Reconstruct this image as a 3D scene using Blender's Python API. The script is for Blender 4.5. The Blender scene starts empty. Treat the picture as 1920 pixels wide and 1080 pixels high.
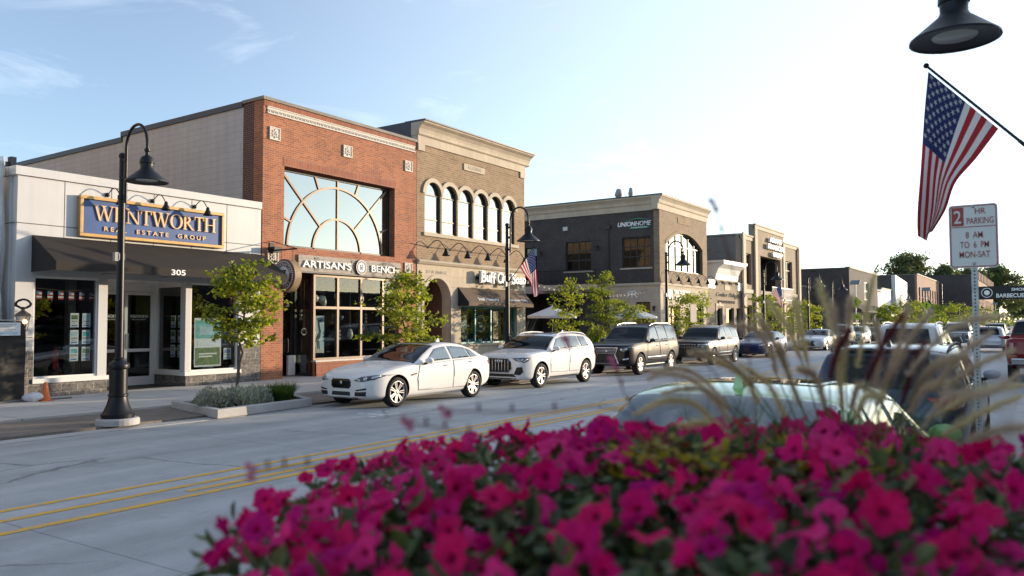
import bpy, bmesh, math, random
from mathutils import Vector, Matrix, geometry
from mathutils.bvhtree import BVHTree
rad = math.radians
sin, cos, PI = math.sin, math.cos, math.pi
scn = bpy.context.scene
COL = scn.collection

# ---------------------------------------------------------------- camera
cd = bpy.data.cameras.new("camera"); cam = bpy.data.objects.new("camera", cd); COL.objects.link(cam)
TH, PIT, ROLL, CAMH = rad(34.1), rad(2.553), rad(-0.17), 1.87
_f = Vector((cos(TH)*cos(PIT), sin(TH)*cos(PIT), sin(PIT)))
_r = Vector((sin(TH), -cos(TH), 0)); _u = _r.cross(_f)
_r2 = _r*cos(ROLL) + _u*sin(ROLL); _u2 = -_r*sin(ROLL) + _u*cos(ROLL)
m = Matrix((_r2, _u2, -_f)).transposed().to_4x4(); m.translation = (0, 0, CAMH)
cam.matrix_world = m
cd.sensor_width = 36; cd.lens = 27.75; cd.clip_start = 0.05; cd.clip_end = 6000
cd.dof.use_dof = True; cd.dof.focus_distance = 24; cd.dof.aperture_fstop = 2.5
scn.camera = cam

# ---------------------------------------------------------------- sky, sun, exposure
SUN_AZ, SUN_EL = rad(120), rad(6.0)          # azimuth clockwise from +Y
w = bpy.data.worlds.new("World"); scn.world = w; w.use_nodes = True
nt = w.node_tree; bg = nt.nodes["Background"]
sky = nt.nodes.new("ShaderNodeTexSky"); sky.sky_type = 'NISHITA'; sky.sun_disc = False
sky.sun_elevation = SUN_EL; sky.sun_rotation = SUN_AZ
sky.air_density = 0.85; sky.dust_density = 0.3; sky.ozone_density = 2.0
tc = nt.nodes.new("ShaderNodeTexCoord"); mp = nt.nodes.new("ShaderNodeMapping")
mp.inputs['Scale'].default_value = (1.3, 3.2, 9.0); mp.inputs['Rotation'].default_value = (0.25, 0.1, 0.5)
ns = nt.nodes.new("ShaderNodeTexNoise"); ns.inputs['Scale'].default_value = 1.6; ns.inputs['Detail'].default_value = 7
ns.inputs['Roughness'].default_value = 0.62; ns.inputs['Distortion'].default_value = 0.7
cr = nt.nodes.new("ShaderNodeValToRGB"); cr.color_ramp.elements[0].position = 0.56; cr.color_ramp.elements[0].color = (0.05, 0.05, 0.05, 1); cr.color_ramp.elements[1].position = 0.86
cr.color_ramp.elements[1].color = (0.30, 0.30, 0.30, 1)
mx = nt.nodes.new("ShaderNodeMix"); mx.data_type = 'RGBA'
mx.inputs[7].default_value = (6.0, 6.2, 6.6, 1)
L = nt.links
L.new(tc.outputs['Generated'], mp.inputs['Vector']); L.new(mp.outputs[0], ns.inputs['Vector'])
L.new(ns.outputs[0], cr.inputs[0]); L.new(cr.outputs[0], mx.inputs[0])
hs = nt.nodes.new('ShaderNodeHueSaturation'); hs.inputs['Saturation'].default_value = 0.92; hs.inputs['Hue'].default_value = 0.505
L.new(sky.outputs[0], hs.inputs['Color']); L.new(hs.outputs[0], mx.inputs[6])
# thin haze scattering light forward around the sun
dp = nt.nodes.new("ShaderNodeVectorMath"); dp.operation = 'DOT_PRODUCT'; dp.inputs[1].default_value = (sin(SUN_AZ)*cos(SUN_EL), cos(SUN_AZ)*cos(SUN_EL), sin(SUN_EL))
hz = nt.nodes.new("ShaderNodeMapRange"); hz.interpolation_type = 'SMOOTHSTEP'; hz.inputs[1].default_value = -0.02; hz.inputs[2].default_value = 1.0; hz.inputs[3].default_value = 0.0; hz.inputs[4].default_value = 0.33
mh = nt.nodes.new("ShaderNodeMix"); mh.data_type = 'RGBA'; mh.inputs[7].default_value = (5.6, 6.1, 6.3, 1)
L.new(tc.outputs['Generated'], dp.inputs[0]); L.new(dp.outputs['Value'], hz.inputs[0]); L.new(hz.outputs[0], mh.inputs[0]); L.new(mx.outputs[2], mh.inputs[6]); L.new(mh.outputs[2], bg.inputs['Color'])
bg.inputs['Strength'].default_value = 0.15
sd = bpy.data.lights.new("sun", 'SUN'); sun = bpy.data.objects.new("sun", sd); COL.objects.link(sun)
sd.energy = 2.7; sd.angle = rad(0.5); sd.color = (1.0, 0.80, 0.57)
to_sun = Vector((sin(SUN_AZ)*cos(SUN_EL), cos(SUN_AZ)*cos(SUN_EL), sin(SUN_EL)))
sun.rotation_euler = to_sun.to_track_quat('Z', 'Y').to_euler()
sun.location = (20, -30, 40)
vs = scn.view_settings; vs.view_transform = 'Standard'; vs.look = 'None'; vs.gamma = 1; vs.use_curve_mapping = False
vs.exposure = 1.32
scn.cycles.max_bounces = 8; scn.cycles.transparent_max_bounces = 12
scn.cycles.caustics_reflective = False; scn.cycles.caustics_refractive = False
scn.cycles.use_denoising = True
scn.cycles.sample_clamp_indirect = 6

# ---------------------------------------------------------------- materials
MAT = {}
def pmat(name, base, rough=0.6, metal=0.0, coat=0.0, spec=0.5, var=None, bump=None, emit=None, rvar=0, streak=0):
    """Principled material; var=(scale, amount) breaks up the colour, bump=(scale, strength)."""
    m = bpy.data.materials.new(name); m.use_nodes = True; MAT[name] = m
    n = m.node_tree.nodes; l = m.node_tree.links; b = n["Principled BSDF"]
    b.inputs['Base Color'].default_value = (*base, 1); b.inputs['Roughness'].default_value = rough
    b.inputs['Metallic'].default_value = metal; b.inputs['Coat Weight'].default_value = coat
    b.inputs['Coat Roughness'].default_value = 0.03
    b.inputs['Specular IOR Level'].default_value = spec
    if emit:
        b.inputs['Emission Color'].default_value = (*emit[:3], 1); b.inputs['Emission Strength'].default_value = emit[3]
    if var or bump:
        g = n.new("ShaderNodeNewGeometry")
    if var:
        t = n.new("ShaderNodeTexNoise"); t.inputs['Scale'].default_value = var[0]; t.inputs['Detail'].default_value = 6
        t.inputs['Roughness'].default_value = 0.65
        l.new(g.outputs['Position'], t.inputs['Vector'])
        r = n.new("ShaderNodeMapRange"); r.inputs[1].default_value = 0.3; r.inputs[2].default_value = 0.7
        r.inputs[3].default_value = 1-var[1]; r.inputs[4].default_value = 1+var[1]
        l.new(t.outputs[0], r.inputs[0])
        h = n.new("ShaderNodeHueSaturation"); h.inputs['Color'].default_value = (*base, 1)
        if streak: streaks(n, l, g, r, h, streak)
        else: l.new(r.outputs[0], h.inputs['Value'])
        l.new(h.outputs[0], b.inputs['Base Color'])
        if rvar:
            r2 = n.new("ShaderNodeMapRange"); r2.inputs[3].default_value = rough-rvar; r2.inputs[4].default_value = rough+rvar
            l.new(t.outputs[0], r2.inputs[0]); l.new(r2.outputs[0], b.inputs['Roughness'])
    if bump:
        t2 = n.new("ShaderNodeTexNoise"); t2.inputs['Scale'].default_value = bump[0]; t2.inputs['Detail'].default_value = 5
        l.new(g.outputs['Position'], t2.inputs['Vector'])
        bp = n.new("ShaderNodeBump"); bp.inputs['Strength'].default_value = bump[1]; bp.inputs['Distance'].default_value = 0.02
        l.new(t2.outputs[0], bp.inputs['Height']); l.new(bp.outputs[0], b.inputs['Normal'])
    return m
def streaks(n, l, g, r, h, amt):
    """rain streaks and dirt runs: noise drawn out down the wall, multiplied into the value"""
    mp = n.new("ShaderNodeMapping"); mp.inputs['Scale'].default_value = (2.6, 2.6, 0.16); l.new(g.outputs['Position'], mp.inputs[0])
    t = n.new("ShaderNodeTexNoise"); t.inputs['Scale'].default_value = 1.6; t.inputs['Detail'].default_value = 7; t.inputs['Roughness'].default_value = .68; l.new(mp.outputs[0], t.inputs['Vector'])
    k = n.new("ShaderNodeMapRange"); k.inputs[1].default_value = .38; k.inputs[2].default_value = .62; k.inputs[3].default_value = 1-amt; k.inputs[4].default_value = 1+amt*.25; l.new(t.outputs[0], k.inputs[0])
    m_ = n.new("ShaderNodeMath"); m_.operation = 'MULTIPLY'; l.new(r.outputs[0], m_.inputs[0]); l.new(k.outputs[0], m_.inputs[1]); l.new(m_.outputs[0], h.inputs['Value'])
def brick(name, c1, c2, mortar, bw=0.203, bh=0.0677, ms=0.009, bump=0.5, rough=0.85, flat=False, offset=0.5, big=0.15, bias=0.0, vert=False, nsc=1.1):
    """Courses of brick, block or paving; flat=True lays them on the ground plane, vert=True stands them as soldiers."""
    m = bpy.data.materials.new(name); m.use_nodes = True; MAT[name] = m
    n = m.node_tree.nodes; l = m.node_tree.links; b = n["Principled BSDF"]; b.inputs['Roughness'].default_value = rough
    g = n.new("ShaderNodeNewGeometry"); s = n.new("ShaderNodeSeparateXYZ"); c = n.new("ShaderNodeCombineXYZ")
    l.new(g.outputs['Position'], s.inputs[0])
    if flat:
        l.new(s.outputs[0], c.inputs[0]); l.new(s.outputs[1], c.inputs[1])
    else:
        a = n.new("ShaderNodeMath"); l.new(s.outputs[0], a.inputs[0]); l.new(s.outputs[1], a.inputs[1])
        l.new(a.outputs[0], c.inputs[1 if vert else 0]); l.new(s.outputs[2], c.inputs[0 if vert else 1])
    t = n.new("ShaderNodeTexBrick"); l.new(c.outputs[0], t.inputs['Vector'])
    t.offset = offset
    for k, v in (('Scale', 1), ('Mortar Size', ms), ('Mortar Smooth', 0.2), ('Bias', bias), ('Brick Width', bw), ('Row Height', bh)):
        t.inputs[k].default_value = v
    t.inputs['Color1'].default_value = (*c1, 1); t.inputs['Color2'].default_value = (*c2, 1); t.inputs['Mortar'].default_value = (*mortar, 1)
    ns = n.new("ShaderNodeTexNoise"); ns.inputs['Scale'].default_value = nsc; ns.inputs['Detail'].default_value = 8; ns.inputs['Roughness'].default_value = 0.7
    l.new(g.outputs['Position'], ns.inputs['Vector'])
    r = n.new("ShaderNodeMapRange"); r.inputs[1].default_value = 0.3; r.inputs[2].default_value = 0.7
    r.inputs[3].default_value = 1-big; r.inputs[4].default_value = 1+big; l.new(ns.outputs[0], r.inputs[0])
    h = n.new("ShaderNodeHueSaturation"); l.new(t.outputs[0], h.inputs['Color'])
    if flat: l.new(r.outputs[0], h.inputs['Value'])
    else: streaks(n, l, g, r, h, .08)
    l.new(h.outputs[0], b.inputs['Base Color'])
    n2 = n.new("ShaderNodeTexNoise"); n2.inputs['Scale'].default_value = 35; n2.inputs['Detail'].default_value = 4
    l.new(g.outputs['Position'], n2.inputs['Vector'])
    ad = n.new("ShaderNodeMath"); ad.operation = 'MULTIPLY_ADD'; ad.inputs[1].default_value = -1.0
    l.new(t.outputs['Fac'], ad.inputs[0]); l.new(n2.outputs[0], ad.inputs[2])
    bp = n.new("ShaderNodeBump"); bp.inputs['Strength'].default_value = bump; bp.inputs['Distance'].default_value = 0.012
    l.new(ad.outputs[0], bp.inputs['Height']); l.new(bp.outputs[0], b.inputs['Normal'])
    return m
def pane(name, tint=(0.75, 0.8, 0.8), refl=0.0, rcol=(1, 1, 1)):
    """Window glass: clear film seen through, mirror by Fresnel plus a coating."""
    m = bpy.data.materials.new(name); m.use_nodes = True; MAT[name] = m
    n = m.node_tree.nodes; l = m.node_tree.links; n.remove(n["Principled BSDF"]); o = n["Material Output"]
    t = n.new("ShaderNodeBsdfTransparent"); t.inputs[0].default_value = (*tint, 1)
    g = n.new("ShaderNodeBsdfGlossy"); g.inputs['Roughness'].default_value = 0.0; g.inputs[0].default_value = (*rcol, 1)
    f = n.new("ShaderNodeLayerWeight"); pw = n.new("ShaderNodeMath"); pw.operation = 'POWER'; pw.inputs[1].default_value = 4.5; l.new(f.outputs['Facing'], pw.inputs[0])
    a = n.new("ShaderNodeMapRange"); a.inputs[3].default_value = refl; l.new(pw.outputs[0], a.inputs[0])
    x = n.new("ShaderNodeMixShader"); l.new(a.outputs[0], x.inputs[0]); l.new(t.outputs[0], x.inputs[1]); l.new(g.outputs[0], x.inputs[2])
    # slight waviness of the sheet
    ge = n.new("ShaderNodeNewGeometry"); ns = n.new("ShaderNodeTexNoise"); ns.inputs['Scale'].default_value = 0.9
    bp = n.new("ShaderNodeBump"); bp.inputs['Strength'].default_value = 0.03; bp.inputs['Distance'].default_value = 0.02
    l.new(ge.outputs['Position'], ns.inputs['Vector']); l.new(ns.outputs[0], bp.inputs['Height']); l.new(bp.outputs[0], g.inputs['Normal'])
    l.new(x.outputs[0], o.inputs[0])
    return m

# ---------------------------------------------------------------- mesh builder
_TXT = {}
def text_geo(s, bold=0.0, shear=0.0, spacing=1.0):
    k = (s, bold, shear, spacing)
    if k not in _TXT:
        c = bpy.data.curves.new("t", 'FONT'); c.body = s; c.size = 1; c.extrude = 0.5; c.offset = bold
        c.shear = shear; c.space_character = spacing; c.resolution_u = 4; c.fill_mode = 'BOTH'
        o = bpy.data.objects.new("t", c); me = o.to_mesh()
        vs_ = [tuple(v.co) for v in me.vertices]; fs_ = [tuple(p.vertices) for p in me.polygons]
        o.to_mesh_clear(); bpy.data.objects.remove(o); bpy.data.curves.remove(c)
        x0 = min(v[0] for v in vs_); x1 = max(v[0] for v in vs_); y0 = min(v[1] for v in vs_); y1 = max(v[1] for v in vs_)
        _TXT[k] = (vs_, fs_, x0, x1, y0, y1)
    return _TXT[k]
class MB:
    def __init__(s): s.v = []; s.f = []; s.m = []; s.sm = []
    def add(s, vs, fs, m=0, smooth=False):
        o = len(s.v); s.v += [tuple(v) for v in vs]
        for f in fs: s.f.append(tuple(i+o for i in f)); s.m.append(m); s.sm.append(smooth)
        return s
    def box(s, x0, x1, y0, y1, z0, z1, m=0):
        return s.add([(x0,y0,z0),(x1,y0,z0),(x1,y1,z0),(x0,y1,z0),(x0,y0,z1),(x1,y0,z1),(x1,y1,z1),(x0,y1,z1)],
              [(0,3,2,1),(4,5,6,7),(0,1,5,4),(1,2,6,5),(2,3,7,6),(3,0,4,7)], m)
    def obox(s, c, ax, ay, az, m=0):
        """oriented box: centre and three half-axis vectors"""
        c, ax, ay, az = map(Vector, (c, ax, ay, az))
        vs = [c+ax*i+ay*j+az*k for k in (-1,1) for i, j in ((-1,-1),(1,-1),(1,1),(-1,1))]
        return s.add(vs, [(0,3,2,1),(4,5,6,7),(0,1,5,4),(1,2,6,5),(2,3,7,6),(3,0,4,7)], m)
    def prism(s, pts, a, b, axis='y', m=0):
        """polygon in the plane across axis, extruded from a to b.  y:(x,z)  x:(y,z)  z:(x,y)"""
        P = {'y': lambda p, t: (p[0], t, p[1]), 'x': lambda p, t: (t, p[0], p[1]), 'z': lambda p, t: (p[0], p[1], t)}[axis]
        n = len(pts); vs = [P(p, a) for p in pts] + [P(p, b) for p in pts]
        return s.add(vs, [tuple(range(n)), tuple(range(2*n-1, n-1, -1))] + [(i, i+n, (i+1) % n+n, (i+1) % n) for i in range(n)], m)
    def tube(s, path, r, n=8, m=0, cap=True):
        path = [Vector(p) for p in path]; rs = r if isinstance(r, (list, tuple)) else [r]*len(path)
        vs = []; up = Vector((0, 0, 1)); N = None
        for i, p in enumerate(path):
            d = (path[min(i+1, len(path)-1)]-path[max(i-1, 0)])
            if d.length < 1e-9: d = Vector((0, 0, 1))
            d.normalize()
            if N is None: N = d.orthogonal().normalized()
            else:
                N = N-d*N.dot(d)
                N = N.normalized() if N.length > 1e-6 else d.orthogonal().normalized()
            B = d.cross(N)
            vs += [p+(N*cos(2*PI*k/n)+B*sin(2*PI*k/n))*rs[i] for k in range(n)]
        fs = [(i*n+k, i*n+(k+1) % n, (i+1)*n+(k+1) % n, (i+1)*n+k) for i in range(len(path)-1) for k in range(n)]
        s.add(vs, fs, m, True)
        if cap:
            e = (len(path)-1)*n
            s.add(vs[:n], [tuple(range(n-1, -1, -1))], m); s.add(vs[e:], [tuple(range(n))], m)
        return s
    def lathe(s, prof, c=(0, 0, 0), ax='z', n=20, m=0, smooth=True, tilt=None):
        """prof: (radius, height) list"""
        vs = []
        for r, h in prof:
            for k in range(n):
                a = 2*PI*k/n; p = Vector((r*cos(a), r*sin(a), h))
                if ax == 'y': p = Vector((p.x, p.z, p.y))
                if ax == 'x': p = Vector((p.z, p.x, p.y))
                if tilt: p = tilt @ p
                vs.append(p+Vector(c))
        k_ = len(prof)
        return s.add(vs, [(i*n+k, i*n+(k+1) % n, (i+1)*n+(k+1) % n, (i+1)*n+k) for i in range(k_-1) for k in range(n)], m, smooth)
    def ball(s, c, rx, ry=None, rz=None, n=12, m=0):
        ry = ry or rx; rz = rz or rx; k = max(4, n//2)
        pr = [(max(1e-4, sin(PI*i/k)), -cos(PI*i/k)) for i in range(k+1)]
        vs = [(c[0]+r*cos(2*PI*j/n)*rx, c[1]+r*sin(2*PI*j/n)*ry, c[2]+h*rz) for r, h in pr for j in range(n)]
        return s.add(vs, [(i*n+j, i*n+(j+1) % n, (i+1)*n+(j+1) % n, (i+1)*n+j) for i in range(k) for j in range(n)], m, True)
    def text(s, t, c, R, U, w=None, h=None, depth=0.01, m=0, bold=0.0, shear=0.0, spacing=1.0):
        """text fitted in a w x h box centred on c (either may be None), facing R x U"""
        vs_, fs_, x0, x1, y0, y1 = text_geo(t, bold, shear, spacing)
        R = Vector(R).normalized(); U = Vector(U).normalized(); Nn = R.cross(U); c = Vector(c)
        sy = h/(y1-y0) if h else w/(x1-x0); sx = w/(x1-x0) if w else sy
        return s.add([c+R*((v[0]-(x0+x1)/2)*sx)+U*((v[1]-(y0+y1)/2)*sy)+Nn*(v[2]*depth) for v in vs_], fs_, m)
    def mesh(s, name, mats):
        me = bpy.data.meshes.new(name); me.from_pydata(s.v, [], s.f)
        for mm in (mats if isinstance(mats, (list, tuple)) else [mats]): me.materials.append(MAT[mm] if isinstance(mm, str) else mm)
        me.polygons.foreach_set('material_index', s.m); me.polygons.foreach_set('use_smooth', s.sm)
        me.update(); return me
    def build(s, name, mats, parent=None, loc=None, rot=None, bevel=0, sharp=None):
        me = s.mesh(name, mats)
        if sharp: me.set_sharp_from_angle(angle=rad(sharp))
        o = bpy.data.objects.new(name, me); COL.objects.link(o)
        if parent: o.parent = parent
        if loc: o.location = loc
        if rot: o.rotation_euler = rot
        if bevel:
            b = o.modifiers.new("bevel", 'BEVEL'); b.width = bevel; b.segments = 2; b.limit_method = 'ANGLE'
        return o
def tag(o, label=None, cat=None, group=None, kind=None):
    for k, v in (('label', label), ('category', cat), ('group', group), ('kind', kind)):
        if v: o[k] = v
    return o
def thing(name, label, cat, loc=(0, 0, 0), rz=0.0, group=None):
    o = bpy.data.objects.new(name, None); COL.objects.link(o); o.location = loc; o.rotation_euler = (0, 0, rz)
    o.empty_display_size = 0.2
    return tag(o, label, cat, group)
def ground(name, mb, mat_): return tag(mb.build(name, mat_), kind='structure')
def dup(root, loc, rz=None, label=None, group=None):
    def cp(o, par):
        c = o.copy(); COL.objects.link(c)
        if par: c.parent = par
        for ch in kids.get(o, ()): cp(ch, c)
        return c
    kids = {}
    for o in root.children_recursive: kids.setdefault(o.parent, []).append(o)
    r = cp(root, None); r.location = loc
    if rz is not None: r.rotation_euler = (0, 0, rz)
    if label: r['label'] = label
    if group: r['group'] = group
    return r
def arc(cx, cz, r, a0, a1, n=16, rz=None):
    return [(cx+r*cos(rad(a0+(a1-a0)*i/n)), cz+(rz or r)*sin(rad(a0+(a1-a0)*i/n))) for i in range(n+1)]
def wall_x(mb, x0, x1, z0, z1, y, th, holes, m=0):
    """wall in the XZ plane with its front at y and rectangular holes (hx0,hx1,hz0,hz1)"""
    xs = sorted({x0, x1, *[h[0] for h in holes], *[h[1] for h in holes]}); xs = [x for x in xs if x0 <= x <= x1]
    for a, b in zip(xs, xs[1:]):
        hs = sorted((h[2], h[3]) for h in holes if h[0] <= a+1e-6 and h[1] >= b-1e-6)
        z = z0
        for ha, hb in hs:
            if ha > z+1e-6: mb.box(a, b, y, y+th, z, ha, m)
            z = max(z, hb)
        if z < z1-1e-6: mb.box(a, b, y, y+th, z, z1, m)
def wall_y(mb, y0, y1, z0, z1, x, th, holes, m=0):
    ys = sorted({y0, y1, *[h[0] for h in holes], *[h[1] for h in holes]})
    for a, b in zip(ys, ys[1:]):
        hs = sorted((h[2], h[3]) for h in holes if h[0] <= a+1e-6 and h[1] >= b-1e-6)
        z = z0
        for ha, hb in hs:
            if ha > z+1e-6: mb.box(x, x+th, a, b, z, ha, m)
            z = max(z, hb)
        if z < z1-1e-6: mb.box(x, x+th, a, b, z, z1, m)
def spandrel(mb, x0, x1, zs, zt, y, th, rise, m=0, n=16):
    """fills between an arch springing at zs and the flat top zt"""
    cx = (x0+x1)/2; a = (x1-x0)/2
    if rise >= a*0.999: pts = [(cx+a*cos(PI*i/n), zs+rise*sin(PI*i/n)) for i in range(n+1)]
    else:
        R = (a*a+rise*rise)/(2*rise); h = math.asin(a/R); pts = [(cx+R*sin(h-2*h*i/n), zs+rise-R+R*cos(h-2*h*i/n)) for i in range(n+1)]
    for i in range(n):      # slices keep every face convex
        p, q = pts[i], pts[i+1]
        mb.prism([p, (p[0], zt), (q[0], zt), q], y, y+th, 'y', m)
    return pts
def frame_x(mb, x0, x1, z0, z1, y, w=0.06, d=0.08, vs=(), hs=(), m=0):
    """rectangular frame with mullions at vs (x) and rails at hs (z), front at y"""
    mb.box(x0, x0+w, y, y+d, z0, z1, m); mb.box(x1-w, x1, y, y+d, z0, z1, m)
    mb.box(x0+w, x1-w, y, y+d, z1-w, z1, m); mb.box(x0+w, x1-w, y, y+d, z0, z0+w, m)
    for x in vs: mb.box(x-w/2, x+w/2, y+0.004, y+d, z0+w, z1-w, m)
    for z in hs: mb.box(x0+w, x1-w, y+0.008, y+d-0.004, z-w/2, z+w/2, m)
def frame_y(mb, y0, y1, z0, z1, x, w=0.06, d=0.08, vs=(), hs=(), m=0):
    mb.box(x, x+d, y0, y0+w, z0, z1, m); mb.box(x, x+d, y1-w, y1, z0, z1, m)
    mb.box(x, x+d, y0+w, y1-w, z1-w, z1, m); mb.box(x, x+d, y0+w, y1-w, z0, z0+w, m)
    for y in vs: mb.box(x+0.004, x+d, y-w/2, y+w/2, z0+w, z1-w, m)
    for z in hs: mb.box(x+0.008, x+d-0.004, y0+w, y1-w, z-w/2, z+w/2, m)
def sheet(name, mat_, parent, x0, x1, z0, z1, y):
    return MB().box(x0, x1, y, y+0.012, z0, z1).build(name, mat_, parent)
def part(mb, name, mats, parent, **k): return mb.build(name, mats, parent, **k)
# ---------------------------------------------------------------- palette
pmat('white_panel', (0.56, 0.555, 0.55), 0.45, var=(0.8, 0.05), streak=.06)
pmat('joint', (0.05, 0.05, 0.05), 0.8)
pmat('black_metal', (0.008, 0.009, 0.012), 0.38, spec=0.3, var=(4, 0.2))
pmat('dark_frame', (0.025, 0.022, 0.02), 0.45)
pmat('bronze_frame', (0.16, 0.12, 0.09), 0.4, metal=0.4)
pmat('white_trim', (0.75, 0.73, 0.70), 0.5)
pmat('awning_brown', (0.020, 0.015, 0.012), 0.85, var=(2.5, 0.25), bump=(120, 0.2))
pmat('awning_side', (0.015, 0.015, 0.018), 0.9)
pmat('awning_tan', (0.12, 0.082, 0.055), 0.85, var=(2.5, 0.2), bump=(120, 0.2))
pmat('gold', (0.50, 0.30, 0.10), 0.45, metal=0.2, var=(6, 0.15))
pmat('letter_gold', (0.72, 0.47, 0.24), 0.4, metal=0.1)
pmat('sign_blue', (0.032, 0.085, 0.25), 0.45, var=(3, 0.08))
pmat('white_paint', (0.8, 0.8, 0.78), 0.5)
pmat('limestone', (0.50, 0.42, 0.32), 0.8, var=(1.2, 0.12), bump=(18, 0.15), streak=.08)
pmat('cast_stone', (0.62, 0.57, 0.50), 0.8, var=(5, 0.1), bump=(25, 0.2))
pmat('coping', (0.20, 0.18, 0.155), 0.7, var=(2, 0.2))
pmat('dark_metal_cap', (0.05, 0.055, 0.07), 0.5, metal=0.3)
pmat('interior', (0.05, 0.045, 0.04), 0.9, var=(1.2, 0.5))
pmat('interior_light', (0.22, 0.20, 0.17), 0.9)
pmat('roof', (0.09, 0.09, 0.09), 0.9)
pmat('wood_board', (0.34, 0.29, 0.25), 0.7, var=(3, 0.25), bump=(30, 0.3))
pmat('steel', (0.30, 0.30, 0.30), 0.55, metal=0.3)
pmat('teal', (0.02, 0.25, 0.24), 0.45)
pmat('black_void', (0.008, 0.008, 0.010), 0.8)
pmat('wood_tan', (0.30, 0.20, 0.11), 0.6, var=(6, .3)); pmat('maroon', (0.16, 0.055, 0.04), 0.6)
pmat('umbrella_cloth', (0.62, 0.63, 0.66), 0.85, bump=(60, 0.1))
pmat('red_paint', (0.42, 0.02, 0.02), 0.5)
pmat('orange_plastic', (0.75, 0.16, 0.02), 0.5)
pmat('poster_blue', (0.10, 0.20, 0.42), 0.5); pmat('poster_teal', (0.10, 0.42, 0.42), 0.5, var=(6, 0.4)); pmat('poster_green', (0.10, 0.18, 0.05), 0.5, var=(9, 0.7))
pmat('poster_white', (0.7, 0.72, 0.74), 0.5); pmat('poster_sky', (0.40, 0.55, 0.62), 0.6, var=(3, 0.2)); pmat('poster_orange', (0.45, 0.22, 0.10), 0.5, var=(7, 0.5))
pmat('heron_dark', (0.04, 0.06, 0.075), 0.7); pmat('olive_poster', (0.16, 0.17, 0.06), 0.6, var=(8, 0.4))
pmat('ceramic', (0.60, 0.56, 0.48), 0.3); pmat('ceramic_blue', (0.08, 0.10, 0.18), 0.3); pmat('rope', (0.25, 0.19, 0.12), 0.9)
pmat('concrete', (0.42, 0.41, 0.40), 0.85, var=(1.5, 0.18), bump=(40, 0.15))
pmat('soil', (0.05, 0.035, 0.025), 0.95, bump=(40, 0.6))
pmat('green_sign', (0.02, 0.22, 0.12), 0.45)
pmat('lamp_glass', (0.55, 0.55, 0.52), 0.25)
pmat('glow', (0.9, 0.6, 0.3), 0.5, emit=(1.0, 0.50, 0.18, 3.0))
pmat('bulb', (0.9, 0.8, 0.6), 0.4)
brick('red_brick', (0.41, 0.130, 0.050), (0.23, 0.065, 0.032), (0.36, 0.25, 0.18), big=0.18, bias=-0.2)
brick('red_soldier', (0.36, 0.105, 0.042), (0.26, 0.066, 0.032), (0.30, 0.21, 0.165), big=0.15, vert=True, bw=0.22, offset=0)
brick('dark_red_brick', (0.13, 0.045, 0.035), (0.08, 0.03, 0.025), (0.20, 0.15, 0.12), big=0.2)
brick('tan_brick', (0.31, 0.205, 0.115), (0.22, 0.14, 0.078), (0.40, 0.32, 0.23), bw=0.235, bh=0.085, big=0.14)
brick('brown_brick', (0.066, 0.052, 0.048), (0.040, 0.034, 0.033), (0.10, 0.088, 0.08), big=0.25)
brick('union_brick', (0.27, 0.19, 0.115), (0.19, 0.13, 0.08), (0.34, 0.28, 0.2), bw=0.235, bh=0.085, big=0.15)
brick('cmu_white', (0.49, 0.47, 0.48), (0.47, 0.45, 0.46), (0.34, 0.325, 0.33), bw=0.8, bh=0.203, ms=0.007, bump=0.25, big=0.07)
brick('cmu_grey', (0.20, 0.18, 0.16), (0.17, 0.155, 0.14), (0.13, 0.12, 0.11), bw=0.4, bh=0.2, ms=0.01, bump=0.25, big=0.1)
brick('rock_block', (0.20, 0.18, 0.16), (0.12, 0.11, 0.10), (0.27, 0.25, 0.22), bw=0.4, bh=0.2, ms=0.014, bump=1.0, big=0.75, nsc=16)
brick('limestone_block', (0.54, 0.445, 0.325), (0.49, 0.405, 0.30), (0.33, 0.28, 0.22), bw=0.9, bh=0.42, ms=0.006, bump=0.2, big=0.12)
brick('grey_brick', (0.33, 0.25, 0.17), (0.25, 0.185, 0.125), (0.38, 0.31, 0.23), big=0.15)
brick('far_brick', (0.30, 0.17, 0.11), (0.24, 0.13, 0.085), (0.33, 0.25, 0.2), big=0.15)
brick('sidewalk', (0.52, 0.49, 0.46), (0.48, 0.455, 0.43), (0.20, 0.19, 0.18), bw=1.8, bh=1.5, ms=0.012, bump=0.1, flat=True, offset=0, big=0.12)
brick('pavers', (0.21, 0.18, 0.155), (0.165, 0.14, 0.12), (0.12, 0.105, 0.09), bw=0.2, bh=0.1, ms=0.006, bump=0.4, flat=True, big=0.15)
pane('shop_glass', (0.82, 0.86, 0.86), 0.07)
pane('upper_glass', (0.08, 0.10, 0.10), 0.40, (0.90, 0.96, 0.93))
pane('dark_glass', (0.12, 0.13, 0.14), 0.08)

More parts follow.
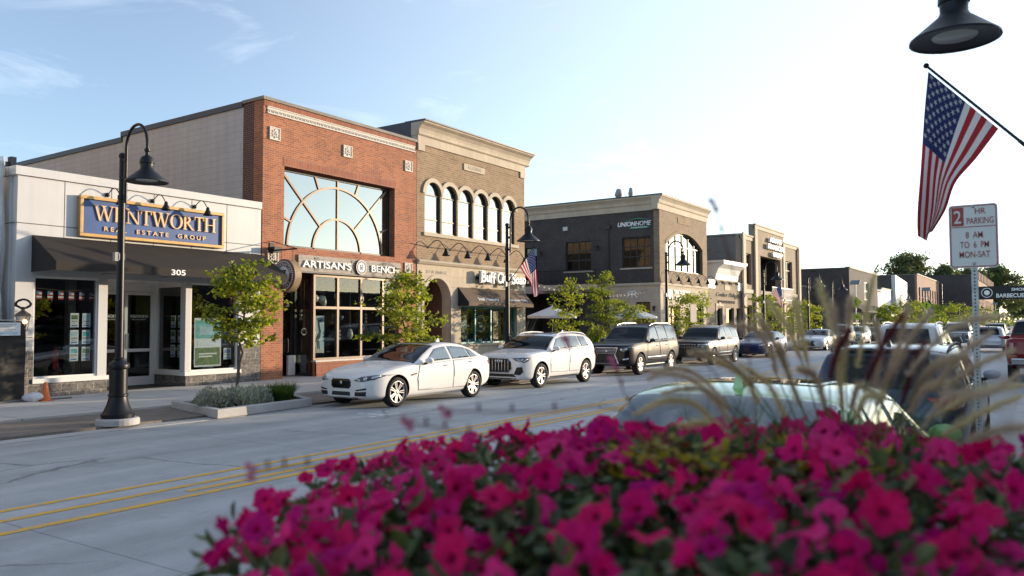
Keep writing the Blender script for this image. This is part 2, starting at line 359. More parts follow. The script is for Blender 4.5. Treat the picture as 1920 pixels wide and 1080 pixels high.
# ---------------------------------------------------------------- the road bed
def road_material():
    m = bpy.data.materials.new('road_concrete'); m.use_nodes = True; MAT['road_concrete'] = m
    n = m.node_tree.nodes; l = m.node_tree.links; b = n["Principled BSDF"]; b.inputs['Roughness'].default_value = 0.75
    g = n.new("ShaderNodeNewGeometry")
    def noise(sc, det, rough, scale3=None):
        t = n.new("ShaderNodeTexNoise"); t.inputs['Scale'].default_value = sc; t.inputs['Detail'].default_value = det; t.inputs['Roughness'].default_value = rough
        if scale3:
            mp = n.new("ShaderNodeMapping"); mp.inputs['Scale'].default_value = scale3; l.new(g.outputs['Position'], mp.inputs[0]); l.new(mp.outputs[0], t.inputs['Vector'])
        else: l.new(g.outputs['Position'], t.inputs['Vector'])
        return t
    def ramp(src, p0, c0, p1, c1):
        r = n.new("ShaderNodeValToRGB"); r.color_ramp.elements[0].position = p0; r.color_ramp.elements[0].color = (c0, c0, c0, 1)
        r.color_ramp.elements[1].position = p1; r.color_ramp.elements[1].color = (c1, c1, c1, 1); l.new(src, r.inputs[0]); return r
    def mul(a, bb):
        x = n.new("ShaderNodeMix"); x.data_type = 'RGBA'; x.blend_type = 'MULTIPLY'; x.inputs[0].default_value = 1
        l.new(a, x.inputs[6]); l.new(bb, x.inputs[7]); return x.outputs[2]
    base = n.new("ShaderNodeRGB"); base.outputs[0].default_value = (0.45, 0.46, 0.465, 1)
    c = mul(base.outputs[0], ramp(noise(0.25, 6, 0.6, (0.35, 1.2, 1)).outputs[0], 0.3, 0.80, 0.7, 1.12).outputs[0])     # long tyre-polished streaks
    c = mul(c, ramp(noise(2.2, 8, 0.75).outputs[0], 0.3, 0.86, 0.7, 1.1).outputs[0])
    c = mul(c, ramp(noise(60, 3, 0.6).outputs[0], 0.3, 0.90, 0.7, 1.08).outputs[0])
    c = mul(c, ramp(noise(1.1, 5, 0.8, (1, 1.6, 1)).outputs[0], 0.58, 1.0, 0.80, 0.55).outputs[0])                     # oil and tyre spots
    c = mul(c, ramp(noise(1.0, 4, 0.55, (0.03, 1.1, 1)).outputs[0], 0.34, 0.78, 0.62, 1.06).outputs[0])                  # wheel paths
    t = n.new("ShaderNodeTexBrick"); t.offset = 0; mp = n.new("ShaderNodeMapping"); mp.inputs['Location'].default_value = (0.9, -1.9, 0)
    mp.inputs['Rotation'].default_value = (0, 0, rad(-1.0))
    l.new(g.outputs['Position'], mp.inputs[0]); l.new(mp.outputs[0], t.inputs['Vector'])
    for k, v in (('Scale', 1), ('Mortar Size', 0.009), ('Mortar Smooth', 0.1), ('Brick Width', 4.6), ('Row Height', 3.45)): t.inputs[k].default_value = v
    t.inputs['Color1'].default_value = (1, 1, 1, 1); t.inputs['Color2'].default_value = (0.93, 0.94, 0.95, 1); t.inputs['Mortar'].default_value = (0.60, 0.59, 0.58, 1)
    c = mul(c, t.outputs[0])
    # crazed cracks
    v = n.new("ShaderNodeTexVoronoi"); v.feature = 'DISTANCE_TO_EDGE'; v.inputs['Scale'].default_value = 0.33
    dn = noise(1.5, 4, 0.6); mixv = n.new("ShaderNodeMix"); mixv.data_type = 'VECTOR'; mixv.inputs[0].default_value = 0.25
    l.new(g.outputs['Position'], mixv.inputs[4]); l.new(dn.outputs[1], mixv.inputs[5]); l.new(mixv.outputs[1], v.inputs['Vector'])
    ck = ramp(v.outputs[0], 0.0, 0.42, 0.007, 1.0); msk = ramp(noise(0.3, 2, 0.5).outputs[0], 0.44, 0.0, 0.52, 1.0)
    x = n.new("ShaderNodeMix"); x.data_type = 'RGBA'; x.inputs[6].default_value = (1, 1, 1, 1)
    l.new(msk.outputs[0], x.inputs[0]); l.new(ck.outputs[0], x.inputs[7])
    c = mul(c, x.outputs[2])
    l.new(c, b.inputs['Base Color'])
    bp = n.new("ShaderNodeBump"); bp.inputs['Strength'].default_value = 0.25; bp.inputs['Distance'].default_value = 0.01
    l.new(noise(90, 4, 0.7).outputs[0], bp.inputs['Height']); l.new(bp.outputs[0], b.inputs['Normal'])
road_material()
pmat('earth', (0.07, 0.08, 0.04), 0.95, var=(0.05, 0.4))
def worn(name, col):
    m = pmat(name, col, 0.7); n = m.node_tree.nodes; l = m.node_tree.links; b = n["Principled BSDF"]
    g = n.new("ShaderNodeNewGeometry"); t = n.new("ShaderNodeTexNoise"); t.inputs['Scale'].default_value = 7; t.inputs['Detail'].default_value = 8; t.inputs['Roughness'].default_value = 0.8
    l.new(g.outputs['Position'], t.inputs['Vector'])
    r = n.new("ShaderNodeValToRGB"); r.color_ramp.elements[0].position = 0.37; r.color_ramp.elements[1].position = 0.52
    r.color_ramp.elements[0].color = (0.36, 0.34, 0.30, 1); r.color_ramp.elements[1].color = (*col, 1)
    l.new(t.outputs[0], r.inputs[0]); l.new(r.outputs[0], b.inputs['Base Color'])
worn('yellow_paint', (0.80, 0.44, 0.03)); worn('road_white', (0.72, 0.72, 0.70))

F = 20.4                                   # facade line of the far side
SW = 0.10                                  # sidewalk level
mb = MB(); mb.add([(-3000, -3000, -0.02), (3000, -3000, -0.02), (3000, 3000, -0.02), (-3000, 3000, -0.02)], [(0, 1, 2, 3)])
ground('ground', mb, 'earth')
mb = MB(); mb.add([(-120, -2.2, 0), (420, -2.2, 0), (420, 14.0, 0), (-120, 14.0, 0)], [(0, 1, 2, 3)]); ground('road', mb, 'road_concrete')
# far side: pale gutter and flush kerb, paver strip, walk
mb = MB(); mb.box(-120, 420, 13.55, 13.95, -0.1, 0.012); ground('gutter', mb, 'concrete')
mb = MB(); mb.box(-120, 420, 13.95, 16.0, -0.1, 0.055); ground('paver_strip', mb, 'pavers')
mb = MB(); mb.box(-120, 420, 16.0, 60, -0.1, SW); ground('sidewalk', mb, 'sidewalk')
mb = MB(); mb.box(-120, 3.1, -2.3, 2.2, -0.1, 0.15); mb.box(3.1, 22, -2.3, .55, -.1, .15); mb.box(-120, 420, -30, -2.3, -0.1, 0.151); mb.box(58, 420, -2.3, .55, -0.1, 0.15)
ground('near_sidewalk', mb, 'sidewalk')
mb = MB(); mb.box(-120, 3.1, 2.2, 2.37, -0.1, 0.153); mb.box(3.1, 3.27, .72, 2.37, -.1, .153); mb.box(3.1, 22, .55, .72, -.1, .153); mb.box(58, 420, .55, .72, -0.1, 0.153); ground('kerb', mb, 'concrete')
# painted lines
def ribbon(mb, pts, wd, z=0.004):
    for (x0, y0), (x1, y1) in zip(pts, pts[1:]):
        mb.add([(x0, y0-wd/2, z), (x1, y1-wd/2, z), (x1, y1+wd/2, z), (x0, y0+wd/2, z)], [(0, 1, 2, 3)])
mb = MB()
ribbon(mb, [(-60, 8.72), (300, 8.72)], 0.11); ribbon(mb, [(-60, 7.78), (300, 7.78)], 0.12)
ribbon(mb, [(-60, 8.28), (4.9, 8.28), (12, 8.5), (300, 8.5)], 0.11)
ribbon(mb, [(5.35, 8.02), (12, 8.05), (15, 7.98), (300, 7.98)], 0.11)
ground('road_markings', mb, 'yellow_paint')
mb = MB()
for x in (11.95, 18.0, 24.2, 30.4, 36.6, 42.8, 49, 55.2, 61.4):
    mb.add([(x-0.06, 11.2, 0.004), (x+0.06, 11.2, 0.004), (x+0.06, 12.0, 0.004), (x-0.06, 12.0, 0.004)], [(0, 1, 2, 3)])
    ribbon(mb, [(x-0.45, 11.26), (x-0.06, 11.26)], 0.1); ribbon(mb, [(x+0.06, 11.26), (x+0.5, 11.26)], 0.1)
for x in (9.0, 15.6, 21.9):
    ribbon(mb, [(x, 3.05), (x+1.0, 3.05)], 0.1); mb.add([(x+.44, 2.3, 0.004), (x+.56, 2.3, 0.004), (x+.56, 3.0, 0.004), (x+.44, 3.0, 0.004)], [(0, 1, 2, 3)])
ribbon(mb, [(26, 3.3), (60, 3.3)], 0.1)
ground('parking_markings', mb, 'road_white')
mb = MB(); mb.lathe([(0.0001, 0.003), (0.33, 0.003)], (10.2, 9.9, 0.0), n=28, smooth=False); mb.lathe([(0.33, 0.003), (0.36, 0.005), (0.40, 0.003)], (10.2, 9.9, 0), n=28)
# ================================================================ buildings
# ---- serif capitals drawn as strokes (thick stems, thin hairlines, slab ends)
def serif_glyph(ch):
    T, t = 0.15, 0.055; S = []
    def l(x0, z0, x1, z1, w): S.append(('l', x0, z0, x1, z1, w))
    def sf(x, z, w=0.30): l(x-w/2, z, x+w/2, z, 0.05)
    if ch == 'W':
        l(.13, 1, .42, 0, T); l(.42, 0, .68, .93, t); l(.62, 1, .93, 0, T); l(.93, 0, 1.2, 1, t); sf(.13, .975); sf(.64, .975, .34); sf(1.2, .975); return S, 1.33
    if ch == 'E':
        l(.16, 0, .16, 1, T); l(.05, .975, .66, .975, .05); l(.05, .025, .70, .025, .05); l(.16, .51, .52, .51, .05)
        l(.64, 1, .64, .78, .05); l(.68, 0, .68, .25, .05); l(.52, .62, .52, .4, .045); return S, .78
    if ch == 'N':
        l(.17, 0, .17, 1, t); l(.12, 1, .84, 0, T); l(.86, 0, .86, 1, t); sf(.17, .025); sf(.12, .975, .24); sf(.86, .975); return S, 1.02
    if ch == 'T':
        l(.40, 0, .40, 1, T); l(.03, .97, .77, .97, .06); l(.05, 1, .04, .74, .05); l(.75, 1, .76, .74, .05); sf(.40, .025); return S, .80
    if ch == 'O': return [('o', .5, .5, .48, .52, .32, .47)], 1.0
    if ch == 'R':
        l(.17, 0, .17, 1, T); sf(.17, .025); sf(.13, .975, .22); S.append(('b', .17, .73, .42, .27, .27, .215)); l(.36, .48, .78, .0, T); sf(.80, .025, .2); return S, .88
    if ch == 'H':
        l(.18, 0, .18, 1, T); l(.80, 0, .80, 1, T); l(.18, .5, .80, .5, .05)
        for x in (.18, .80): sf(x, .025); sf(x, .975)
        return S, .98
    return [], .4
def serif_text(mb, s, x0, z0, wtot, h, y, depth, m=0):
    W = sum(serif_glyph(c)[1] for c in s); k = wtot/W; x = x0; e = 0
    for c in s:
        S, w_ = serif_glyph(c)
        for q in S:
            e += 0.0006
            if q[0] == 'l':
                _, a, b, c2, d, wd = q; vert = abs(b-d) > 1e-3
                dx = wd/2*k if vert else 0; dz = 0 if vert else wd/2*h
                A, B = (x+a*k, z0+b*h), (x+c2*k, z0+d*h)
                pts = [(A[0]-dx, A[1]-dz), (B[0]-dx, B[1]+(-dz)), (B[0]+dx, B[1]+dz), (A[0]+dx, A[1]+dz)] if vert else [(A[0], A[1]-dz), (B[0], B[1]-dz), (B[0], B[1]+dz), (A[0], A[1]+dz)]
                mb.prism(pts, y-depth-e, y, 'y', m)
            else:
                _, cx, cz, rx, rz, ix, iz = q; n = 20; a0, a1 = (0, 2*PI) if q[0] == 'o' else (-PI/2, PI/2)
                for i in range(n):
                    u, v = a0+(a1-a0)*i/n, a0+(a1-a0)*(i+1)/n
                    mb.prism([(x+(cx+rx*cos(u))*k, z0+(cz+rz*sin(u))*h), (x+(cx+rx*cos(v))*k, z0+(cz+rz*sin(v))*h),
                              (x+(cx+ix*cos(v))*k, z0+(cz+iz*sin(v))*h), (x+(cx+ix*cos(u))*k, z0+(cz+iz*sin(u))*h)], y-depth-e, y, 'y', m)
        x += w_*k
RX, UZ = (1, 0, 0), (0, 0, 1)              # lettering on the street fronts

def gooseneck(parent, x, y, z, out=0.75, up=0.28, drop=0.25, side=0.0, s=1.0, mat_='black_metal', name='sign_lamp'):
    """barn lamp on a bent arm; the shade is a sub-part"""
    mb = MB(); mb.lathe([(0.0001, 0.02), (0.06*s, 0.02), (0.075*s, 0), ], (x, y, z), ax='y', n=12, smooth=False)
    mb.ball((x, y-0.02, z), 0.05*s, 0.03, 0.05*s, 8)
    P = []
    for i in range(15):
        u = i/14
        P.append((x+side*u, y-out*(u**0.8), z+up*sin(PI*min(1, u*1.15))*1.0-drop*max(0, (u-0.8)/0.2)**1.5*0.4))
    mb.tube(P, 0.016*s, 6)
    a = child(mb, name, mat_, parent); e = P[-1]
    mb = MB(); mb.lathe([(0.025*s, 0.10*s), (0.055*s, 0.06*s), (0.06*s, 0.0), (0.10*s, -0.08*s), (0.155*s, -0.19*s), (0.145*s, -0.19*s), (0.05*s, -0.02*s)], (e[0], e[1], e[2]-0.05*s), n=14)
    mb.build('lamp_shade', mat_, a); return a

# ---------------------------------------------------------------- white panelled estate agency
W = thing('shop_building', 'low white panelled storefront with a blue estate agent sign and long dark awning', 'shop', (8.9, F, SW))
def at(o): return (-o.location.x, -o.location.y, -o.location.z)
def child(mb, name, mats, par, **k):
    """builds in world coordinates under a thing (or a part that sits at its thing's origin)"""
    r = par
    while r.parent: r = r.parent
    for q in (islands(mb, .03 if name != 'awning_frame' else .012) if name in ('stone_base', 'soldier_course', 'window_sill', 'door_surround', 'stone_trim', 'awning_frame', 'side_wall', 'parapet_block') else [mb]):
        o = q.build(name, mats, par, **k)
        if par is r: o.location = (-r.location.x, -r.location.y, -r.location.z)
    return o
def islands(mb, tol=.012):
    """one builder for each group of pieces that touch"""
    p = list(range(len(mb.v)))
    def find(i):
        while p[i] != i: p[i] = p[p[i]]; i = p[i]
        return i
    for f in mb.f:
        for a in f[1:]: p[find(a)] = find(f[0])
    box = {}
    for i, v in enumerate(mb.v):
        b = box.setdefault(find(i), [list(v), list(v)])
        for k in range(3): b[0][k] = min(b[0][k], v[k]); b[1][k] = max(b[1][k], v[k])
    ks = list(box)
    for i, a in enumerate(ks):
        for b in ks[:i]:
            if all(box[a][0][k] <= box[b][1][k]+tol and box[b][0][k] <= box[a][1][k]+tol for k in range(3)): p[find(a)] = find(b)
    out = {}
    for f, m_, s_ in zip(mb.f, mb.m, mb.sm):
        q = out.setdefault(find(f[0]), MB()); q.add([mb.v[i] for i in f], [tuple(range(len(f)))], m_, s_)
    return list(out.values())
mb = MB()
wall_x(mb, 8.95, 16.05, 3.06, 5.48, F, 0.25, [])
mb.box(8.95, 9.37, F, F+0.25, 1.22, 3.06); mb.box(10.96, 11.2, F, F+0.25, 0.55, 3.06)
mb.box(13.47, 13.64, F, F+0.25, 0.5, 3.06); mb.box(15.26, 16.05, F, F+0.25, 1.22, 3.06)
mb.box(8.9, 9.2, F+0.25, F+0.8, SW, 5.48); mb.box(8.95, 9.2, F+0.8, 37, SW, 5.3)
mb.box(15.85, 16.05, F+0.25, 37, SW, 5.3); mb.box(9.2, 15.85, 36.7, 37, SW, 5.3)
child(mb, 'wall', 'white_panel', W)
mb = MB(); mb.box(8.88, 16.07, F-0.03, F+0.32, 5.48, 5.70); mb.box(8.86, 9.25, F+0.32, F+0.85, 5.48, 5.70); child(mb, 'parapet', 'white_panel', W, bevel=0.01)
mb = MB()
for x in (10.05, 11.25, 12.45, 13.62, 14.8): mb.box(x-0.008, x+0.008, F-0.003, F+0.01, 4.0, 5.48)
mb.box(8.93, 16.05, F-0.004, F+0.01, 4.315, 4.333); mb.box(8.93, 16.05, F-0.034, F-0.02, 5.47, 5.482)
for z in (1.55, 2.05): mb.box(8.95, 9.37, F-0.003, F+0.01, z, z+.015); mb.box(15.26, 16.05, F-.003, F+.01, z, z+.015)
mb.box(8.897, 8.91, F+.02, F+.8, 4.315, 4.333)
child(mb, 'panel_joint', 'joint', W)
mb = MB()
mb.box(9.1, 9.37, F-0.05, F+0.24, SW, 1.22); mb.box(15.30, 16.04, F-0.06, F+0.24, SW, 1.22)
mb.box(9.37, 11.2, F-0.05, F+0.24, SW, 0.44); mb.box(13.47, 15.30, F-0.05, F+0.24, SW, 0.40); mb.box(13.47, 13.7, F+0.24, 21.9, SW, 0.4)
child(mb, 'stone_base', 'rock_block', W, bevel=0.012)
mb = MB(); mb.box(9.35, 11.22, F-0.09, F+0.24, 0.44, 0.55); mb.box(13.42, 15.32, F-0.09, F+0.24, 0.40, 0.5); mb.box(13.44, 13.72, F+.24, 21.9, .40, .5)
child(mb, 'window_sill', 'white_trim', W, bevel=0.008)
mb = MB(); mb.box(9.2, 15.85, F+.1, 36.7, 5.1, 5.2); child(mb, 'roof', 'roof', W)
mb = MB(); mb.box(7.5, 10.6, 24.6, 24.8, 5.1, 6.55); mb.box(10.55, 10.7, 24.5, 24.7, 5.1, 6.7); child(mb, 'roof_screen', 'dark_metal_cap', W)
# inside
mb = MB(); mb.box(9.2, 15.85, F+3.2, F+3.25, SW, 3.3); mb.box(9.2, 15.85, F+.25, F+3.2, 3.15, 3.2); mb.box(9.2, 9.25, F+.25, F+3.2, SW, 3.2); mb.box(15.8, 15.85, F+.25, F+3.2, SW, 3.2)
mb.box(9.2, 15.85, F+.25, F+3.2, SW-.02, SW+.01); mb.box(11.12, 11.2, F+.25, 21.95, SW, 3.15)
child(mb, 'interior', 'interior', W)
mb = MB(); mb.box(9.6, 10.9, F+1.9, F+2.0, .1, .65); mb.box(10.55, 10.75, F+.7, F+.9, .1, 3.1); child(mb, 'inside_column', 'interior_light', W)
def shop_window(par, x0, x1, z0, z1, y, glass='shop_glass', fm='white_trim', w=0.05, vs=(), hs=(), name='window'):
    mb = MB(); frame_x(mb, x0, x1, z0, z1, y+0.04, w, 0.08, vs, hs); f = child(mb, name, fm, par)
    MB().box(x0+w*.5, x1-w*.5, y+0.075, y+0.085, z0+w*.5, z1-w*.5).build('pane', glass, f); return f
w1 = shop_window(W, 9.37, 10.96, 0.55, 3.06, F)
w3 = shop_window(W, 13.64, 15.26, 0.5, 3.06, F)
mb = MB(); frame_y(mb, 20.52, 21.9, 0.5, 3.0, 13.5, 0.05, 0.08); mb.box(13.47, 13.6, F+.25, 21.9, 3.0, 3.06); f = child(mb, 'window', 'white_trim', W)
MB().box(13.53, 13.54, 20.55, 21.87, 0.53, 2.97).build('pane', 'shop_glass', f)
# entrance recess: pale frame, two glazed doors
mb = MB(); mb.box(11.2, 11.62, 21.9, 22.0, SW, 3.06); mb.box(11.62, 13.5, 21.9, 22.0, 2.82, 3.06); mb.box(13.42, 13.5, 21.9, 22.0, SW, 2.82); mb.box(11.2, 13.5, F+.26, 21.9, 3.06, 3.1)
child(mb, 'door_surround', 'white_trim', W)
for x0, x1, hx in ((11.63, 12.52, 12.44), (12.54, 13.42, 12.62)):
    mb = MB(); frame_x(mb, x0, x1, SW+.01, 2.81, 21.92, 0.09, 0.05, hs=(1.12,)); mb.box(x0+.09, x1-.09, 21.925, 21.965, SW+.1, .36)
    d = child(mb, 'door', 'white_trim', W); MB().box(x0+.05, x1-.05, 21.945, 21.955, .3, 2.75).build('pane', 'dark_glass', d)
    mb = MB(); mb.tube([(hx, 21.91, 1.2), (hx, 21.86, 1.2), (hx, 21.86, 1.55), (hx, 21.91, 1.55)], 0.014, 6); mb.box(hx-.045, hx+.045, 21.905, 21.918, 1.15, 1.6); mb.build('handle', 'steel', d)
    mb = MB(); mb.text('WENTWORTH', ((x0+x1)/2, 21.935, 2.1), RX, UZ, .55, .085, .004); mb.text('REAL ESTATE GROUP', ((x0+x1)/2, 21.935, 2.01), RX, UZ, .42, .025, .004); mb.build('lettering', 'white_paint', d)
mb = MB()
for x in (11.7, 12.6, 13.1): mb.lathe([(0.0001, 0), (.06, 0), (.07, .01)], (x, 21.1, 3.052), n=12)
child(mb, 'ceiling_light', 'lamp_glass', W)
# cards, poster and bunting behind the glass
def card(par, x, z, w_, h_, y, mats):
    mb = MB(); mb.box(x-w_/2, x+w_/2, y, y+.006, z-h_/2, z+h_/2, 0); mb.box(x-w_*.38, x+w_*.38, y-.004, y, z+h_*.05, z+h_*.36, 1)
    mb.box(x-w_*.36, x+w_*.36, y-.004, y, z-h_*.15, z-h_*.02, 2); mb.box(x-w_*.36, x+w_*.2, y-.004, y, z-h_*.25, z-h_*.2, 2); mb.box(x-w_*.36, x+w_*.36, y-.004, y, z-h_*.44, z-h_*.32, 3)
    return child(mb, 'listing_card', mats, par)
for i, x in enumerate((10.43, 10.73)):
    for k, z in enumerate((1.98, 1.55, 1.12)): card(W, x, z, .21, .36, F+.14, ['poster_white', ('poster_green', 'poster_sky', 'poster_teal')[(i+k) % 3], 'steel', 'poster_blue'])
for i, y in enumerate((20.85, 21.2)):
    for k, z in enumerate((1.95, 1.52, 1.09)):
        mb = MB(); mb.box(13.60, 13.606, y-.11, y+.11, z-.18, z+.18, 0); mb.box(13.594, 13.6, y-.08, y+.08, z, z+.13, 1); mb.box(13.594, 13.6, y-.08, y+.08, z-.15, z-.1, 2)
        child(mb, 'listing_card', ['poster_white', 'poster_green', 'poster_blue'], W)
mb = MB(); mb.box(13.85, 14.75, F+.13, F+.14, 0.62, 2.05, 0); mb.box(13.89, 14.71, F+.124, F+.13, 1.45, 1.98, 1); mb.box(13.89, 14.71, F+.124, F+.13, .67, 1.18, 2); mb.box(14.0, 14.5, F+.12, F+.124, 1.55, 1.8, 3); mb.box(13.95, 14.65, F+.124, F+.13, 1.24, 1.4, 0)
mb.box(14.0, 14.6, F+.121, F+.1245, .98, 1.02, 4); mb.box(14.0, 14.45, F+.121, F+.1245, .9, .94, 4)
child(mb, 'window_poster', ['poster_white', 'poster_teal', 'poster_green', 'poster_sky', 'white_paint'], W)
card(W, 14.98, .98, .26, .34, F+.14, ['poster_white', 'poster_blue', 'steel', 'poster_blue'])
mb = MB(); mb.tube([(9.42, F+.2, 2.78), (10.2, F+.2, 2.72), (10.93, F+.2, 2.78)], .005, 4)
for i in range(6):
    x = 9.52+i*.26
    for k in range(5): mb.box(x, x+.13, F+.195, F+.2, 2.70-.04*(k+1), 2.70-.04*k, 1+(k % 2))
    mb.box(x, x+.06, F+.191, F+.195, 2.62, 2.70, 3)
child(mb, 'flag_bunting', ['rope', 'red_paint', 'poster_white', 'poster_blue'], W)
# awning
mb = MB(); A0, A1, ay = 9.3, 16.1, F-1.2
mb.prism([(F-.02, 4.05), (ay, 3.36), (ay, 3.15), (ay+.02, 3.15), (ay+.02, 3.345), (F-.02, 4.03)], A0, A1, 'x', 0)
mb.prism([(F-.02, 4.045), (ay+.005, 3.355), (ay+.005, 3.15), (F-.02, 3.15)], A0-.012, A0-.002, 'x', 1); mb.prism([(F-.02, 4.045), (ay+.005, 3.355), (ay+.005, 3.15), (F-.02, 3.15)], A1+.002, A1+.012, 'x', 1)
aw = child(mb, 'awning', ['awning_brown', 'awning_side'], W)
mb = MB(); mb.text('305', (12.45, ay-.004, 3.25), RX, UZ, .42, .15, .008, bold=.02); mb.build('house_number', 'white_paint', aw)
mb = MB()
for x in (A0+.02, 11.0, 12.7, 14.4, A1-.02): mb.tube([(x, F-.03, 4.0), (x, ay+.03, 3.32), (x, ay+.03, 3.17), (x, F-.03, 3.17)], .014, 6)
[q.build('awning_frame', 'steel', aw) for q in islands(mb)]
# sign board
mb = MB(); mb.box(10.44, 14.53, F-.10, F-.03, 4.2, 5.09, 0); fw = .085
mb.box(10.36, 14.61, F-.16, F-.02, 5.085, 5.17, 1); mb.box(10.36, 14.61, F-.16, F-.02, 4.12, 4.205, 1); mb.box(10.36, 10.445, F-.158, F-.02, 4.205, 5.085, 1); mb.box(14.525, 14.61, F-.158, F-.02, 4.205, 5.085, 1)
sg = child(mb, 'sign_board', ['sign_blue', 'gold'], W, bevel=.01)
mb = MB(); serif_text(mb, 'WENTWORTH', 10.72, 4.56, 3.6, .40, F-.10, .035); mb.text('REAL  ESTATE  GROUP', (12.5, F-.115, 4.36), RX, UZ, 3.0, .12, .03, bold=.015, spacing=1.5); mb.build('lettering', 'letter_gold', sg)
for x in (11.2, 12.47, 13.77): gooseneck(W, x-.08, F-.03, 5.27, .48, .16, .2, side=.1, s=.85)

# ---------------------------------------------------------------- red brick craft shop
B = thing('brick_building', 'tall red brick shop with a fan-shaped upper window and white painted block side', 'shop', (16.1, F, SW))
def childs(par): return lambda mb, name, mats, **k: child(mb, name, mats, par, **k)
ch = childs(B)
mb = MB()
wall_x(mb, 16.1, 23.45, SW, 9.0, F, 0.45, [(16.95, 22.2, 4.38, 7.0), (16.95, 22.45, SW, 3.6)])
mb.box(18.36, 22.45, F+.002, F+.42, SW, .58)
ch(mb, 'wall', 'red_brick')
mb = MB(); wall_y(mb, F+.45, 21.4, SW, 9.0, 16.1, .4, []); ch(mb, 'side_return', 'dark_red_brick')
mb = MB(); mb.box(16.9, 22.25, F-.012, F+.1, 7.0, 7.28); mb.box(16.11, 23.44, F-.012, F+.1, 8.82, 9.0); mb.box(18.36, 22.45, F-.012, F+.05, .12, .52); ch(mb, 'soldier_course', 'red_soldier')
mb = MB(); wall_y(mb, 21.4, 28.5, SW, 8.9, 16.1, .3, []); wall_y(mb, 28.5, 37, SW, 8.7, 16.1, .3, []); wall_y(mb, 21.4, 37, SW, 8.7, 23.1, .3, []); mb.box(16.4, 23.1, 36.7, 37, SW, 8.7); mb.box(16.098, 16.15, 28.44, 28.56, SW, 8.7); ch(mb, 'side_wall', 'cmu_white')
mb = MB(); mb.box(16.04, 16.46, 21.4, 28.56, 8.9, 9.08); mb.box(16.04, 16.46, 28.56, 37.1, 8.7, 8.88); mb.box(16.04, 16.46, 28.5, 28.56, 8.7, 8.9); ch(mb, 'roof_flashing', 'dark_metal_cap')
mb = MB(); mb.box(16.4, 23.1, F+.45, 36.7, 8.2, 8.3); ch(mb, 'roof', 'roof')
mb = MB(); mb.box(16.05, 23.5, F-.06, F+.5, 9.0, 9.11); mb.box(16.05, 16.5, F+.5, 21.42, 9.0, 9.11); ch(mb, 'coping', 'coping', bevel=.01)
mb = MB(); mb.box(16.24, 23.33, F-.05, F-.0, 8.58, 8.62); mb.box(16.24, 23.33, F-.05, F, 8.79, 8.82); mb.box(16.24, 23.33, F-.02, F, 8.62, 8.79)
n_ = 44
for i in range(n_):
    x = 16.26+7.05*(i+.5)/n_; r_ = 7.05/n_
    for a, b in zip(arc(x, 8.64, r_*.62, 15, 165, 6), arc(x, 8.64, r_*.62, 15, 165, 6)[1:]):
        mb.prism([a, (a[0], a[1]-.025), (b[0], b[1]-.025), b], F-.045-.004*(i % 2), F-.01, 'y')
    mb.box(x-.02, x+.02, F-.042, F-.01, 8.625, 8.70)
ch(mb, 'frieze', 'cast_stone')
def rosette(x, z, s=.21):
    mb = MB(); mb.box(x-s, x+s, F-.03, F, z-s, z+s)
    for a in (x-s, x+s-.035): mb.box(a, a+.035, F-.055, F-.03, z-s, z+s)
    for a in (z-s, z+s-.035): mb.box(x-s+.035, x+s-.035, F-.053, F-.03, a, a+.035)
    for k in range(8):
        a = PI/4*k+PI/8*0; c_, s_ = cos(a), sin(a); L_ = s*.72; wv = s*.13; o = .05*s/.21
        mb.prism([(x+c_*o, z+s_*o), (x+c_*L_*.55-s_*wv, z+s_*L_*.55+c_*wv), (x+c_*L_, z+s_*L_), (x+c_*L_*.55+s_*wv, z+s_*L_*.55-c_*wv)], F-.055-.001*k, F-.03, 'y')
    mb.ball((x, F-.05, z), s*.14, .02, s*.14, 8); ch(mb, 'stone_tile', 'cast_stone')
for x in (16.53, 19.72, 22.95): rosette(x, 7.97)
for x in (16.5, 22.95): rosette(x, 4.0)
# fan window
mb = MB(); fy = F+.3; CX, CZ = 19.57, 4.42; wb_ = .05
def bar2(p, q, wd=.07, e=0.0):
    d = Vector((q[0]-p[0], q[1]-p[1])); n2 = Vector((-d.y, d.x)).normalized()*wd/2
    mb.prism([(p[0]-n2.x, p[1]-n2.y), (q[0]-n2.x, q[1]-n2.y), (q[0]+n2.x, q[1]+n2.y), (p[0]+n2.x, p[1]+n2.y)], fy-.012-e, fy+.06, 'y', 1)
frame_x(mb, 16.95, 22.2, 4.38, 7.0, fy-.02, .09, .1)
for R_ in (1.16, 2.27):
    A = arc(CX, CZ, R_, 0, 180, 40)
    for i in range(40):
        p, q = A[i], A[i+1]; k = (R_-.07)/R_
        mb.prism([p, q, (CX+(q[0]-CX)*k, CZ+(q[1]-CZ)*k), (CX+(p[0]-CX)*k, CZ+(p[1]-CZ)*k)], fy-.02, fy+.06, 'y', 1)
def hit(a):
    c_, s_ = cos(rad(a)), sin(rad(a)); t = min(((22.15-CX)/c_ if c_ > 1e-6 else (17.0-CX)/c_ if c_ < -1e-6 else 9), (6.95-CZ)/s_); return (CX+c_*t, CZ+s_*t)
for i, a in enumerate((45, 90, 135)): r0 = 1.14 if a != 90 else 0; bar2((CX+r0*cos(rad(a)), CZ+r0*sin(rad(a))), hit(a), e=.002*i)
for i, a in enumerate((22, 67.5, 112.5, 158)): bar2((CX+2.25*cos(rad(a)), CZ+2.25*sin(rad(a))), hit(a), e=.001*i)
fw_ = ch(mb, 'fan_window', ['dark_frame', 'bronze_frame'])
MB().box(16.98, 22.17, fy+.03, fy+.04, 4.41, 6.97).build('pane', 'upper_glass', fw_)
mb = MB(); mb.box(16.97, 22.18, fy+.1, fy+.12, 4.4, 6.98); ch(mb, 'dark_room_backing', 'black_void')  # black sheet standing in for the unlit room behind the fan window
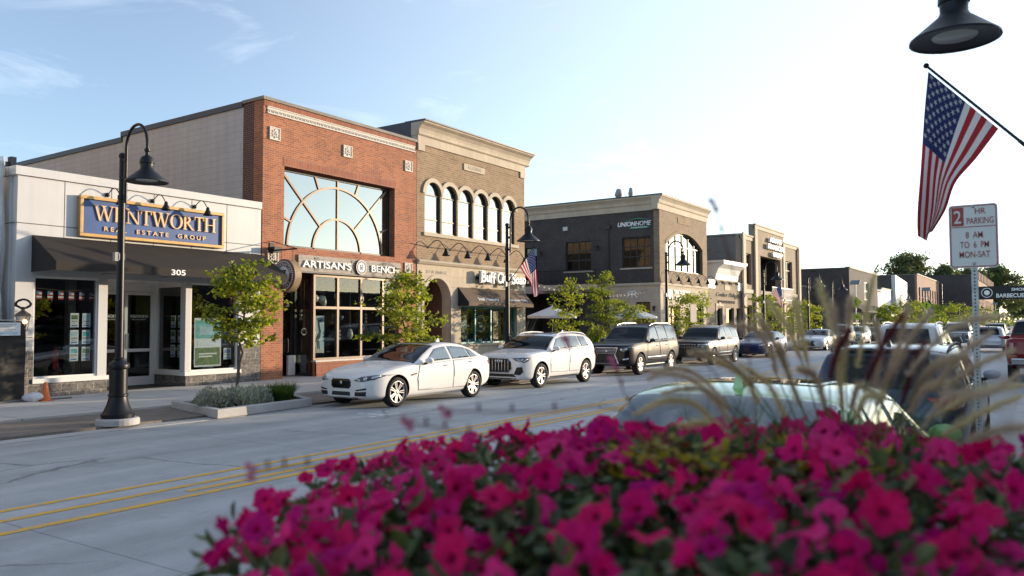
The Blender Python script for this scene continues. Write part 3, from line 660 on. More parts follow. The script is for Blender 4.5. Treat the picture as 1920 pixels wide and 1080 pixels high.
# timber fascia with lettering
mb = MB()
for i in range(5): z = 3.62+i*.108; mb.box(17.52, 22.47, F-.06-.003*(i % 2), F-.005, z, z+.104)
fa = ch(mb, 'fascia', 'wood_board')
mb = MB()
for x in (18.3, 20.0, 21.6):
    for z in (3.66, 4.02): mb.box(x-.1, x+.1, F-.075, F-.06, z, z+.09)
mb.box(17.5, 22.5, F-.075, F-.0, 3.565, 3.615); mb.build('steel_strap', 'coping', fa)
mb = MB(); mb.text("ARTISAN'S", (18.75, F-.10, 3.87), RX, UZ, 2.2, .25, .03, bold=.012); mb.build('lettering', 'white_paint', fa); mb = MB(); mb.text('BENCH', (21.58, F-.10, 3.87), RX, UZ, 1.42, .25, .03, bold=.012); mb.build('lettering', 'white_paint', fa)
mb = MB(); mb.lathe([(0.0001, 0), (.27, 0), (.27, .06)], (20.33, F-.13, 3.88), ax='y', n=32, m=0, smooth=False)
mb.lathe([(.235, -.005), (.245, -.008), (.255, -.005)], (20.33, F-.13, 3.88), ax='y', n=32, m=1); mb.lathe([(0.0001, -.004), (.17, -.004)], (20.33, F-.13, 3.88), ax='y', n=28, m=1, smooth=False)
def bench_mark(mb, P, k, m):
    for a, b, c, d in ((-.5, .5, .42, .56), (-.36, -.22, -.55, .42), (.22, .36, -.55, .42), (-.22, .22, .08, .18), (-.06, .06, -.5, .08)): P(mb, a*k, b*k, c*k, d*k, m)
bench_mark(mb, lambda mb, a, b, c, d, m: mb.box(20.33+a, 20.33+b, F-.142, F-.134, 3.88+c, 3.88+d, m), .17, 0)
mb.build('badge', ['black_metal', 'white_paint'], fa)
# shop front
mb = MB(); frame_x(mb, 18.3, 22.45, .62, 3.56, F+.08, .09, .1, vs=(19.42, 20.55, 21.68), hs=(2.42,)); sf = ch(mb, 'shop_window', 'bronze_frame')
MB().box(18.35, 22.4, F+.14, F+.15, .68, 3.5).build('pane', 'shop_glass', sf)
mb = MB(); frame_y(mb, F+.18, 21.5, .12, 3.56, 18.3, .08, .09, hs=(2.42,)); sf2 = ch(mb, 'shop_window', 'dark_frame'); MB().box(18.34, 18.35, F+.2, 21.48, .15, 3.5).build('pane', 'shop_glass', sf2)
mb = MB(); frame_x(mb, 16.97, 18.3, .12, 3.56, 21.5, .1, .08, hs=(2.5,)); dr = ch(mb, 'door', 'dark_frame'); MB().box(17.02, 18.25, 21.54, 21.55, .2, 3.5).build('pane', 'dark_glass', dr)
MB().tube([(18.05, 21.49, .9), (18.05, 21.44, .92), (18.05, 21.44, 1.35), (18.05, 21.49, 1.37)], .015, 6).build('handle', 'steel', dr)
mb = MB(); mb.box(18.3, 22.46, F-.05, F+.2, .58, .64); ch(mb, 'window_sill', 'cast_stone')
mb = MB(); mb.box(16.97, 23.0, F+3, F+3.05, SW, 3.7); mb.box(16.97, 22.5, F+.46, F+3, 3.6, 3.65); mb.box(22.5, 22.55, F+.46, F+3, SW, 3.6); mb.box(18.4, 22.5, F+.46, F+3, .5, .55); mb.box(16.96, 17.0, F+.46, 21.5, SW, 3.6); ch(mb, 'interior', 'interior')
# wares hanging in the window
def ware(x, y, z, kind, mb):
    mb.tube([(x, y, 3.5), (x, y, z)], .008, 4, m=2)
    if kind == 0: mb.lathe([(.001, .14), (.05, .13), (.13, .04), (.14, -.03), (.08, -.12), (.001, -.14)], (x, y, z), n=14, m=0)
    elif kind == 1: mb.lathe([(.001, .2), (.06, .17), (.10, .05), (.11, -.06), (.06, -.18), (.001, -.2)], (x, y, z), n=14, m=0)
    elif kind == 2:
        for k in range(3): mb.ball((x, y, z-.13*k), .055, m=0)
    elif kind == 3: mb.tube([(x+.11*cos(a*PI/8), y, z+.11*sin(a*PI/8)) for a in range(17)], .022, 6, m=0)
    elif kind == 4: mb.lathe([(.02, .05), (.13, .05), (.15, 0), (.09, -.1), (.001, -.12)], (x, y, z), n=14, m=1)
    elif kind == 5: mb.lathe([(.001, .14), (.05, .13), (.13, .05)], (x, y, z), n=14, m=0); mb.lathe([(.13, .05), (.145, -.02), (.13, -.06)], (x, y, z), n=14, m=1); mb.lathe([(.13, -.06), (.08, -.12), (.001, -.14)], (x, y, z), n=14, m=0)
for x, y, z, k in ((18.75, .5, 2.75, 5), (18.98, .45, 2.72, 0), (19.22, .6, 2.65, 1), (18.62, .4, 2.75, 0), (18.62, .45, 1.55, 1), (19.75, .5, 2.85, 3), (19.8, .4, 2.1, 4), (19.82, .45, 1.6, 2), (20.35, .45, 1.5, 1), (20.85, .4, 2.8, 1), (21.0, .5, 1.75, 3), (21.3, .6, 2.2, 2), (18.55, 1.0, 2.3, 2), (18.52, .8, 1.6, 3)):
    mb = MB(); ware(x, F+y, z, k, mb); tag(mb.build('hanging_ornament', ['ceramic', 'ceramic_blue', 'rope']), 'pale pottery and rope ornament hanging inside the brick craft shop window', 'ornament', 'pottery ornaments hanging in the craft shop window')
mb = MB(); mb.box(18.72, 19.35, F+.7, F+.73, .85, 2.15, 0)
mb.prism([(18.95, 1.25), (19.07, 1.5), (19.2, 1.65), (19.16, 1.42), (19.05, 1.25)], F+.68, F+.7, 'y', 1); mb.prism([(19.13, 1.6), (19.17, 1.62), (19.12, 1.9), (19.2, 1.98), (19.3, 2.0), (19.2, 2.03), (19.1, 1.98), (19.07, 1.9)], F+.681, F+.7, 'y', 1)
mb.prism([(19.03, 1.25), (19.045, 1.25), (19.06, .95), (19.05, .95)], F+.682, F+.7, 'y', 1); mb.prism([(19.1, 1.27), (19.115, 1.27), (19.14, .95), (19.13, .95)], F+.683, F+.7, 'y', 1)
for k in range(5): mb.prism([(18.76+.05*k, .87), (18.78+.05*k, .87), (18.78+.03*k, 1.5-.05*k)], F+.684, F+.7, 'y', 1)
mb.prism([(18.73, .86), (19.34, .86), (19.3, .98), (19.0, 1.02), (18.8, .95)], F+.685, F+.7, 'y', 2)
tag(mb.build('painting', ['poster_sky', 'heron_dark', 'steel']), 'blue painting of a wading heron displayed in the brick craft shop window', 'painting')
mb = MB(); mb.box(17.95, 18.25, 21.3, 21.42, .12, .8); tag(mb.build('planter_box', 'white_paint', bevel=.02), 'plain white box standing in the dark entry beside the brick shop door', 'box')
# round hanging sign on a bracket
S_ = thing('hanging_sign', 'round maroon drum sign with white bench emblem on a brick pier bracket', 'sign', (16.45, F, 3.4))
mb = MB(); mb.tube([(16.45, F, 4.2), (16.45, F-1.25, 4.2)], .025, 8); mb.tube([(16.45, F-.02, 4.5), (16.45, F-1.15, 4.22)], .012, 6)
for y in (.5, 1.05): mb.tube([(16.45, F-y, 4.2), (16.45, F-y, 3.82)], .014, 6)
mb.box(16.38, 16.52, F-.03, F, 3.9, 4.45); mb.box(16.3, 16.6, F-.35, F-.05, 4.14, 4.3); ch2 = childs(S_); ch2(mb, 'bracket', 'black_metal')
mb = MB(); mb.lathe([(.0001, -.16), (.47, -.16), (.52, -.13), (.52, .13), (.47, .16), (.0001, .16)], (16.45, F-.78, 3.37), ax='x', n=40, m=0)
mb.m = [1 if abs(Vector(mb.v[f[0]])[0]-16.45) < .14 and abs(Vector(mb.v[f[2]])[0]-16.45) < .14 else 0 for f in mb.f]; dr_ = ch2(mb, 'drum', ['maroon', 'wood_tan'], sharp=35)
mb = MB(); mb.lathe([(.0001, -.165), (.29, -.165)], (16.45, F-.78, 3.37), ax='x', n=36, smooth=False)
for k in range(40):
    a = 2*PI*k/40; mb.obox((16.285, F-.78+.44*cos(a), 3.37+.44*sin(a)), (.004, 0, 0), (0, .018*cos(a), .018*sin(a)), (0, -.02*sin(a), .02*cos(a)))
for txt, r_, top in (('HANDCRAFTED', .355, 1), ('EST 1963', .355, 0)):
    n_ = len(txt)
    for i, c_ in enumerate(txt):
        if c_ == ' ': continue
        a = (PI/2+(n_-1)*.125-.25*i) if top else (-PI/2-(n_-1)*.125+.25*i)
        R_ = Vector((0, -sin(a), cos(a)))*(-1 if top else 1); R_ = Vector((0, -R_.y, R_.z)); U_ = Vector((0, -cos(a), sin(a)))*(1 if top else -1)
        mb.text(c_, (16.283, F-.78-r_*cos(a), 3.37+r_*sin(a)), R_, U_, None, .085, .006)
mb.build('lettering', 'white_paint', dr_)
mb = MB(); bench_mark(mb, lambda mb, a, b, c, d, m: mb.box(16.27, 16.286, F-.78-b, F-.78-a, 3.37+c, 3.37+d, m), .3, 0); mb.build('emblem', 'maroon', dr_)

# ---------------------------------------------------------------- tan brick soap shop
K = thing('corniced_building', 'tan brick shop with six scalloped arched windows above a pale stone ground floor', 'shop', (23.47, F, SW))
ch = childs(K)
X0, X1 = 23.47, 31.2; AW = [(23.94+1.084*i, 23.94+1.084*i+.985) for i in range(6)]
mb = MB(); wall_x(mb, X0, X1, 4.32, 9.0, F, .4, [(a, b, 5.5, 7.6) for a, b in AW])
for a, b in AW: spandrel(mb, a, b, 7.06, 7.6, F, .4, .4925)
mb.box(X1-.3, X1, F+.4, 37, SW, 9.2); mb.box(X0, X0+.3, F+.4, 37, SW, 9.2); mb.box(X0, X1, 36.7, 37, SW, 9.2)
ch(mb, 'wall', 'tan_brick')
mb = MB(); mb.box(X0+.5, X1-.5, F-.012, F+.05, 8.72, 8.95); ch(mb, 'soldier_course', 'tan_brick')
mb = MB()
for i, (a, b) in enumerate(AW):
    A = arc((a+b)/2, 7.06, .4925, 0, 180, 20); Bq = arc((a+b)/2, 7.06, .66, 0, 180, 20)
    for j in range(20):
        p, q, r, s = A[j], A[j+1], Bq[j+1], Bq[j]
        lim = lambda v: (max((a if i else a-.3)-.05, min((b if i < 5 else b+.3)+.05, v[0])), v[1])
        mb.prism([p, q, lim(r), lim(s)], F-.07-.002*(i % 2), F, 'y')
ch(mb, 'arch_trim', 'limestone')
mb = MB(); mb.box(23.84, 30.6, F-.08, F+.1, 5.36, 5.5); ch(mb, 'window_sill', 'limestone', bevel=.01)
for a, b in AW:
    mb = MB(); frame_x(mb, a, b, 5.5, 7.07, F+.07, .05, .08, hs=(6.05,))
    A = arc((a+b)/2, 7.06, .492, 0, 180, 18); Bq = arc((a+b)/2, 7.06, .44, 0, 180, 18)
    for j in range(18): mb.prism([A[j], A[j+1], Bq[j+1], Bq[j]], F+.073, F+.15, 'y')
    wn = ch(mb, 'arched_window', 'dark_frame')
    mb = MB(); mb.box(a+.02, b-.02, F+.115, F+.12, 5.52, 7.05)
    A = arc((a+b)/2, 7.05, .46, 0, 180, 18)
    mb.prism(A, F+.115, F+.12, 'y'); mb.build('pane', 'upper_glass', wn)
mb = MB(); mb.box(X0+.3, X1-.3, F+.5, F+.55, 4.4, 8.0); ch(mb, 'dark_room_backing', 'black_void')  # one black sheet gives the dark of the room behind all six windows
# cornice
mb = MB(); mb.box(X0, X1, F-.06, F+.4, 8.98, 9.32); mb.box(X0+.02, X0+.42, F-.07, F, 8.72, 8.98); mb.box(X1-.42, X1-.02, F-.07, F, 8.72, 8.98)
prof = [(F+.3, 9.32), (F-.10, 9.32), (F-.14, 9.36), (F-.14, 9.40), (F-.12, 9.46), (F-.16, 9.58), (F-.26, 9.70), (F-.40, 9.78), (F-.42, 9.84), (F+.3, 9.84)]
mb.prism(prof, X0-.02, X1+.25, 'x'); ch(mb, 'cornice', 'limestone')
mb = MB(); mb.prism([(F-.47, 9.845), (F-.47, 9.90), (F+.6, 9.92), (F+.6, 9.845)], X0-.04, X1+.28, 'x'); mb.box(X0-.03, X0+.02, F+.3, F+2.6, 9.0, 9.9); mb.box(X0, X1, F+.4, 37, 9.2, 9.3); ch(mb, 'roof_flashing', 'dark_metal_cap')
mb = MB(); mb.box(26.45, 27.95, F-.05, F, 8.4, 8.68, 0); pq = ch(mb, 'plaque', ['limestone'], bevel=.01)
mb = MB(); mb.text('KLEBBA', (27.2, F-.053, 8.55), RX, UZ, .95, .15, .004); mb.build('lettering', 'coping', pq)
# stone ground floor
mb = MB(); wall_x(mb, X0, X1, SW, 4.2, F-.03, .45, [(23.87, 25.55, SW, 3.75), (26.25, 30.5, 1.0, 2.58)]); sp = spandrel(mb, 23.87, 25.55, 2.85, 3.75, F-.03, .45, .84)
ch(mb, 'stone_front', 'limestone_block')
mb = MB(); mb.prism([(F-.03, 4.2), (F-.10, 4.24), (F-.16, 4.32), (F-.16, 4.36), (F-.03, 4.42), (F, 4.42), (F, 4.2)], X0, X1, 'x'); mb.box(26.2, 30.55, F-.1, F+.1, .92, 1.0)
for x0_, x1_ in ((23.72, 23.87), (25.55, 25.7)): mb.box(x0_, x1_, F-.06, F, SW, 2.85)
A = arc(24.71, 2.85, .84, 0, 180, 24); Bq = arc(24.71, 2.85, .99, 0, 180, 24)
for j in range(24): mb.prism([A[j], A[j+1], Bq[j+1], Bq[j]], F-.062, F, 'y')
ch(mb, 'stone_trim', 'limestone')
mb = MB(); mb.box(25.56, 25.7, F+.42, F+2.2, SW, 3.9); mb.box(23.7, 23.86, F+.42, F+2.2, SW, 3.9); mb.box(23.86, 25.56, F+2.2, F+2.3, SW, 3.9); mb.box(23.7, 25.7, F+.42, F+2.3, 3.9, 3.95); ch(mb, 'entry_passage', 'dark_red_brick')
mb = MB(); frame_x(mb, 23.9, 25.0, .12, 2.6, F+1.6, .08, .06); d = ch(mb, 'door', 'teal'); MB().box(23.95, 24.95, F+1.62, F+1.63, .2, 2.55).build('pane', 'dark_glass', d); MB().box(24.84, 24.87, F+1.56, F+1.6, .95, 1.2).build('handle', 'steel', d)
mb = MB(); mb.text('311 W. MAIN ST.', (24.65, F-.034, 3.93), RX, UZ, 1.35, .13, .006); ch(mb, 'address_lettering', 'coping')
mb = MB(); frame_x(mb, 26.25, 30.5, 1.0, 2.58, F+.1, .07, .1, vs=(27.45, 28.62, 29.8)); sw = ch(mb, 'shop_window', 'teal'); MB().box(26.3, 30.45, F+.15, F+.155, 1.05, 2.55).build('pane', 'shop_glass', sw)
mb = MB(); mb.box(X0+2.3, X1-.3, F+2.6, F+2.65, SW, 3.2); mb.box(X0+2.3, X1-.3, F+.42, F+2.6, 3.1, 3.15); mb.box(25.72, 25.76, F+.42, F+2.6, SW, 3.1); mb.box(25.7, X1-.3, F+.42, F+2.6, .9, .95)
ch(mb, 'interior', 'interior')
mb = MB(); mb.box(26.4, 27.2, F+.3, F+.31, 1.2, 2.4, 0); mb.text('FRESH', (26.8, F+.295, 1.95), RX, UZ, .5, .1, .004, m=1); mb.text('SCENTS', (26.8, F+.295, 1.78), RX, UZ, .5, .1, .004, m=1); mb.box(29.05, 29.65, F+.3, F+.31, 1.15, 2.4, 2)
for i, x in enumerate((27.95, 29.0)):
    mb.tube([(x+.36*cos(a*PI/12), F+.19, 1.85+.36*sin(a*PI/12)) for a in range(25)], .012, 5, m=3)
    mb.tube([(x+.3*cos(a*PI/12), F+.19, 1.85+.3*sin(a*PI/12)) for a in range(25)], .008, 5, m=3); mb.text('BUFF CITY', (x, F+.188, 1.88), RX, UZ, .42, .09, .004, m=3); mb.text('SOAP', (x, F+.188, 1.74), RX, UZ, .22, .09, .004, m=3)
for i in range(24): x = 26.5+i*.16; mb.lathe([(.05, 0), (.05, .14), (.02, .18), (.02, .22)], (x, F+.9, 1.0), n=8, m=(4, 5, 6)[i % 3])
ch(mb, 'window_display', ['olive_poster', 'white_paint', 'poster_orange', 'teal', 'poster_white', 'poster_blue', 'poster_teal'])
mb = MB(); ay = F-.62
mb.prism([(F-.05, 3.38), (ay, 2.75), (ay, 2.60), (ay+.015, 2.60), (ay+.015, 2.74), (F-.05, 3.36)], 26.05, 31.0, 'x', 0)
for x in (26.04, 31.0): mb.prism([(F-.05, 3.375), (ay+.004, 2.745), (ay+.004, 2.6), (F-.05, 2.6)], x, x+.012, 'x', 1)
aw = ch(mb, 'awning', ['awning_tan', 'awning_side'])
mb = MB(); nrm = Vector((0, -.63, .57)).normalized(); U_ = Vector((0, .57, .63)).normalized(); pc = Vector((0, ay+.13, 2.75+.13*.63/.57))+nrm*.012
mb.text('Small Wonderful', (27.6, pc.y, pc.z), RX, U_, 1.55, .17, .004, bold=.012, shear=.25); mb.text('Handmade Daily', (29.9, pc.y, pc.z), RX, U_, 1.55, .17, .004, bold=.012, shear=.25); mb.build('lettering', 'white_paint', aw)
mb = MB(); xs = 27.25; mb2 = MB()
for i, (c_, w_, h_, dz) in enumerate((('B', .34, .50, .02), ('u', .22, .30, -.06), ('f', .2, .48, .0), ('f', .2, .48, -.02), (' ', .1, 0, 0), ('C', .32, .5, .02), ('i', .1, .42, 0), ('t', .2, .44, 0), ('y', .24, .44, -.12), (' ', .1, 0, 0), ('S', .3, .5, .02), ('o', .24, .3, -.06), ('a', .24, .3, -.06), ('p', .26, .44, -.12))):
    if c_ != ' ':
        mb.text(c_, (xs+w_/2, F-.32, 3.86+dz), RX, (.06, 0, 1), w_, h_, .14, bold=.012); mb2.text(c_, (xs+w_/2, F-.245, 3.86+dz), RX, (.06, 0, 1), w_+.04, h_+.04, .03, bold=.03)
    xs += w_+.03
mb2.box(27.3, xs, F-.22, F-.03, 3.76, 3.90); lt = ch(mb2, 'sign_letters', 'black_metal'); mb.build('letter_face', 'white_paint', lt)
for i in range(5): gooseneck(K, 24.15+i*1.42, F, 4.92, .72, .26, .3, side=.25, s=1.05)
mb = MB(); mb.tube([(23.1, F-.02, 4.98)]+[(24.15+i*1.42, F-.03, 4.92) for i in range(5)], .012, 5); ch(mb, 'conduit', 'black_metal')
# ---------------------------------------------------------------- brown brick steakhouse across the courtyard
U = thing('corner_building', 'dark brown brick corner building with big segmental arched window and pale stone base', 'restaurant', (47.0, F, SW))
ch = childs(U); UX = 47.0; UE = 55.5
mb = MB(); wall_y(mb, F+.4, 31.0, 4.45, 9.15, UX, .4, [(21.03, 23.05, 5.47, 7.48), (25.38, 27.35, 5.42, 7.42), (29.7, 30.7, 4.9, 7.2)])
wall_y(mb, 24.0, 26.3, SW, 3.9, UX, .4, [])
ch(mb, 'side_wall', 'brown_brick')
mb = MB(); wall_x(mb, UX, UE, 4.45, 9.15, F, .4, [(48.0, 54.6, 5.3, 8.0)]); spandrel(mb, 48.0, 54.6, 7.0, 8.0, F, .4, .93)
mb.box(UE-.3, UE, F+.4, 40, SW, 9.15); mb.box(UX+.4, UE-.3, 39.7, 40, SW, 9.15)
ch(mb, 'wall', 'union_brick')
mb = MB(); a_ = 3.3; R_ = (a_*a_+.93*.93)/(2*.93); h_ = math.asin(a_/R_)
P1 = [(51.3+R_*sin(-h_+2*h_*i/20), 7.0+.93-R_+R_*cos(-h_+2*h_*i/20)) for i in range(21)]; P2 = [(51.3+(R_+.22)*sin(-h_+2*h_*i/20), 7.0+.93-R_+(R_+.22)*cos(-h_+2*h_*i/20)) for i in range(21)]
for j in range(20): mb.prism([P1[j], P1[j+1], P2[j+1], P2[j]], F-.03, F, 'y')
ch(mb, 'arch_trim', 'tan_brick')
mb = MB(); frame_x(mb, 48.0, 54.6, 5.3, 7.06, F+.2, .07, .1, vs=(49.1, 50.2, 51.3, 52.4, 53.5))
for j in range(20): mb.prism([P1[j], P1[j+1], (P1[j+1][0], P1[j+1][1]-.08), (P1[j][0], P1[j][1]-.08)], F+.203, F+.29, 'y')
for x in (49.1, 50.2, 51.3, 52.4, 53.5): mb.box(x-.035, x+.035, F+.206, F+.3, 7.0, 6.93+.0+R_*cos(math.asin((x-51.3)/R_))-R_+.98)
wn = ch(mb, 'arched_window', 'dark_frame')
mb = MB(); mb.prism(P1+[(54.6, 5.32), (48.0, 5.32)][::1], F+.26, F+.265, 'y'); mb.build('pane', 'upper_glass', wn)
MB().box(47.6, 55.0, F+.5, F+.55, 5, 8.3).build('dark_room_sheet', 'black_void', wn)  # black sheet in place of the dark room behind the arch
for y0, y1, z0, z1 in ((21.03, 23.05, 5.47, 7.48), (25.38, 27.35, 5.42, 7.42)):
    mb = MB(); frame_y(mb, y0, y1, z0, z1, UX+.12, .07, .08, vs=((y0+y1)/2,), hs=(z0+(z1-z0)*.36, z0+(z1-z0)*.68))
    for q in (.25, .75): y = y0+(y1-y0)*q; mb.box(UX+.14, UX+.19, y-.015, y+.015, z0+.07, z1-.07)
    wn = ch(mb, 'window', 'dark_frame'); MB().box(UX+.17, UX+.175, y0+.04, y1-.04, z0+.04, z1-.04).build('pane', 'dark_glass', wn)
    MB().box(UX+.38, UX+.42, y0-.1, y1+.1, z0-.1, z1+.1).build('dark_room_sheet', 'black_void', wn)  # room darkness as a black sheet behind each side window
mb = MB(); frame_y(mb, 29.7, 30.7, 4.9, 7.2, UX+.12, .06, .08); wn = ch(mb, 'balcony_door', 'dark_frame'); MB().box(UX+.17, UX+.2, 29.7, 30.7, 4.9, 7.2).build('pane', 'dark_glass', wn)
for y0, y1, z in ((20.9, 23.2, 5.36), (25.2, 27.5, 5.3)):
    mb = MB(); mb.box(UX-.07, UX+.1, y0, y1, z, z+.1); ch(mb, 'window_sill', 'limestone')
mb = MB(); pr = [(-.0, 9.15), (-.05, 9.15), (-.05, 9.5), (-.12, 9.56), (-.16, 9.75), (-.3, 9.92), (-.36, 9.95), (-.36, 10.05), (0.4, 10.05), (.4, 9.15)]
mb.prism([(F+a, b) for a, b in pr], UX-.362, UE+.1, 'x'); mb.prism([(UX+a, b-.003) for a, b in pr], F+.402, 31.2, 'y') ; ch(mb, 'cornice', 'limestone')
mb = MB(); mb.box(UX-.4, UE+.15, F-.4, 31.3, 10.05, 10.12); mb.box(UX+.4, UE-.3, 31, 40, 9.0, 9.15); ch(mb, 'roof', 'dark_metal_cap')
mb = MB(); wall_y(mb, F+.42, 24.0, SW, 4.3, UX, .4, [(21.08, 22.1, SW, 3.22)]); wall_x(mb, UX, UE, SW, 4.3, F-.02, .45, [(48.3, 50.2, SW, 3.0), (51.2, 54.6, .7, 3.0)])
ch(mb, 'stone_front', 'limestone_block')
mb = MB(); mb.box(UX-.1, UE+.05, F-.1, F+.3, 4.3, 4.45); mb.box(UX-.1, UX+.3, F+.3, 24.0, 4.3, 4.45); mb.box(UX-.13, UX+.3, 24.0, 31, 3.95, 4.45); ch(mb, 'stone_band', 'limestone')
mb = MB(); mb.box(UX+2.8, UX+2.9, F+.5, 31, SW, 4.0); mb.box(UX, UX+2.8, 31, 31.2, SW, 4.0); mb.box(UX+.4, UX+2.8, F+.45, 31, 3.9, 3.94); mb.box(UX+.5, UE-.3, F+2.3, F+2.35, SW, 3.6); ch(mb, 'interior', 'interior')
mb = MB(); frame_x(mb, 48.3, 50.2, SW, 3.0, F+.15, .08, .08, vs=(49.25,), hs=(2.3,)); dd = ch(mb, 'door', 'dark_frame'); MB().box(48.35, 50.15, F+.2, F+.21, .2, 2.95).build('pane', 'dark_glass', dd)
mb = MB(); frame_x(mb, 51.2, 54.6, .7, 3.0, F+.15, .08, .08, vs=(52.3, 53.5), hs=(2.3,)); dd = ch(mb, 'shop_window', 'dark_frame'); MB().box(51.25, 54.55, F+.2, F+.21, .75, 2.95).build('pane', 'shop_glass', dd)
mb = MB(); frame_y(mb, 21.08, 22.1, .15, 3.2, UX+.15, .08, .08); dd = ch(mb, 'side_door', 'dark_frame'); MB().box(UX+.2, UX+.21, 21.1, 22.1, .2, 3.15).build('pane', 'dark_glass', dd)
# lettering on the corner building
mb = MB(); YD = (0, -1, 0)
mb.text('UNION', (UX-.06, 22.68, 8.33), YD, UZ, 1.28, .30, .05, bold=.03, shear=.2); mb.text('HOME', (UX-.06, 21.5, 8.33), YD, UZ, 1.1, .30, .05, bold=.008, shear=.2); ch(mb, 'sign_letters', 'white_paint')
mb = MB(); mb.prism([(22.5, 8.0), (21.15, 8.0), (21.05, 8.14), (22.4, 8.14)], UX-.07, UX-.03, 'x', 0); mb.text('MORTGAGE', (UX-.075, 21.78, 8.07), YD, UZ, 1.1, .085, .01, m=1)
for s_ in (1, -1):
    mb.prism([(21.9, 8.70), (21.9, 8.64), (21.9+s_*.75, 8.53), (21.9+s_*.75, 8.57)], UX-.07, UX-.03, 'x', 0)
ch(mb, 'sign_plate', ['green_sign', 'white_paint'])
mb = MB(); mb.text('R', (UX-.05, 22.55, 3.72), (0, 1, 0), UZ, .42, .45, .05); mb.text('R', (UX-.05, 22.15, 3.72), YD, UZ, .42, .45, .05); ch(mb, 'sign_letters', 'white_paint')
mb = MB(); mb.text('R', (48.15, F-.06, 3.72), (-1, 0, 0), UZ, .5, .62, -.05); mb.text('R', (48.65, F-.06, 3.72), RX, UZ, .5, .62, .05); mb.text('THE RESERVE', (50.5, F-.06, 3.9), RX, UZ, 2.8, .26, .05, bold=.02); mb.text('STEAKHOUSE', (50.6, F-.06, 3.52), RX, UZ, 2.3, .24, .05, bold=.02); ch(mb, 'sign_letters', 'white_paint')
mb = MB(); mb.box(50.0, 52.3, F-.03, F, 8.55, 8.95); ch(mb, 'plaque', 'tan_brick')
for i in range(5): gooseneck(U, 48.0+i*1.75, F, 4.95, .75, .28, .3, side=.3, s=1.1)
mb = MB(); mb.box(UX-.08, UX, 24.0, 24.12, 4.45, 8.0); mb.prism([(23.9, 8.1), (24.22, 8.1), (24.3, 8.35), (23.82, 8.35)], UX-.16, UX, 'x'); ch(mb, 'downpipe', 'dark_frame')
mb = MB(); mb.box(UX-.12, UX, 27.1, 27.5, 8.2, 8.5, 0); mb.box(UX-.14, UX-.12, 27.15, 27.45, 8.24, 8.46, 1); ch(mb, 'floodlight', ['steel', 'lamp_glass'])
for y, z in ((24.83, 6.85), (29.3, 6.7), (20.78, 2.75), (26.1, 2.5)):
    mb = MB(); mb.box(UX-.2, UX, y-.03, y+.03, z+.16, z+.2, 0); mb.lathe([(.001, .22), (.09, .14), (.11, .12), (.0901, .1), (.07, -.12), (.001, -.16)], (UX-.17, y, z), n=8, m=0, smooth=False); mb.ball((UX-.17, y, z), .05, m=1)
    tag(mb.build('wall_lantern', ['dark_frame', 'glow' if z < 3 else 'lamp_glass']), {24.83: 'unlit dark lantern beside the drainpipe on the brown brick side wall', 29.3: 'unlit dark lantern by the balcony door on the brown side wall', 20.78: 'glowing lantern on the stone corner of the steakhouse', 26.1: 'glowing lantern on the brick pier behind the patio umbrella'}[y], 'lantern')
# balcony over the patio
mb = MB(); mb.box(UX-1.5, UX-.14, 24.1, 29.0, 4.05, 4.42); ch(mb, 'balcony_slab', 'limestone')
mb = MB()
for z in (4.6, 5.35): mb.box(UX-1.48, UX-1.44, 24.2, 28.9, z, z+.04)
for i in range(38): y = 24.25+i*.125; mb.box(UX-1.47, UX-1.45, y-.008, y+.008, 4.42, 5.35)
ch(mb, 'balcony_railing', 'black_metal')
# roof vents
for y, k in ((23.9, .5), (23.0, .32)):
    mb = MB(); mb.lathe([(.22*k*2, 0), (.22*k*2, .5), (.3*k*2, .6), (.16*k*2, 1.0), (.001, 1.05)], (UX+1.3, y, 9.95), n=14); tag(mb.build('roof_vent', 'steel'), 'wide grey roof vent above the brown corner building' if k == .5 else 'thin grey roof vent pipe above the brown corner building', 'roof vent')
mb = MB(); mb.lathe([(.2, 0), (.2, .55), (.27, .56), (.27, .9), (.001, .92)], (17.6, 35.2, 8.5), n=14); tag(mb.build('roof_vent', 'steel'), 'silver vent stack on the white block roof edge far left', 'roof vent')
# courtyard back wall
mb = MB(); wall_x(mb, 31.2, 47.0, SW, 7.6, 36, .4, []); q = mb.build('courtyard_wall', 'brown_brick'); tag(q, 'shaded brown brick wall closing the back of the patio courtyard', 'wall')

# ---------------------------------------------------------------- low grey brick interiors shop
I = thing('low_shop_building', 'low grey brick interiors shop with a white curved metal pediment over its front', 'shop', (UE, F, SW)); ch = childs(I)
mb = MB(); wall_x(mb, UE, 63.2, SW, 4.35, F+.02, .4, [(57.4, 58.6, SW, 2.95), (59.6, 61.4, .7, 3.0), (62.0, 63.0, .7, 3.0)]); mb.box(57.1, 62.2, F+.02, F+.42, 4.35, 5.1); mb.box(UE, 63.2, 35, 35.3, SW, 4.35); mb.box(UE+.01, UE+.25, F+.42, 35, SW, 4.35); ch(mb, 'wall', 'grey_brick')
mb = MB(); mb.prism([(F-.05, 5.1), (F-.1, 5.5), (F-.3, 5.95), (F-.7, 6.25), (F-.7, 6.35), (F+1.2, 6.35), (F+1.2, 5.1)], 57.1, 62.2, 'x'); mb.box(56.9, 62.4, F-.78, F+1.3, 6.35, 6.5); ch(mb, 'pediment', 'white_trim')
for x0, x1 in ((55.6, 57.05), (62.25, 64.2)):
    mb = MB(); mb.box(x0, x1, F-.03, F+.4, 4.4, 5.05); ch(mb, 'side_panel', 'white_trim')
mb = MB(); mb.box(UE, 63.2, F+.45, 35, 4.1, 4.2); ch(mb, 'roof', 'roof')
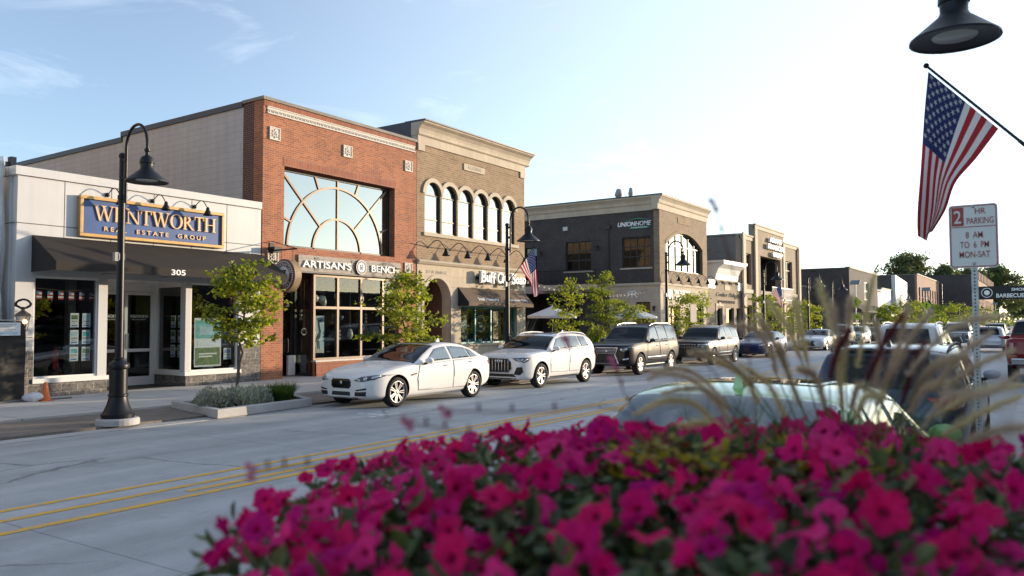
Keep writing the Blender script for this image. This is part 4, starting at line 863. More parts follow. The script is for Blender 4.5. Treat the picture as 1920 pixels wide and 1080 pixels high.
for x0, x1, z0 in ((57.4, 58.6, .12), (59.6, 61.4, .7), (62.0, 63.0, .7)):
    mb = MB(); frame_x(mb, x0, x1, z0, 2.95 if z0 < .5 else 3.0, F+.2, .08, .08); d = ch(mb, 'door' if z0 < .5 else 'window', 'dark_frame'); MB().box(x0+.04, x1-.04, F+.24, F+.25, z0+.05, 2.93).build('pane', 'dark_glass', d); MB().box(x0, x1, F+.44, F+.46, z0, 3.0).build('dark_room_sheet', 'black_void', d)  # last box: black sheet added as the dark inside behind the glass
mb = MB(); mb.box(57.2, 57.38, F-.03, F+.1, SW, 3.1); mb.box(58.62, 58.8, F-.03, F+.1, SW, 3.1); mb.box(57.2, 58.8, F-.04, F+.1, 3.1, 3.3); mb.box(57.8, 58.2, F-.06, F-.04, 3.1, 3.4); ch(mb, 'door_surround', 'limestone')
mb = MB(); mb.text('Coulter Philip', (59.6, F-.0, 3.95), RX, UZ, 4.6, .42, .04, shear=.4); mb.text('INTERIOR DESIGN', (59.6, F, 3.45), RX, UZ, 3.8, .22, .04); ch(mb, 'sign_letters', 'joint')
for x in (58.0, 59.6, 61.2):
    mb = MB(); mb.tube([(x-.2, F, 4.9), (x-.2, F-.3, 4.95), (x+.2, F-.3, 4.95)], .03, 6); mb.lathe([(.04, 0), (.1, -.14)], (x+.2, F-.3, 4.95), n=10); mb.lathe([(.04, 0), (.1, -.14)], (x-.2, F-.3, 4.95), n=10); ch(mb, 'sign_lamp', 'black_metal')
mb = MB(); mb.box(59.2, 60.4, F-.02, F+.02, 4.35, 4.75); ch(mb, 'plaque', 'limestone')

# ---------------------------------------------------------------- stepped financial office
N = thing('stepped_building', 'stepped tan brick financial office with a raised central bay and tall windows', 'office', (63.2, F, SW)); ch = childs(N)
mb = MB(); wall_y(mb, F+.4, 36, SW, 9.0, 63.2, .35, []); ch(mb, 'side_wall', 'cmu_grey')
mb = MB(); wall_x(mb, 63.2, 66.4, SW, 9.0, F, .4, [(64.1, 65.9, 5.0, 7.6), (64.0, 65.9, .6, 3.3)]); wall_x(mb, 66.4, 75.3, SW, 10.1, F-.15, .5, [(68.0, 74.2, SW, 7.6)]); wall_x(mb, 75.3, 81.0, SW, 9.3, F, .4, [(76.3, 78.8, 5.0, 7.7), (76.0, 79.2, .6, 3.3)])
mb.box(80.7, 81.0, F+.4, 36, SW, 9.3); mb.box(63.5, 80.7, 35.7, 36, SW, 9.0)
ch(mb, 'wall', 'grey_brick')
mb = MB()
for x0, x1, z, y in ((63.15, 66.4, 9.0, F), (66.35, 75.35, 10.1, F-.15), (75.35, 81.05, 9.3, F)): mb.box(x0, x1, y-.15, y+.5, z, z+.12); mb.box(x0+.05, x1-.05, y-.08, y+.1, z-.3, z-.02)
for x in (63.2, 66.4, 74.9, 80.5): mb.box(x-.05, x+.6, F-.25, F-.14, SW, 9.2 if x > 70 or x < 65 else 10.2)
mb.box(63.15, 81.05, F-.09, F, 4.3, 4.6); ch(mb, 'stone_trim', 'limestone'); mb = MB(); mb.box(63.1, 63.6, F+.4, 36, 9.0, 9.12); ch(mb, 'coping', 'coping')
mb = MB(); mb.box(68.0, 74.2, F+2.2, F+2.3, SW, 7.7); mb.box(67.95, 68.0, F+.35, F+2.2, SW, 7.7); mb.box(74.2, 74.25, F+.35, F+2.2, SW, 7.7); mb.box(68, 74.2, F+.35, F+2.2, 7.6, 7.7); ch(mb, 'porch_recess', 'dark_frame')
for x0, x1, z0, z1 in ((64.1, 65.9, 5.0, 7.6), (64.0, 65.9, .6, 3.3), (76.3, 78.8, 5.0, 7.7), (76.0, 79.2, .6, 3.3)):
    mb = MB(); frame_x(mb, x0, x1, z0, z1, F+.2, .08, .08, vs=((x0+x1)/2,), hs=(z0+(z1-z0)*.68,)); d = ch(mb, 'window', 'maroon'); MB().box(x0, x1, F+.25, F+.26, z0, z1).build('pane', 'upper_glass', d); MB().box(x0, x1, F+.42, F+.44, z0, z1).build('dark_room_sheet', 'black_void', d)  # last box: dark office interior made as a black sheet
mb = MB(); mb.box(69.0, 75.8, F-.85, F-.15, 3.6, 3.75); ch(mb, 'balcony_slab', 'limestone')
mb = MB(); 
for z in (3.85, 4.9): mb.box(69.0, 75.8, F-.85, F-.8, z, z+.06)
for i in range(30): mb.box(69.05+i*.23, 69.08+i*.23, F-.84, F-.81, 3.75, 4.9)
ch(mb, 'balcony_railing', 'white_trim')
mb = MB()
for i, t in enumerate(('ADAMS', 'FINANCIAL', 'GROUP')): mb.text(t, (71.6+i*.3, F-.4, 9.15-.62*i), RX, UZ, (3.6, 5.2, 3.0)[i], .44, .18, bold=.03)
ch(mb, 'sign_letters', 'white_paint')

# ---------------------------------------------------------------- further down the street
def block(name, label, cat, x0, x1, y, d, h, mat_, wins=(), coping='coping', side=None, glass='dark_glass', frame='white_trim'):
    t = thing(name, label, cat, (x0, y, SW)); c = childs(t)
    mb = MB(); wall_x(mb, x0, x1, SW, h, y, .35, wins); c(mb, 'wall', mat_)
    mb = MB(); mb.box(x0, x0+.3, y+.35, y+d, SW, h); mb.box(x1-.3, x1, y+.35, y+d, SW, h); mb.box(x0+.3, x1-.3, y+d-.3, y+d, SW, h); c(mb, 'side_wall', side or mat_)
    mb = MB(); mb.box(x0-.08, x1+.08, y-.12, y+.4, h, h+.18); mb.box(x0-.08, x0+.35, y+.4, y+d, h, h+.1); mb.box(x0+.3, x1-.3, y+.4, y+d-.3, h-.4, h-.3); c(mb, 'roof', coping)
    for a, b, z0, z1 in wins:
        mb = MB(); frame_x(mb, a, b, z0, z1, y+.12, .08, .08, vs=((a+b)/2,) if b-a > 1.3 else (), hs=((z0+z1)/2,) if z1-z0 > 1.6 else ()); f = c(mb, 'window', frame)
        MB().box(a, b, y+.17, y+.18, z0, z1).build('pane', glass, f); MB().box(a, b, y+.3, y+.32, z0, z1).build('dark_room_sheet', 'black_void', f)  # second box: flat black sheet for the unlit inside
    return t, c
t, c = block('brick_shop_building', 'dark low brick building with a round white spiral sign on its blank side', 'shop', 81.2, 95, F+2, 14, 5.8, 'brown_brick', [(85, 88, .6, 3), (89, 93, .6, 3)])
t, c = block('brick_shop_building', 'taller dark patterned brick building behind the pedestrian crossing sign', 'shop', 95.2, 113, F-2.0, 14, 8.0, 'brown_brick', [(104, 107, 4.6, 6.8), (97, 102, .5, 3), (103, 110, .5, 3)])
mb = MB(); mb.prism([(F-2.0, 4.0), (F-3.2, 3.2), (F-3.2, 3.0), (F-2.0, 3.0)], 96, 112, 'x'); c(mb, 'awning', 'awning_brown')
sg_ = thing('round_sign', 'round black sign with white spiral lines mounted on dark brick', 'sign', (82.7, F, 3.7))
mb = MB(); mb.lathe([(.0001, -.12), (1.0, -.12), (1.0, .12), (.0001, .12)], (82.4, F+.55, 3.75), ax='y', n=36, smooth=False); childs(sg_)(mb, 'disc', 'black_metal')
mb = MB()
for r_, a0, a1 in ((.9, 0, 360), (.66, 20, 330), (.42, 200, 520), (.2, 40, 320)): mb.tube([(82.4+r_*cos(rad(a0+(a1-a0)*i/30)), F+.42, 3.75+r_*sin(rad(a0+(a1-a0)*i/30))) for i in range(31)], .055, 5)
childs(sg_)(mb, 'emblem', 'white_paint')
mb = MB(); mb.box(82.3, 82.5, F+.6, F+2.0, 3.4, 4.1); childs(sg_)(mb, 'bracket', 'black_metal')
t, c = block('brick_shop_building', 'small sunlit orange brick storefront with a black panel before the white facade', 'shop', 113.3, 122, F-1, 14, 6.2, 'far_brick', [(114, 121, .4, 2.9)], side='far_brick')
mb = MB(); mb.box(119, 121.8, F-1.06, F-1, 3.4, 6.0); c(mb, 'panel', 'black_metal')
t, c = block('white_shop_building', 'white stucco shop with a tall slanted white parapet and dark script sign', 'shop', 122.3, 143, F-1, 16, 6.6, 'white_panel', [(124, 129, .4, 3.0), (133, 136, .4, 3.0), (138, 142, .4, 3.0)])
mb = MB(); mb.prism([(131.5, 3.2), (143.0, 3.2), (143.0, 8.3), (131.0, 9.0)], F-1.6, F-1.05, 'y'); c(mb, 'tall_parapet', 'white_panel')
mb = MB(); mb.text('Local', (137.6, F-1.62, 5.9), RX, UZ, 6.5, 1.9, .05, shear=.3); c(mb, 'sign_letters', 'dark_frame')
t, c = block('brick_row_building', 'sunlit brick row building with tall red framed upper windows far along the street', 'shop', 156, 190, F-1.5, 60, 10.3, 'far_brick', [(158+i*4.0, 160+i*4.0, 4.6, 8.2) for i in range(8)]+[(158+i*8, 163+i*8, .5, 3.2) for i in range(4)], side='brown_brick', frame='maroon')
mb = MB(); mb.prism([(F-1.5, 4.2), (F-4, 3.0), (F-4, 2.8), (F-1.5, 2.8)], 144, 158, 'x'); c(mb, 'awning', 'awning_brown')
t, c = block('brick_row_building', 'long windowless brown wall building with a crenellated sunlit brick end', 'warehouse', 196, 262, 12.5, 60, 12.0, 'far_brick', [(200+i*5.0, 202+i*5.0, 1+4.0*k, 3.2+4.0*k) for i in range(12) for k in range(2)], side='brown_brick', coping='dark_metal_cap')
mb = MB()
for i in range(12): mb.box(196.5+i*5.5, 199+i*5.5, 12.2, 12.5, 11.2, 12.9)
c(mb, 'parapet_block', 'far_brick')
t, c = block('grey_warehouse', 'flat roofed brown-grey building rising behind the white shop', 'warehouse', 128, 152, F+18, 30, 9.5, 'cmu_grey', [(131, 133, 5, 7)])

# ---------------------------------------------------------------- buildings on the photographer's side (they shade the street)
def near_block(label, x0, x1, h, mat_, yo=0):
    t = thing('street_building', label, 'building', (x0, -5.2, .15)); c0 = childs(t)
    def c(mb, n_, m_): mb.v = [(x, y+yo, z) for x, y, z in mb.v]; return c0(mb, n_, m_)
    wins = [(x0+1+i*3.0, x0+2.8+i*3.0, z, z+1.9) for i in range(int((x1-x0-1)/3.0)) for z in (4.4,) if h > 6.4]+[(x0+1+i*4.5, x0+4.6+i*4.5, .7, 3.1) for i in range(int((x1-x0-1)/4.5))]
    mb = MB(); wall_x(mb, x0, x1, .15, h, -5.55, .35, wins); mb.box(x0, x0+.3, -17, -5.55, .15, h); mb.box(x1-.3, x1, -17, -5.55, .15, h); mb.box(x0+.3, x1-.3, -17, -16.7, .15, h); mb.box(x0+.3, x1-.3, -16.7, -5.55, h-.5, h-.4); c(mb, 'wall', mat_)
    mb = MB(); mb.box(x0-.05, x1+.05, -5.6, -5.1, h, h+.15); c(mb, 'coping', 'coping')
    mb = MB(); mb.box(x0+.3, x1-.3, -7.5, -7.4, .15, h-.6); c(mb, 'interior', 'interior')
    for a, b, z0, z1 in wins:
        mb = MB(); frame_x(mb, a, b, z0, z1, -5.35, .07, .08); f = c(mb, 'window', 'dark_frame'); MB().box(a, b, yo-5.3, yo-5.29, z0, z1).build('pane', 'dark_glass', f)
near_block('red brick two storey building standing behind the flower planter, outside the view', 2.0, 19.0, 7.4, 'red_brick')
near_block('brown brick two storey building beyond the red pickup, outside the view', 19.1, 40.5, 6.8, 'brown_brick')
near_block('low brown storefront set back beyond the red pickup, outside the view', 44.0, 57.0, 4.5, 'brown_brick', -4.8)
near_block('low tan storefront set back far along the near side, outside the view', 60.0, 80.0, 4.5, 'grey_brick', -4.8)
near_block('grey brick building left behind the camera, outside the view', -40.0, 1.6, 8.0, 'grey_brick')
# neighbour under construction at the left edge
t = thing('concrete_block_building', 'tall tan block building edge at the far left beside the white shop', 'building', (-12, 21.4, SW)); c = childs(t)
mb = MB(); mb.box(-12, 8.42, 21.4, 40, SW, 13); c(mb, 'wall', 'limestone_block'); mb = MB(); mb.box(-12.1, 8.45, 21.3, 40, 13, 13.2); c(mb, 'coping', 'coping')
# ================================================================ cars
pmat('car_glass', (0.006, 0.009, 0.010), 0.02, spec=0.4)
m_ = pmat('car_side_glass', (0.05, 0.075, 0.075), 0.02, spec=1.0); m_.node_tree.nodes['Principled BSDF'].inputs['IOR'].default_value = 2.0
pmat('tyre', (0.018, 0.017, 0.017), 0.85, bump=(60, 0.2)); pmat('alloy', (0.62, 0.60, 0.58), 0.28, metal=0.85); pmat('wheel_dark', (0.02, 0.02, 0.02), 0.6)
pmat('chrome', (0.75, 0.75, 0.75), 0.12, metal=1.0); pmat('black_plastic', (0.014, 0.014, 0.015), 0.55); pmat('black_gloss', (0.006, 0.006, 0.007), 0.12, coat=0.6)
pmat('headlight_housing', (0.05, 0.055, 0.06), 0.08, coat=1.0, metal=0.3); pmat('headlight_lens', (0.55, 0.58, 0.62), 0.08, metal=0.8, coat=1.0)
pmat('tail_red', (0.28, 0.008, 0.008), 0.12, coat=1.0); pmat('plate_blue', (0.03, 0.055, 0.14), 0.4); pmat('plate_yellow', (0.65, 0.5, 0.12), 0.4); pmat('amber', (0.6, 0.2, 0.02), 0.2, coat=.6)
def paint(name, col, metal=0.0, rough=0.45): return pmat(name, col, rough, metal=metal, coat=0.7, spec=0.1, var=(1.5, 0.02))
paint('paint_white', (0.78, 0.77, 0.75)); paint('paint_black', (0.004, 0.0045, 0.006)).node_tree.nodes['Principled BSDF'].inputs['Coat Weight'].default_value = .35; paint('paint_grey', (0.030, 0.028, 0.027), 0.5, 0.35); paint('paint_blue', (0.010, 0.022, 0.085), 0.4)
paint('paint_silver', (0.48, 0.49, 0.50), 0.6, 0.35); m_ = paint('paint_lime', (0.33, 0.60, 0.18), 0.0, 0.3); m_.node_tree.nodes['Principled BSDF'].inputs['Coat Weight'].default_value = 1.0; m_.node_tree.nodes['Principled BSDF'].inputs['Coat IOR'].default_value = 1.9; paint('paint_slate', (0.055, 0.080, 0.110), 0.4, 0.32); paint('paint_red', (0.26, 0.010, 0.012)); paint('paint_pearl', (0.70, 0.69, 0.66))

def curve1(pts):
    """monotone cubic through (x, v) points"""
    n = len(pts); X = [p[0] for p in pts]; V = [p[1] for p in pts]
    d = [(V[i+1]-V[i])/(X[i+1]-X[i]) for i in range(n-1)]; m = [d[0]]+[0 if d[i-1]*d[i] <= 0 else 2*d[i-1]*d[i]/(d[i-1]+d[i]) for i in range(1, n-1)]+[d[-1]]
    def f(x):
        if x <= X[0]: return V[0]
        if x >= X[-1]: return V[-1]
        i = max(k for k in range(n-1) if X[k] <= x); h = X[i+1]-X[i]; t = (x-X[i])/h
        return (2*t**3-3*t*t+1)*V[i]+(t**3-2*t*t+t)*h*m[i]+(-2*t**3+3*t*t)*V[i+1]+(t**3-t*t)*h*m[i+1]
    return f
def chaikin(P, it=2):
    for _ in range(it):
        Q = [P[0]]
        for a, b in zip(P, P[1:]): Q += [(a[0]*.75+b[0]*.25, a[1]*.75+b[1]*.25), (a[0]*.25+b[0]*.75, a[1]*.25+b[1]*.75)]
        Q.append(P[-1]); P = Q
    return P
class Car:
    def __init__(s, name, label, cat, loc, rz, S, group=None):
        s.S = S; s.root = thing(name, label, cat, loc, rz, group)
        s.top, s.belt, s.bot, s.plan = (curve1(S[k]) for k in ('top', 'belt', 'bot', 'plan'))
        s.L = S['top'][-1][0]; s.crown = S.get('crown', .07); s.k = S.get('tumble', .36)
        s.body()
        s.wheels()
        g = S.get('paint')
        for (b0, t0, t1, b1) in S['sidewins']: s.both('side_window', 'car_side_glass', 'side', s.winpoly(b0, t0, t1, b1), .007, smooth=True)
        for D in S.get('doors', ()): s.door(*D)
        if 'shield' in S:
            a, b = S['shield']; s.patch('windscreen', 'car_glass', 'top', s.toppoly(a, b), .006)
        if 'backlight' in S:
            a, b = S['backlight']; s.patch('rear_window', S.get('rearglass', 'car_glass'), 'top', s.toppoly(a, b), .006)
        if 'sunroof' in S:
            a, b, h = S['sunroof']; s.patch('sunroof', 'car_glass', 'top', [(a, -h), (b, -h), (b, h), (a, h)], .005)
        for q in S.get('decals', ()):
            nm, mt, ax, poly, off, mir = q[:6]
            (s.both if mir else s.patch)(nm, mt, ax, poly, off)
        if 'mirror' in S: s.mirrors(*S['mirror'])
        if 'rails' in S: s.rails(*S['rails'])
        if 'fin' in S: x = S['fin']; z = s.top(x); MB().add([(x, 0, z+.11), (x-.13, -.03, z-.01), (x+.05, -.035, z-.01), (x+.05, .035, z-.01), (x-.13, .03, z-.01), (x+.03, -.008, z+.11), (x+.03, .008, z+.11)], [(0, 1, 2, 5), (5, 2, 3, 6), (0, 6, 3, 4), (0, 4, 1), (0, 5, 6)]).build('antenna_fin', S.get('finmat', S['paint']), s.root)
    def rail(s, x): return s.belt(x)+max(0, s.top(x)-s.belt(x)-s.crown)
    def wrail(s, x): return s.plan(x)*.95-(s.rail(x)-s.belt(x))*s.k
    def section(s, x):
        zb, zt, zs, w = s.bot(x), s.top(x), s.belt(x), s.plan(x); zr = s.rail(x); wr = s.wrail(x); h = zs-zb; g = zt-zr
        P = [(0, zb), (w*.80, zb), (w*.94, zb+.05), (w*.985, zb+h*.22), (w, zb+h*.52), (w*.998, zb+h*.70), (w*.975, zs-.075), (w*.955, zs-.01), (w*.945, zs+.012), (wr, zr+.004), (wr*.88, zr+g*.66), (wr*.5, zt-g*.10), (0, zt)]
        return chaikin(P)
    def body(s):
        S = s.S; xs = [0, .012, .03, .055, .09]; x = .14
        while x < s.L-.12: xs.append(x); x += .055
        xs += [s.L-.09, s.L-.055, s.L-.03, s.L-.012, s.L]
        vs, fs = [], []; n = None
        for x in xs:
            P = s.section(x); R = [(-y, z) for y, z in P]+[(y, z) for y, z in reversed(P[1:-1])]; n = len(R); vs += [(x, y, z) for y, z in R]
        for i in range(len(xs)-1): fs += [(i*n+k, i*n+(k+1) % n, (i+1)*n+(k+1) % n, (i+1)*n+k) for k in range(n)]
        fs += [tuple(range(n-1, -1, -1)), tuple(range((len(xs)-1)*n, len(xs)*n))]
        me = bpy.data.meshes.new('body'); me.from_pydata(vs, [], fs); me.materials.append(MAT[S['paint']]); me.materials.append(MAT['black_plastic'])
        bm = bmesh.new(); bm.from_mesh(me); bmesh.ops.recalc_face_normals(bm, faces=bm.faces); bm.to_mesh(me); bm.free()
        o = bpy.data.objects.new('body', me); COL.objects.link(o); cuts = []
        for x in S['wheels']:
            mb = MB(); R = S['R']+S.get('gap', .055); yo = s.plan(x)+.2
            for sg in (-1, 1):
                mb = MB(); mb.lathe([(.0001, -.28), (R, -.28), (R, .28), (.0001, .28)], (x, sg*(yo-.20), S['R']+.01), ax='y', n=40, smooth=False)
                mm = mb.mesh('cut', ['black_plastic']); bm = bmesh.new(); bm.from_mesh(mm); bmesh.ops.remove_doubles(bm, verts=bm.verts, dist=.001); bmesh.ops.recalc_face_normals(bm, faces=bm.faces); bm.to_mesh(mm); bm.free()
                c = bpy.data.objects.new('cut', mm); COL.objects.link(c); cuts.append(c)
        lo = [min(v[k] for v in vs)-.01 for k in range(3)]; hi = [max(v[k] for v in vs)+.01 for k in range(3)]
        o.modifiers.clear()
        for c in cuts:                       # one arch at a time; a cut that leaves the body's box is thrown away and tried again
            for solver in ('EXACT', 'FAST', 'EXACT'):
                b = o.modifiers.new('w', 'BOOLEAN'); b.object = c; b.operation = 'DIFFERENCE'; b.solver = solver; b.material_mode = 'TRANSFER'
                dg = bpy.context.evaluated_depsgraph_get(); m2 = bpy.data.meshes.new_from_object(o.evaluated_get(dg)); o.modifiers.clear()
                n0 = len(o.data.vertices); ok = len(m2.vertices) > n0*.6 and len(m2.vertices) != n0 and all(lo[k] <= v.co[k] <= hi[k] for v in m2.vertices for k in range(3))
                if ok: o.data = m2; break
                c.location.x += .004; c.location.z += .003; bpy.context.view_layer.update()
        s.bvh = BVHTree.FromPolygons(vs, [f for f in fs], all_triangles=False)
        for c in cuts: bpy.data.objects.remove(c)
        o.data.polygons.foreach_set('use_smooth', [True]*len(o.data.polygons)); o.data.set_sharp_from_angle(angle=rad(38)); o.parent = s.root; s.bodyo = o
    def cast(s, ax, u, v):
        if ax == 'side': o, d = Vector((u, -4, v)), Vector((0, 1, 0))
        elif ax == 'front': o, d = Vector((-4, u, v)), Vector((1, 0, 0))
        elif ax == 'rear': o, d = Vector((s.L+4, u, v)), Vector((-1, 0, 0))
        else: o, d = Vector((u, v, 5)), Vector((0, 0, -1))
        h = s.bvh.ray_cast(o, d)
        if h[0] is None:
            q = Vector({'side': (u, -s.plan(u), v), 'front': (0, u, v), 'rear': (s.L, u, v), 'top': (u, v, 1.3)}[ax]); h = s.bvh.find_nearest(q)
        n = h[1].normalized(); n = -n if n.dot(d) > 0 else n
        return h[0], n
    def geo(s, ax, poly, off, g=.045):
        B = []
        for a, b in zip(poly, poly[1:]+poly[:1]):
            k = max(1, int(math.hypot(b[0]-a[0], b[1]-a[1])/g+.5)); B += [(a[0]+(b[0]-a[0])*i/k, a[1]+(b[1]-a[1])*i/k) for i in range(k)]
        x0, x1 = min(p[0] for p in B), max(p[0] for p in B); y0, y1 = min(p[1] for p in B), max(p[1] for p in B); pts = []
        def inside(x, y):
            c = False
            for (ax_, ay_), (bx, by) in zip(B, B[1:]+B[:1]):
                if (ay_ > y) != (by > y) and x < (bx-ax_)*(y-ay_)/(by-ay_)+ax_: c = not c
            return c
        x = x0+g*.5
        while x < x1:
            y = y0+g*.5
            while y < y1:
                if inside(x, y) and min((x-p[0])**2+(y-p[1])**2 for p in B) > (g*.4)**2: pts.append((x, y))
                y += g
            x += g
        nB = len(B); V, E, Fc, *_ = geometry.delaunay_2d_cdt([Vector(p) for p in B+pts], [(i, (i+1) % nB) for i in range(nB)], [], 1, 1e-5)
        out, rim = [], []
        for v in V:
            p, n = s.cast(ax, v.x, v.y); out.append(p+n*off); rim.append(p-n*.012)
        ref = {'side': Vector((0, -1, 0)), 'front': Vector((-1, 0, 0)), 'rear': Vector((1, 0, 0)), 'top': Vector((0, 0, 1))}[ax]; F2 = []
        for f in Fc:
            a, b, c = (out[i] for i in f[:3]); F2.append(tuple(f) if (b-a).cross(c-a).dot(ref) > 0 else tuple(reversed(f)))
        cnt = {}
        for f in F2:
            for a, b in zip(f, f[1:]+f[:1]): cnt[(a, b)] = 1
        N = len(out); vs = out+rim
        sk = [(b, a, a+N, b+N) for (a, b) in cnt if (b, a) not in cnt]
        return vs, F2, sk
    def mk(s, name, mat_, G, par, mir=False):
        vs, f, sk = G
        if mir: vs = [(v[0], -v[1], v[2]) for v in vs]; f = [tuple(reversed(q)) for q in f]; sk = [tuple(reversed(q)) for q in sk]
        mb = MB(); mb.add(vs, f, 0, True); o = len(mb.v)-len(vs)
        for q in sk: mb.f.append(q); mb.m.append(0); mb.sm.append(False)
        return mb.build(name, mat_, par or s.root)
    def patch(s, name, mat_, ax, poly, off, par=None): return s.mk(name, mat_, s.geo(ax, poly, off), par)
    def both(s, name, mat_, ax, poly, off, par=None, smooth=True):
        G = s.geo(ax, poly, off); return s.mk(name, mat_, G, par), s.mk(name, mat_, G, par, True)
    def winpoly(s, b0, t0, t1, b1):
        up = [(t0+(t1-t0)*i/8, 0) for i in range(9)]; up = [(x, max(s.belt(x)+.05, s.rail(x)-.035)) for x, _ in up]
        lo = [(b1+(b0-b1)*i/6, 0) for i in range(7)]; lo = [(x, s.belt(x)+.035) for x, _ in lo]
        return up+lo
    def toppoly(s, a, b):
        n = 10; R = [(a+(b-a)*i/n, s.wrail(a+(b-a)*i/n)-.045) for i in range(n+1)]
        return [(x, -y) for x, y in R]+[(x, y) for x, y in reversed(R)]
    def door(s, poly, hx, hz):
        G1 = s.geo('side', poly, .0015, .04); cx = sum(p[0] for p in poly)/len(poly); cz = sum(p[1] for p in poly)/len(poly)
        sh = []
        for x, z in poly:
            d = Vector((cx-x, cz-z)); d.normalize(); sh.append((x+d.x*.011, z+d.y*.011))
        G2 = s.geo('side', sh, .0035, .04)
        for mir in (False, True):
            d = s.mk('door', s.S['paint'], G2, s.root, mir); d2 = s.mk('door_gap', 'black_plastic', G1, d, mir)
            p, n = s.cast('side', hx, hz); y = p.y*(-1 if mir else 1); sg = 1 if mir else -1
            mb = MB(); mb.tube([(hx-.1, y+sg*.005, hz), (hx-.08, y+sg*.035, hz), (hx+.08, y+sg*.035, hz+.008), (hx+.1, y+sg*.005, hz+.008)], .014, 6); mb.build('handle', s.S.get('handle', s.S['paint']), d)
    def mirrors(s, x, z, mat_=None):
        for sg in (-1, 1):
            y = sg*(s.plan(x)*.955+.1); mb = MB()
            P = [(-.10, .02), (-.06, .06), (.0, .085), (.035, .09)]
            rings = []
            for dx, r in P: rings.append([(x+dx, y+sg*.03+cos(a)*r*1.25, z+.075+sin(a)*r*.80) for a in [2*PI*i/12 for i in range(12)]])
            vs = [p for R in rings for p in R]; fs = [(i*12+k, i*12+(k+1) % 12, (i+1)*12+(k+1) % 12, (i+1)*12+k) for i in range(3) for k in range(12)]+[tuple(range(12)), tuple(range(36, 48))]
            mb.add(vs, fs, 0, True); mb.tube([(x+.0, y-sg*.12, z-.01), (x-.0, y+sg*.0, z+.03)], [.03, .025], 6, m=1)
            bm_ = mb.build('wing_mirror', [mat_ or s.S['paint'], 'black_plastic'], s.root)
            bm2 = bmesh.new(); bm2.from_mesh(bm_.data); bmesh.ops.recalc_face_normals(bm2, faces=bm2.faces); bm2.to_mesh(bm_.data); bm2.free()
    def rails(s, a, b, mat_):
        for sg in (-1, 1):
            P = []
            for i in range(13):
                x = a+(b-a)*i/12; y = sg*(s.wrail(x)*.93); h = s.cast('top', x, y)[0].z; e = min(i, 12-i); P.append((x, y, h+(.015 if e == 0 else .045 if e == 1 else .055)))
            mb = MB(); mb.tube(P, .018, 8); mb.build('roof_rail', mat_, s.root)
    def wheels(s):
        S = s.S; R = S['R']; w_ = S.get('tw', .225)/2; rr = R*S.get('rimk', .72)
        tb = MB(); tb.lathe([(rr*.98, -w_*.8), (rr+.012, -w_*.98), (R-.05, -w_), (R-.015, -w_*.9), (R, -w_*.62), (R, w_*.62), (R-.015, w_*.9), (R-.05, w_), (rr*.98, w_*.8)], ax='y', n=36); T = tb.mesh('tyre', ['tyre'])
        hb = MB(); hb.lathe([(rr*.99, -w_*.5), (rr*.9, -w_*.3), (rr*.85, .0), (.001, .0)], ax='y', n=24); H = hb.mesh('wheel', ['wheel_dark'])
        rb = MB(); rb.lathe([(rr, -w_*.80), (rr*1.01, -w_*.88), (rr*.94, -w_*.86), (rr*.91, -w_*.5)], ax='y', n=36)
        rb.lathe([(.001, -w_*.78), (.035, -w_*.78), (.06, -w_*.7), (.07, -w_*.5)], ax='y', n=14)
        n, tw, split = S.get('spokes', (7, .03, .02))
        for k in range(n):
            for sg in ((-1, 1) if split else (0,)):
                a = 2*PI*k/n; u = Vector((cos(a), 0, sin(a))); t = Vector((-sin(a), 0, cos(a)))
                for r0, r1, y0, y1, t0, t1 in ((.05, rr*.95, -w_*.74, -w_*.82, tw*.75, tw),):
                    o0 = t*sg*split*.45; o1 = t*sg*split*1.3
                    A = [u*r0+o0-t*t0/2, u*r0+o0+t*t0/2, u*r1+o1+t*t1/2, u*r1+o1-t*t1/2]
                    vs = [v+Vector((0, y0 if i < 2 else y1, 0)) for i, v in enumerate(A)]+[v+Vector((0, (y0 if i < 2 else y1)+.035, 0)) for i, v in enumerate(A)]
                    rb.add(vs, [(0, 1, 2, 3), (7, 6, 5, 4), (0, 4, 5, 1), (1, 5, 6, 2), (2, 6, 7, 3), (3, 7, 4, 0)])
        RM = rb.mesh('rim', [S.get('rim', 'alloy')]); bm = bmesh.new(); bm.from_mesh(RM); bmesh.ops.recalc_face_normals(bm, faces=bm.faces); bm.to_mesh(RM); bm.free()
        for x in S['wheels']:
            for sg in (-1, 1):
                o = bpy.data.objects.new('wheel', H); COL.objects.link(o); o.parent = s.root; o.location = (x, sg*(s.plan(x)-w_-.012), R); o.rotation_euler = (0, 0 if sg < 0 else .4, 0 if sg < 0 else PI)
                for nm, me in (('tyre', T), ('rim', RM)): c = bpy.data.objects.new(nm, me); COL.objects.link(c); c.parent = o
def scale_spec(S, **k): q = dict(S); q.update(k); return q
def mirr(p): return [(-x, z) for x, z in p]
def disc2(cu, cv, r, n=14, rv=None): return [(cu+r*cos(2*PI*i/n), cv+(rv or r)*sin(2*PI*i/n)) for i in range(n)]
def octo(y, z, w, h, c): return [(y-w, z-h+c), (y-w+c, z-h), (y+w-c, z-h), (y+w, z-h+c), (y+w, z+h-c), (y+w-c, z+h), (y-w+c, z+h), (y-w, z+h-c)]

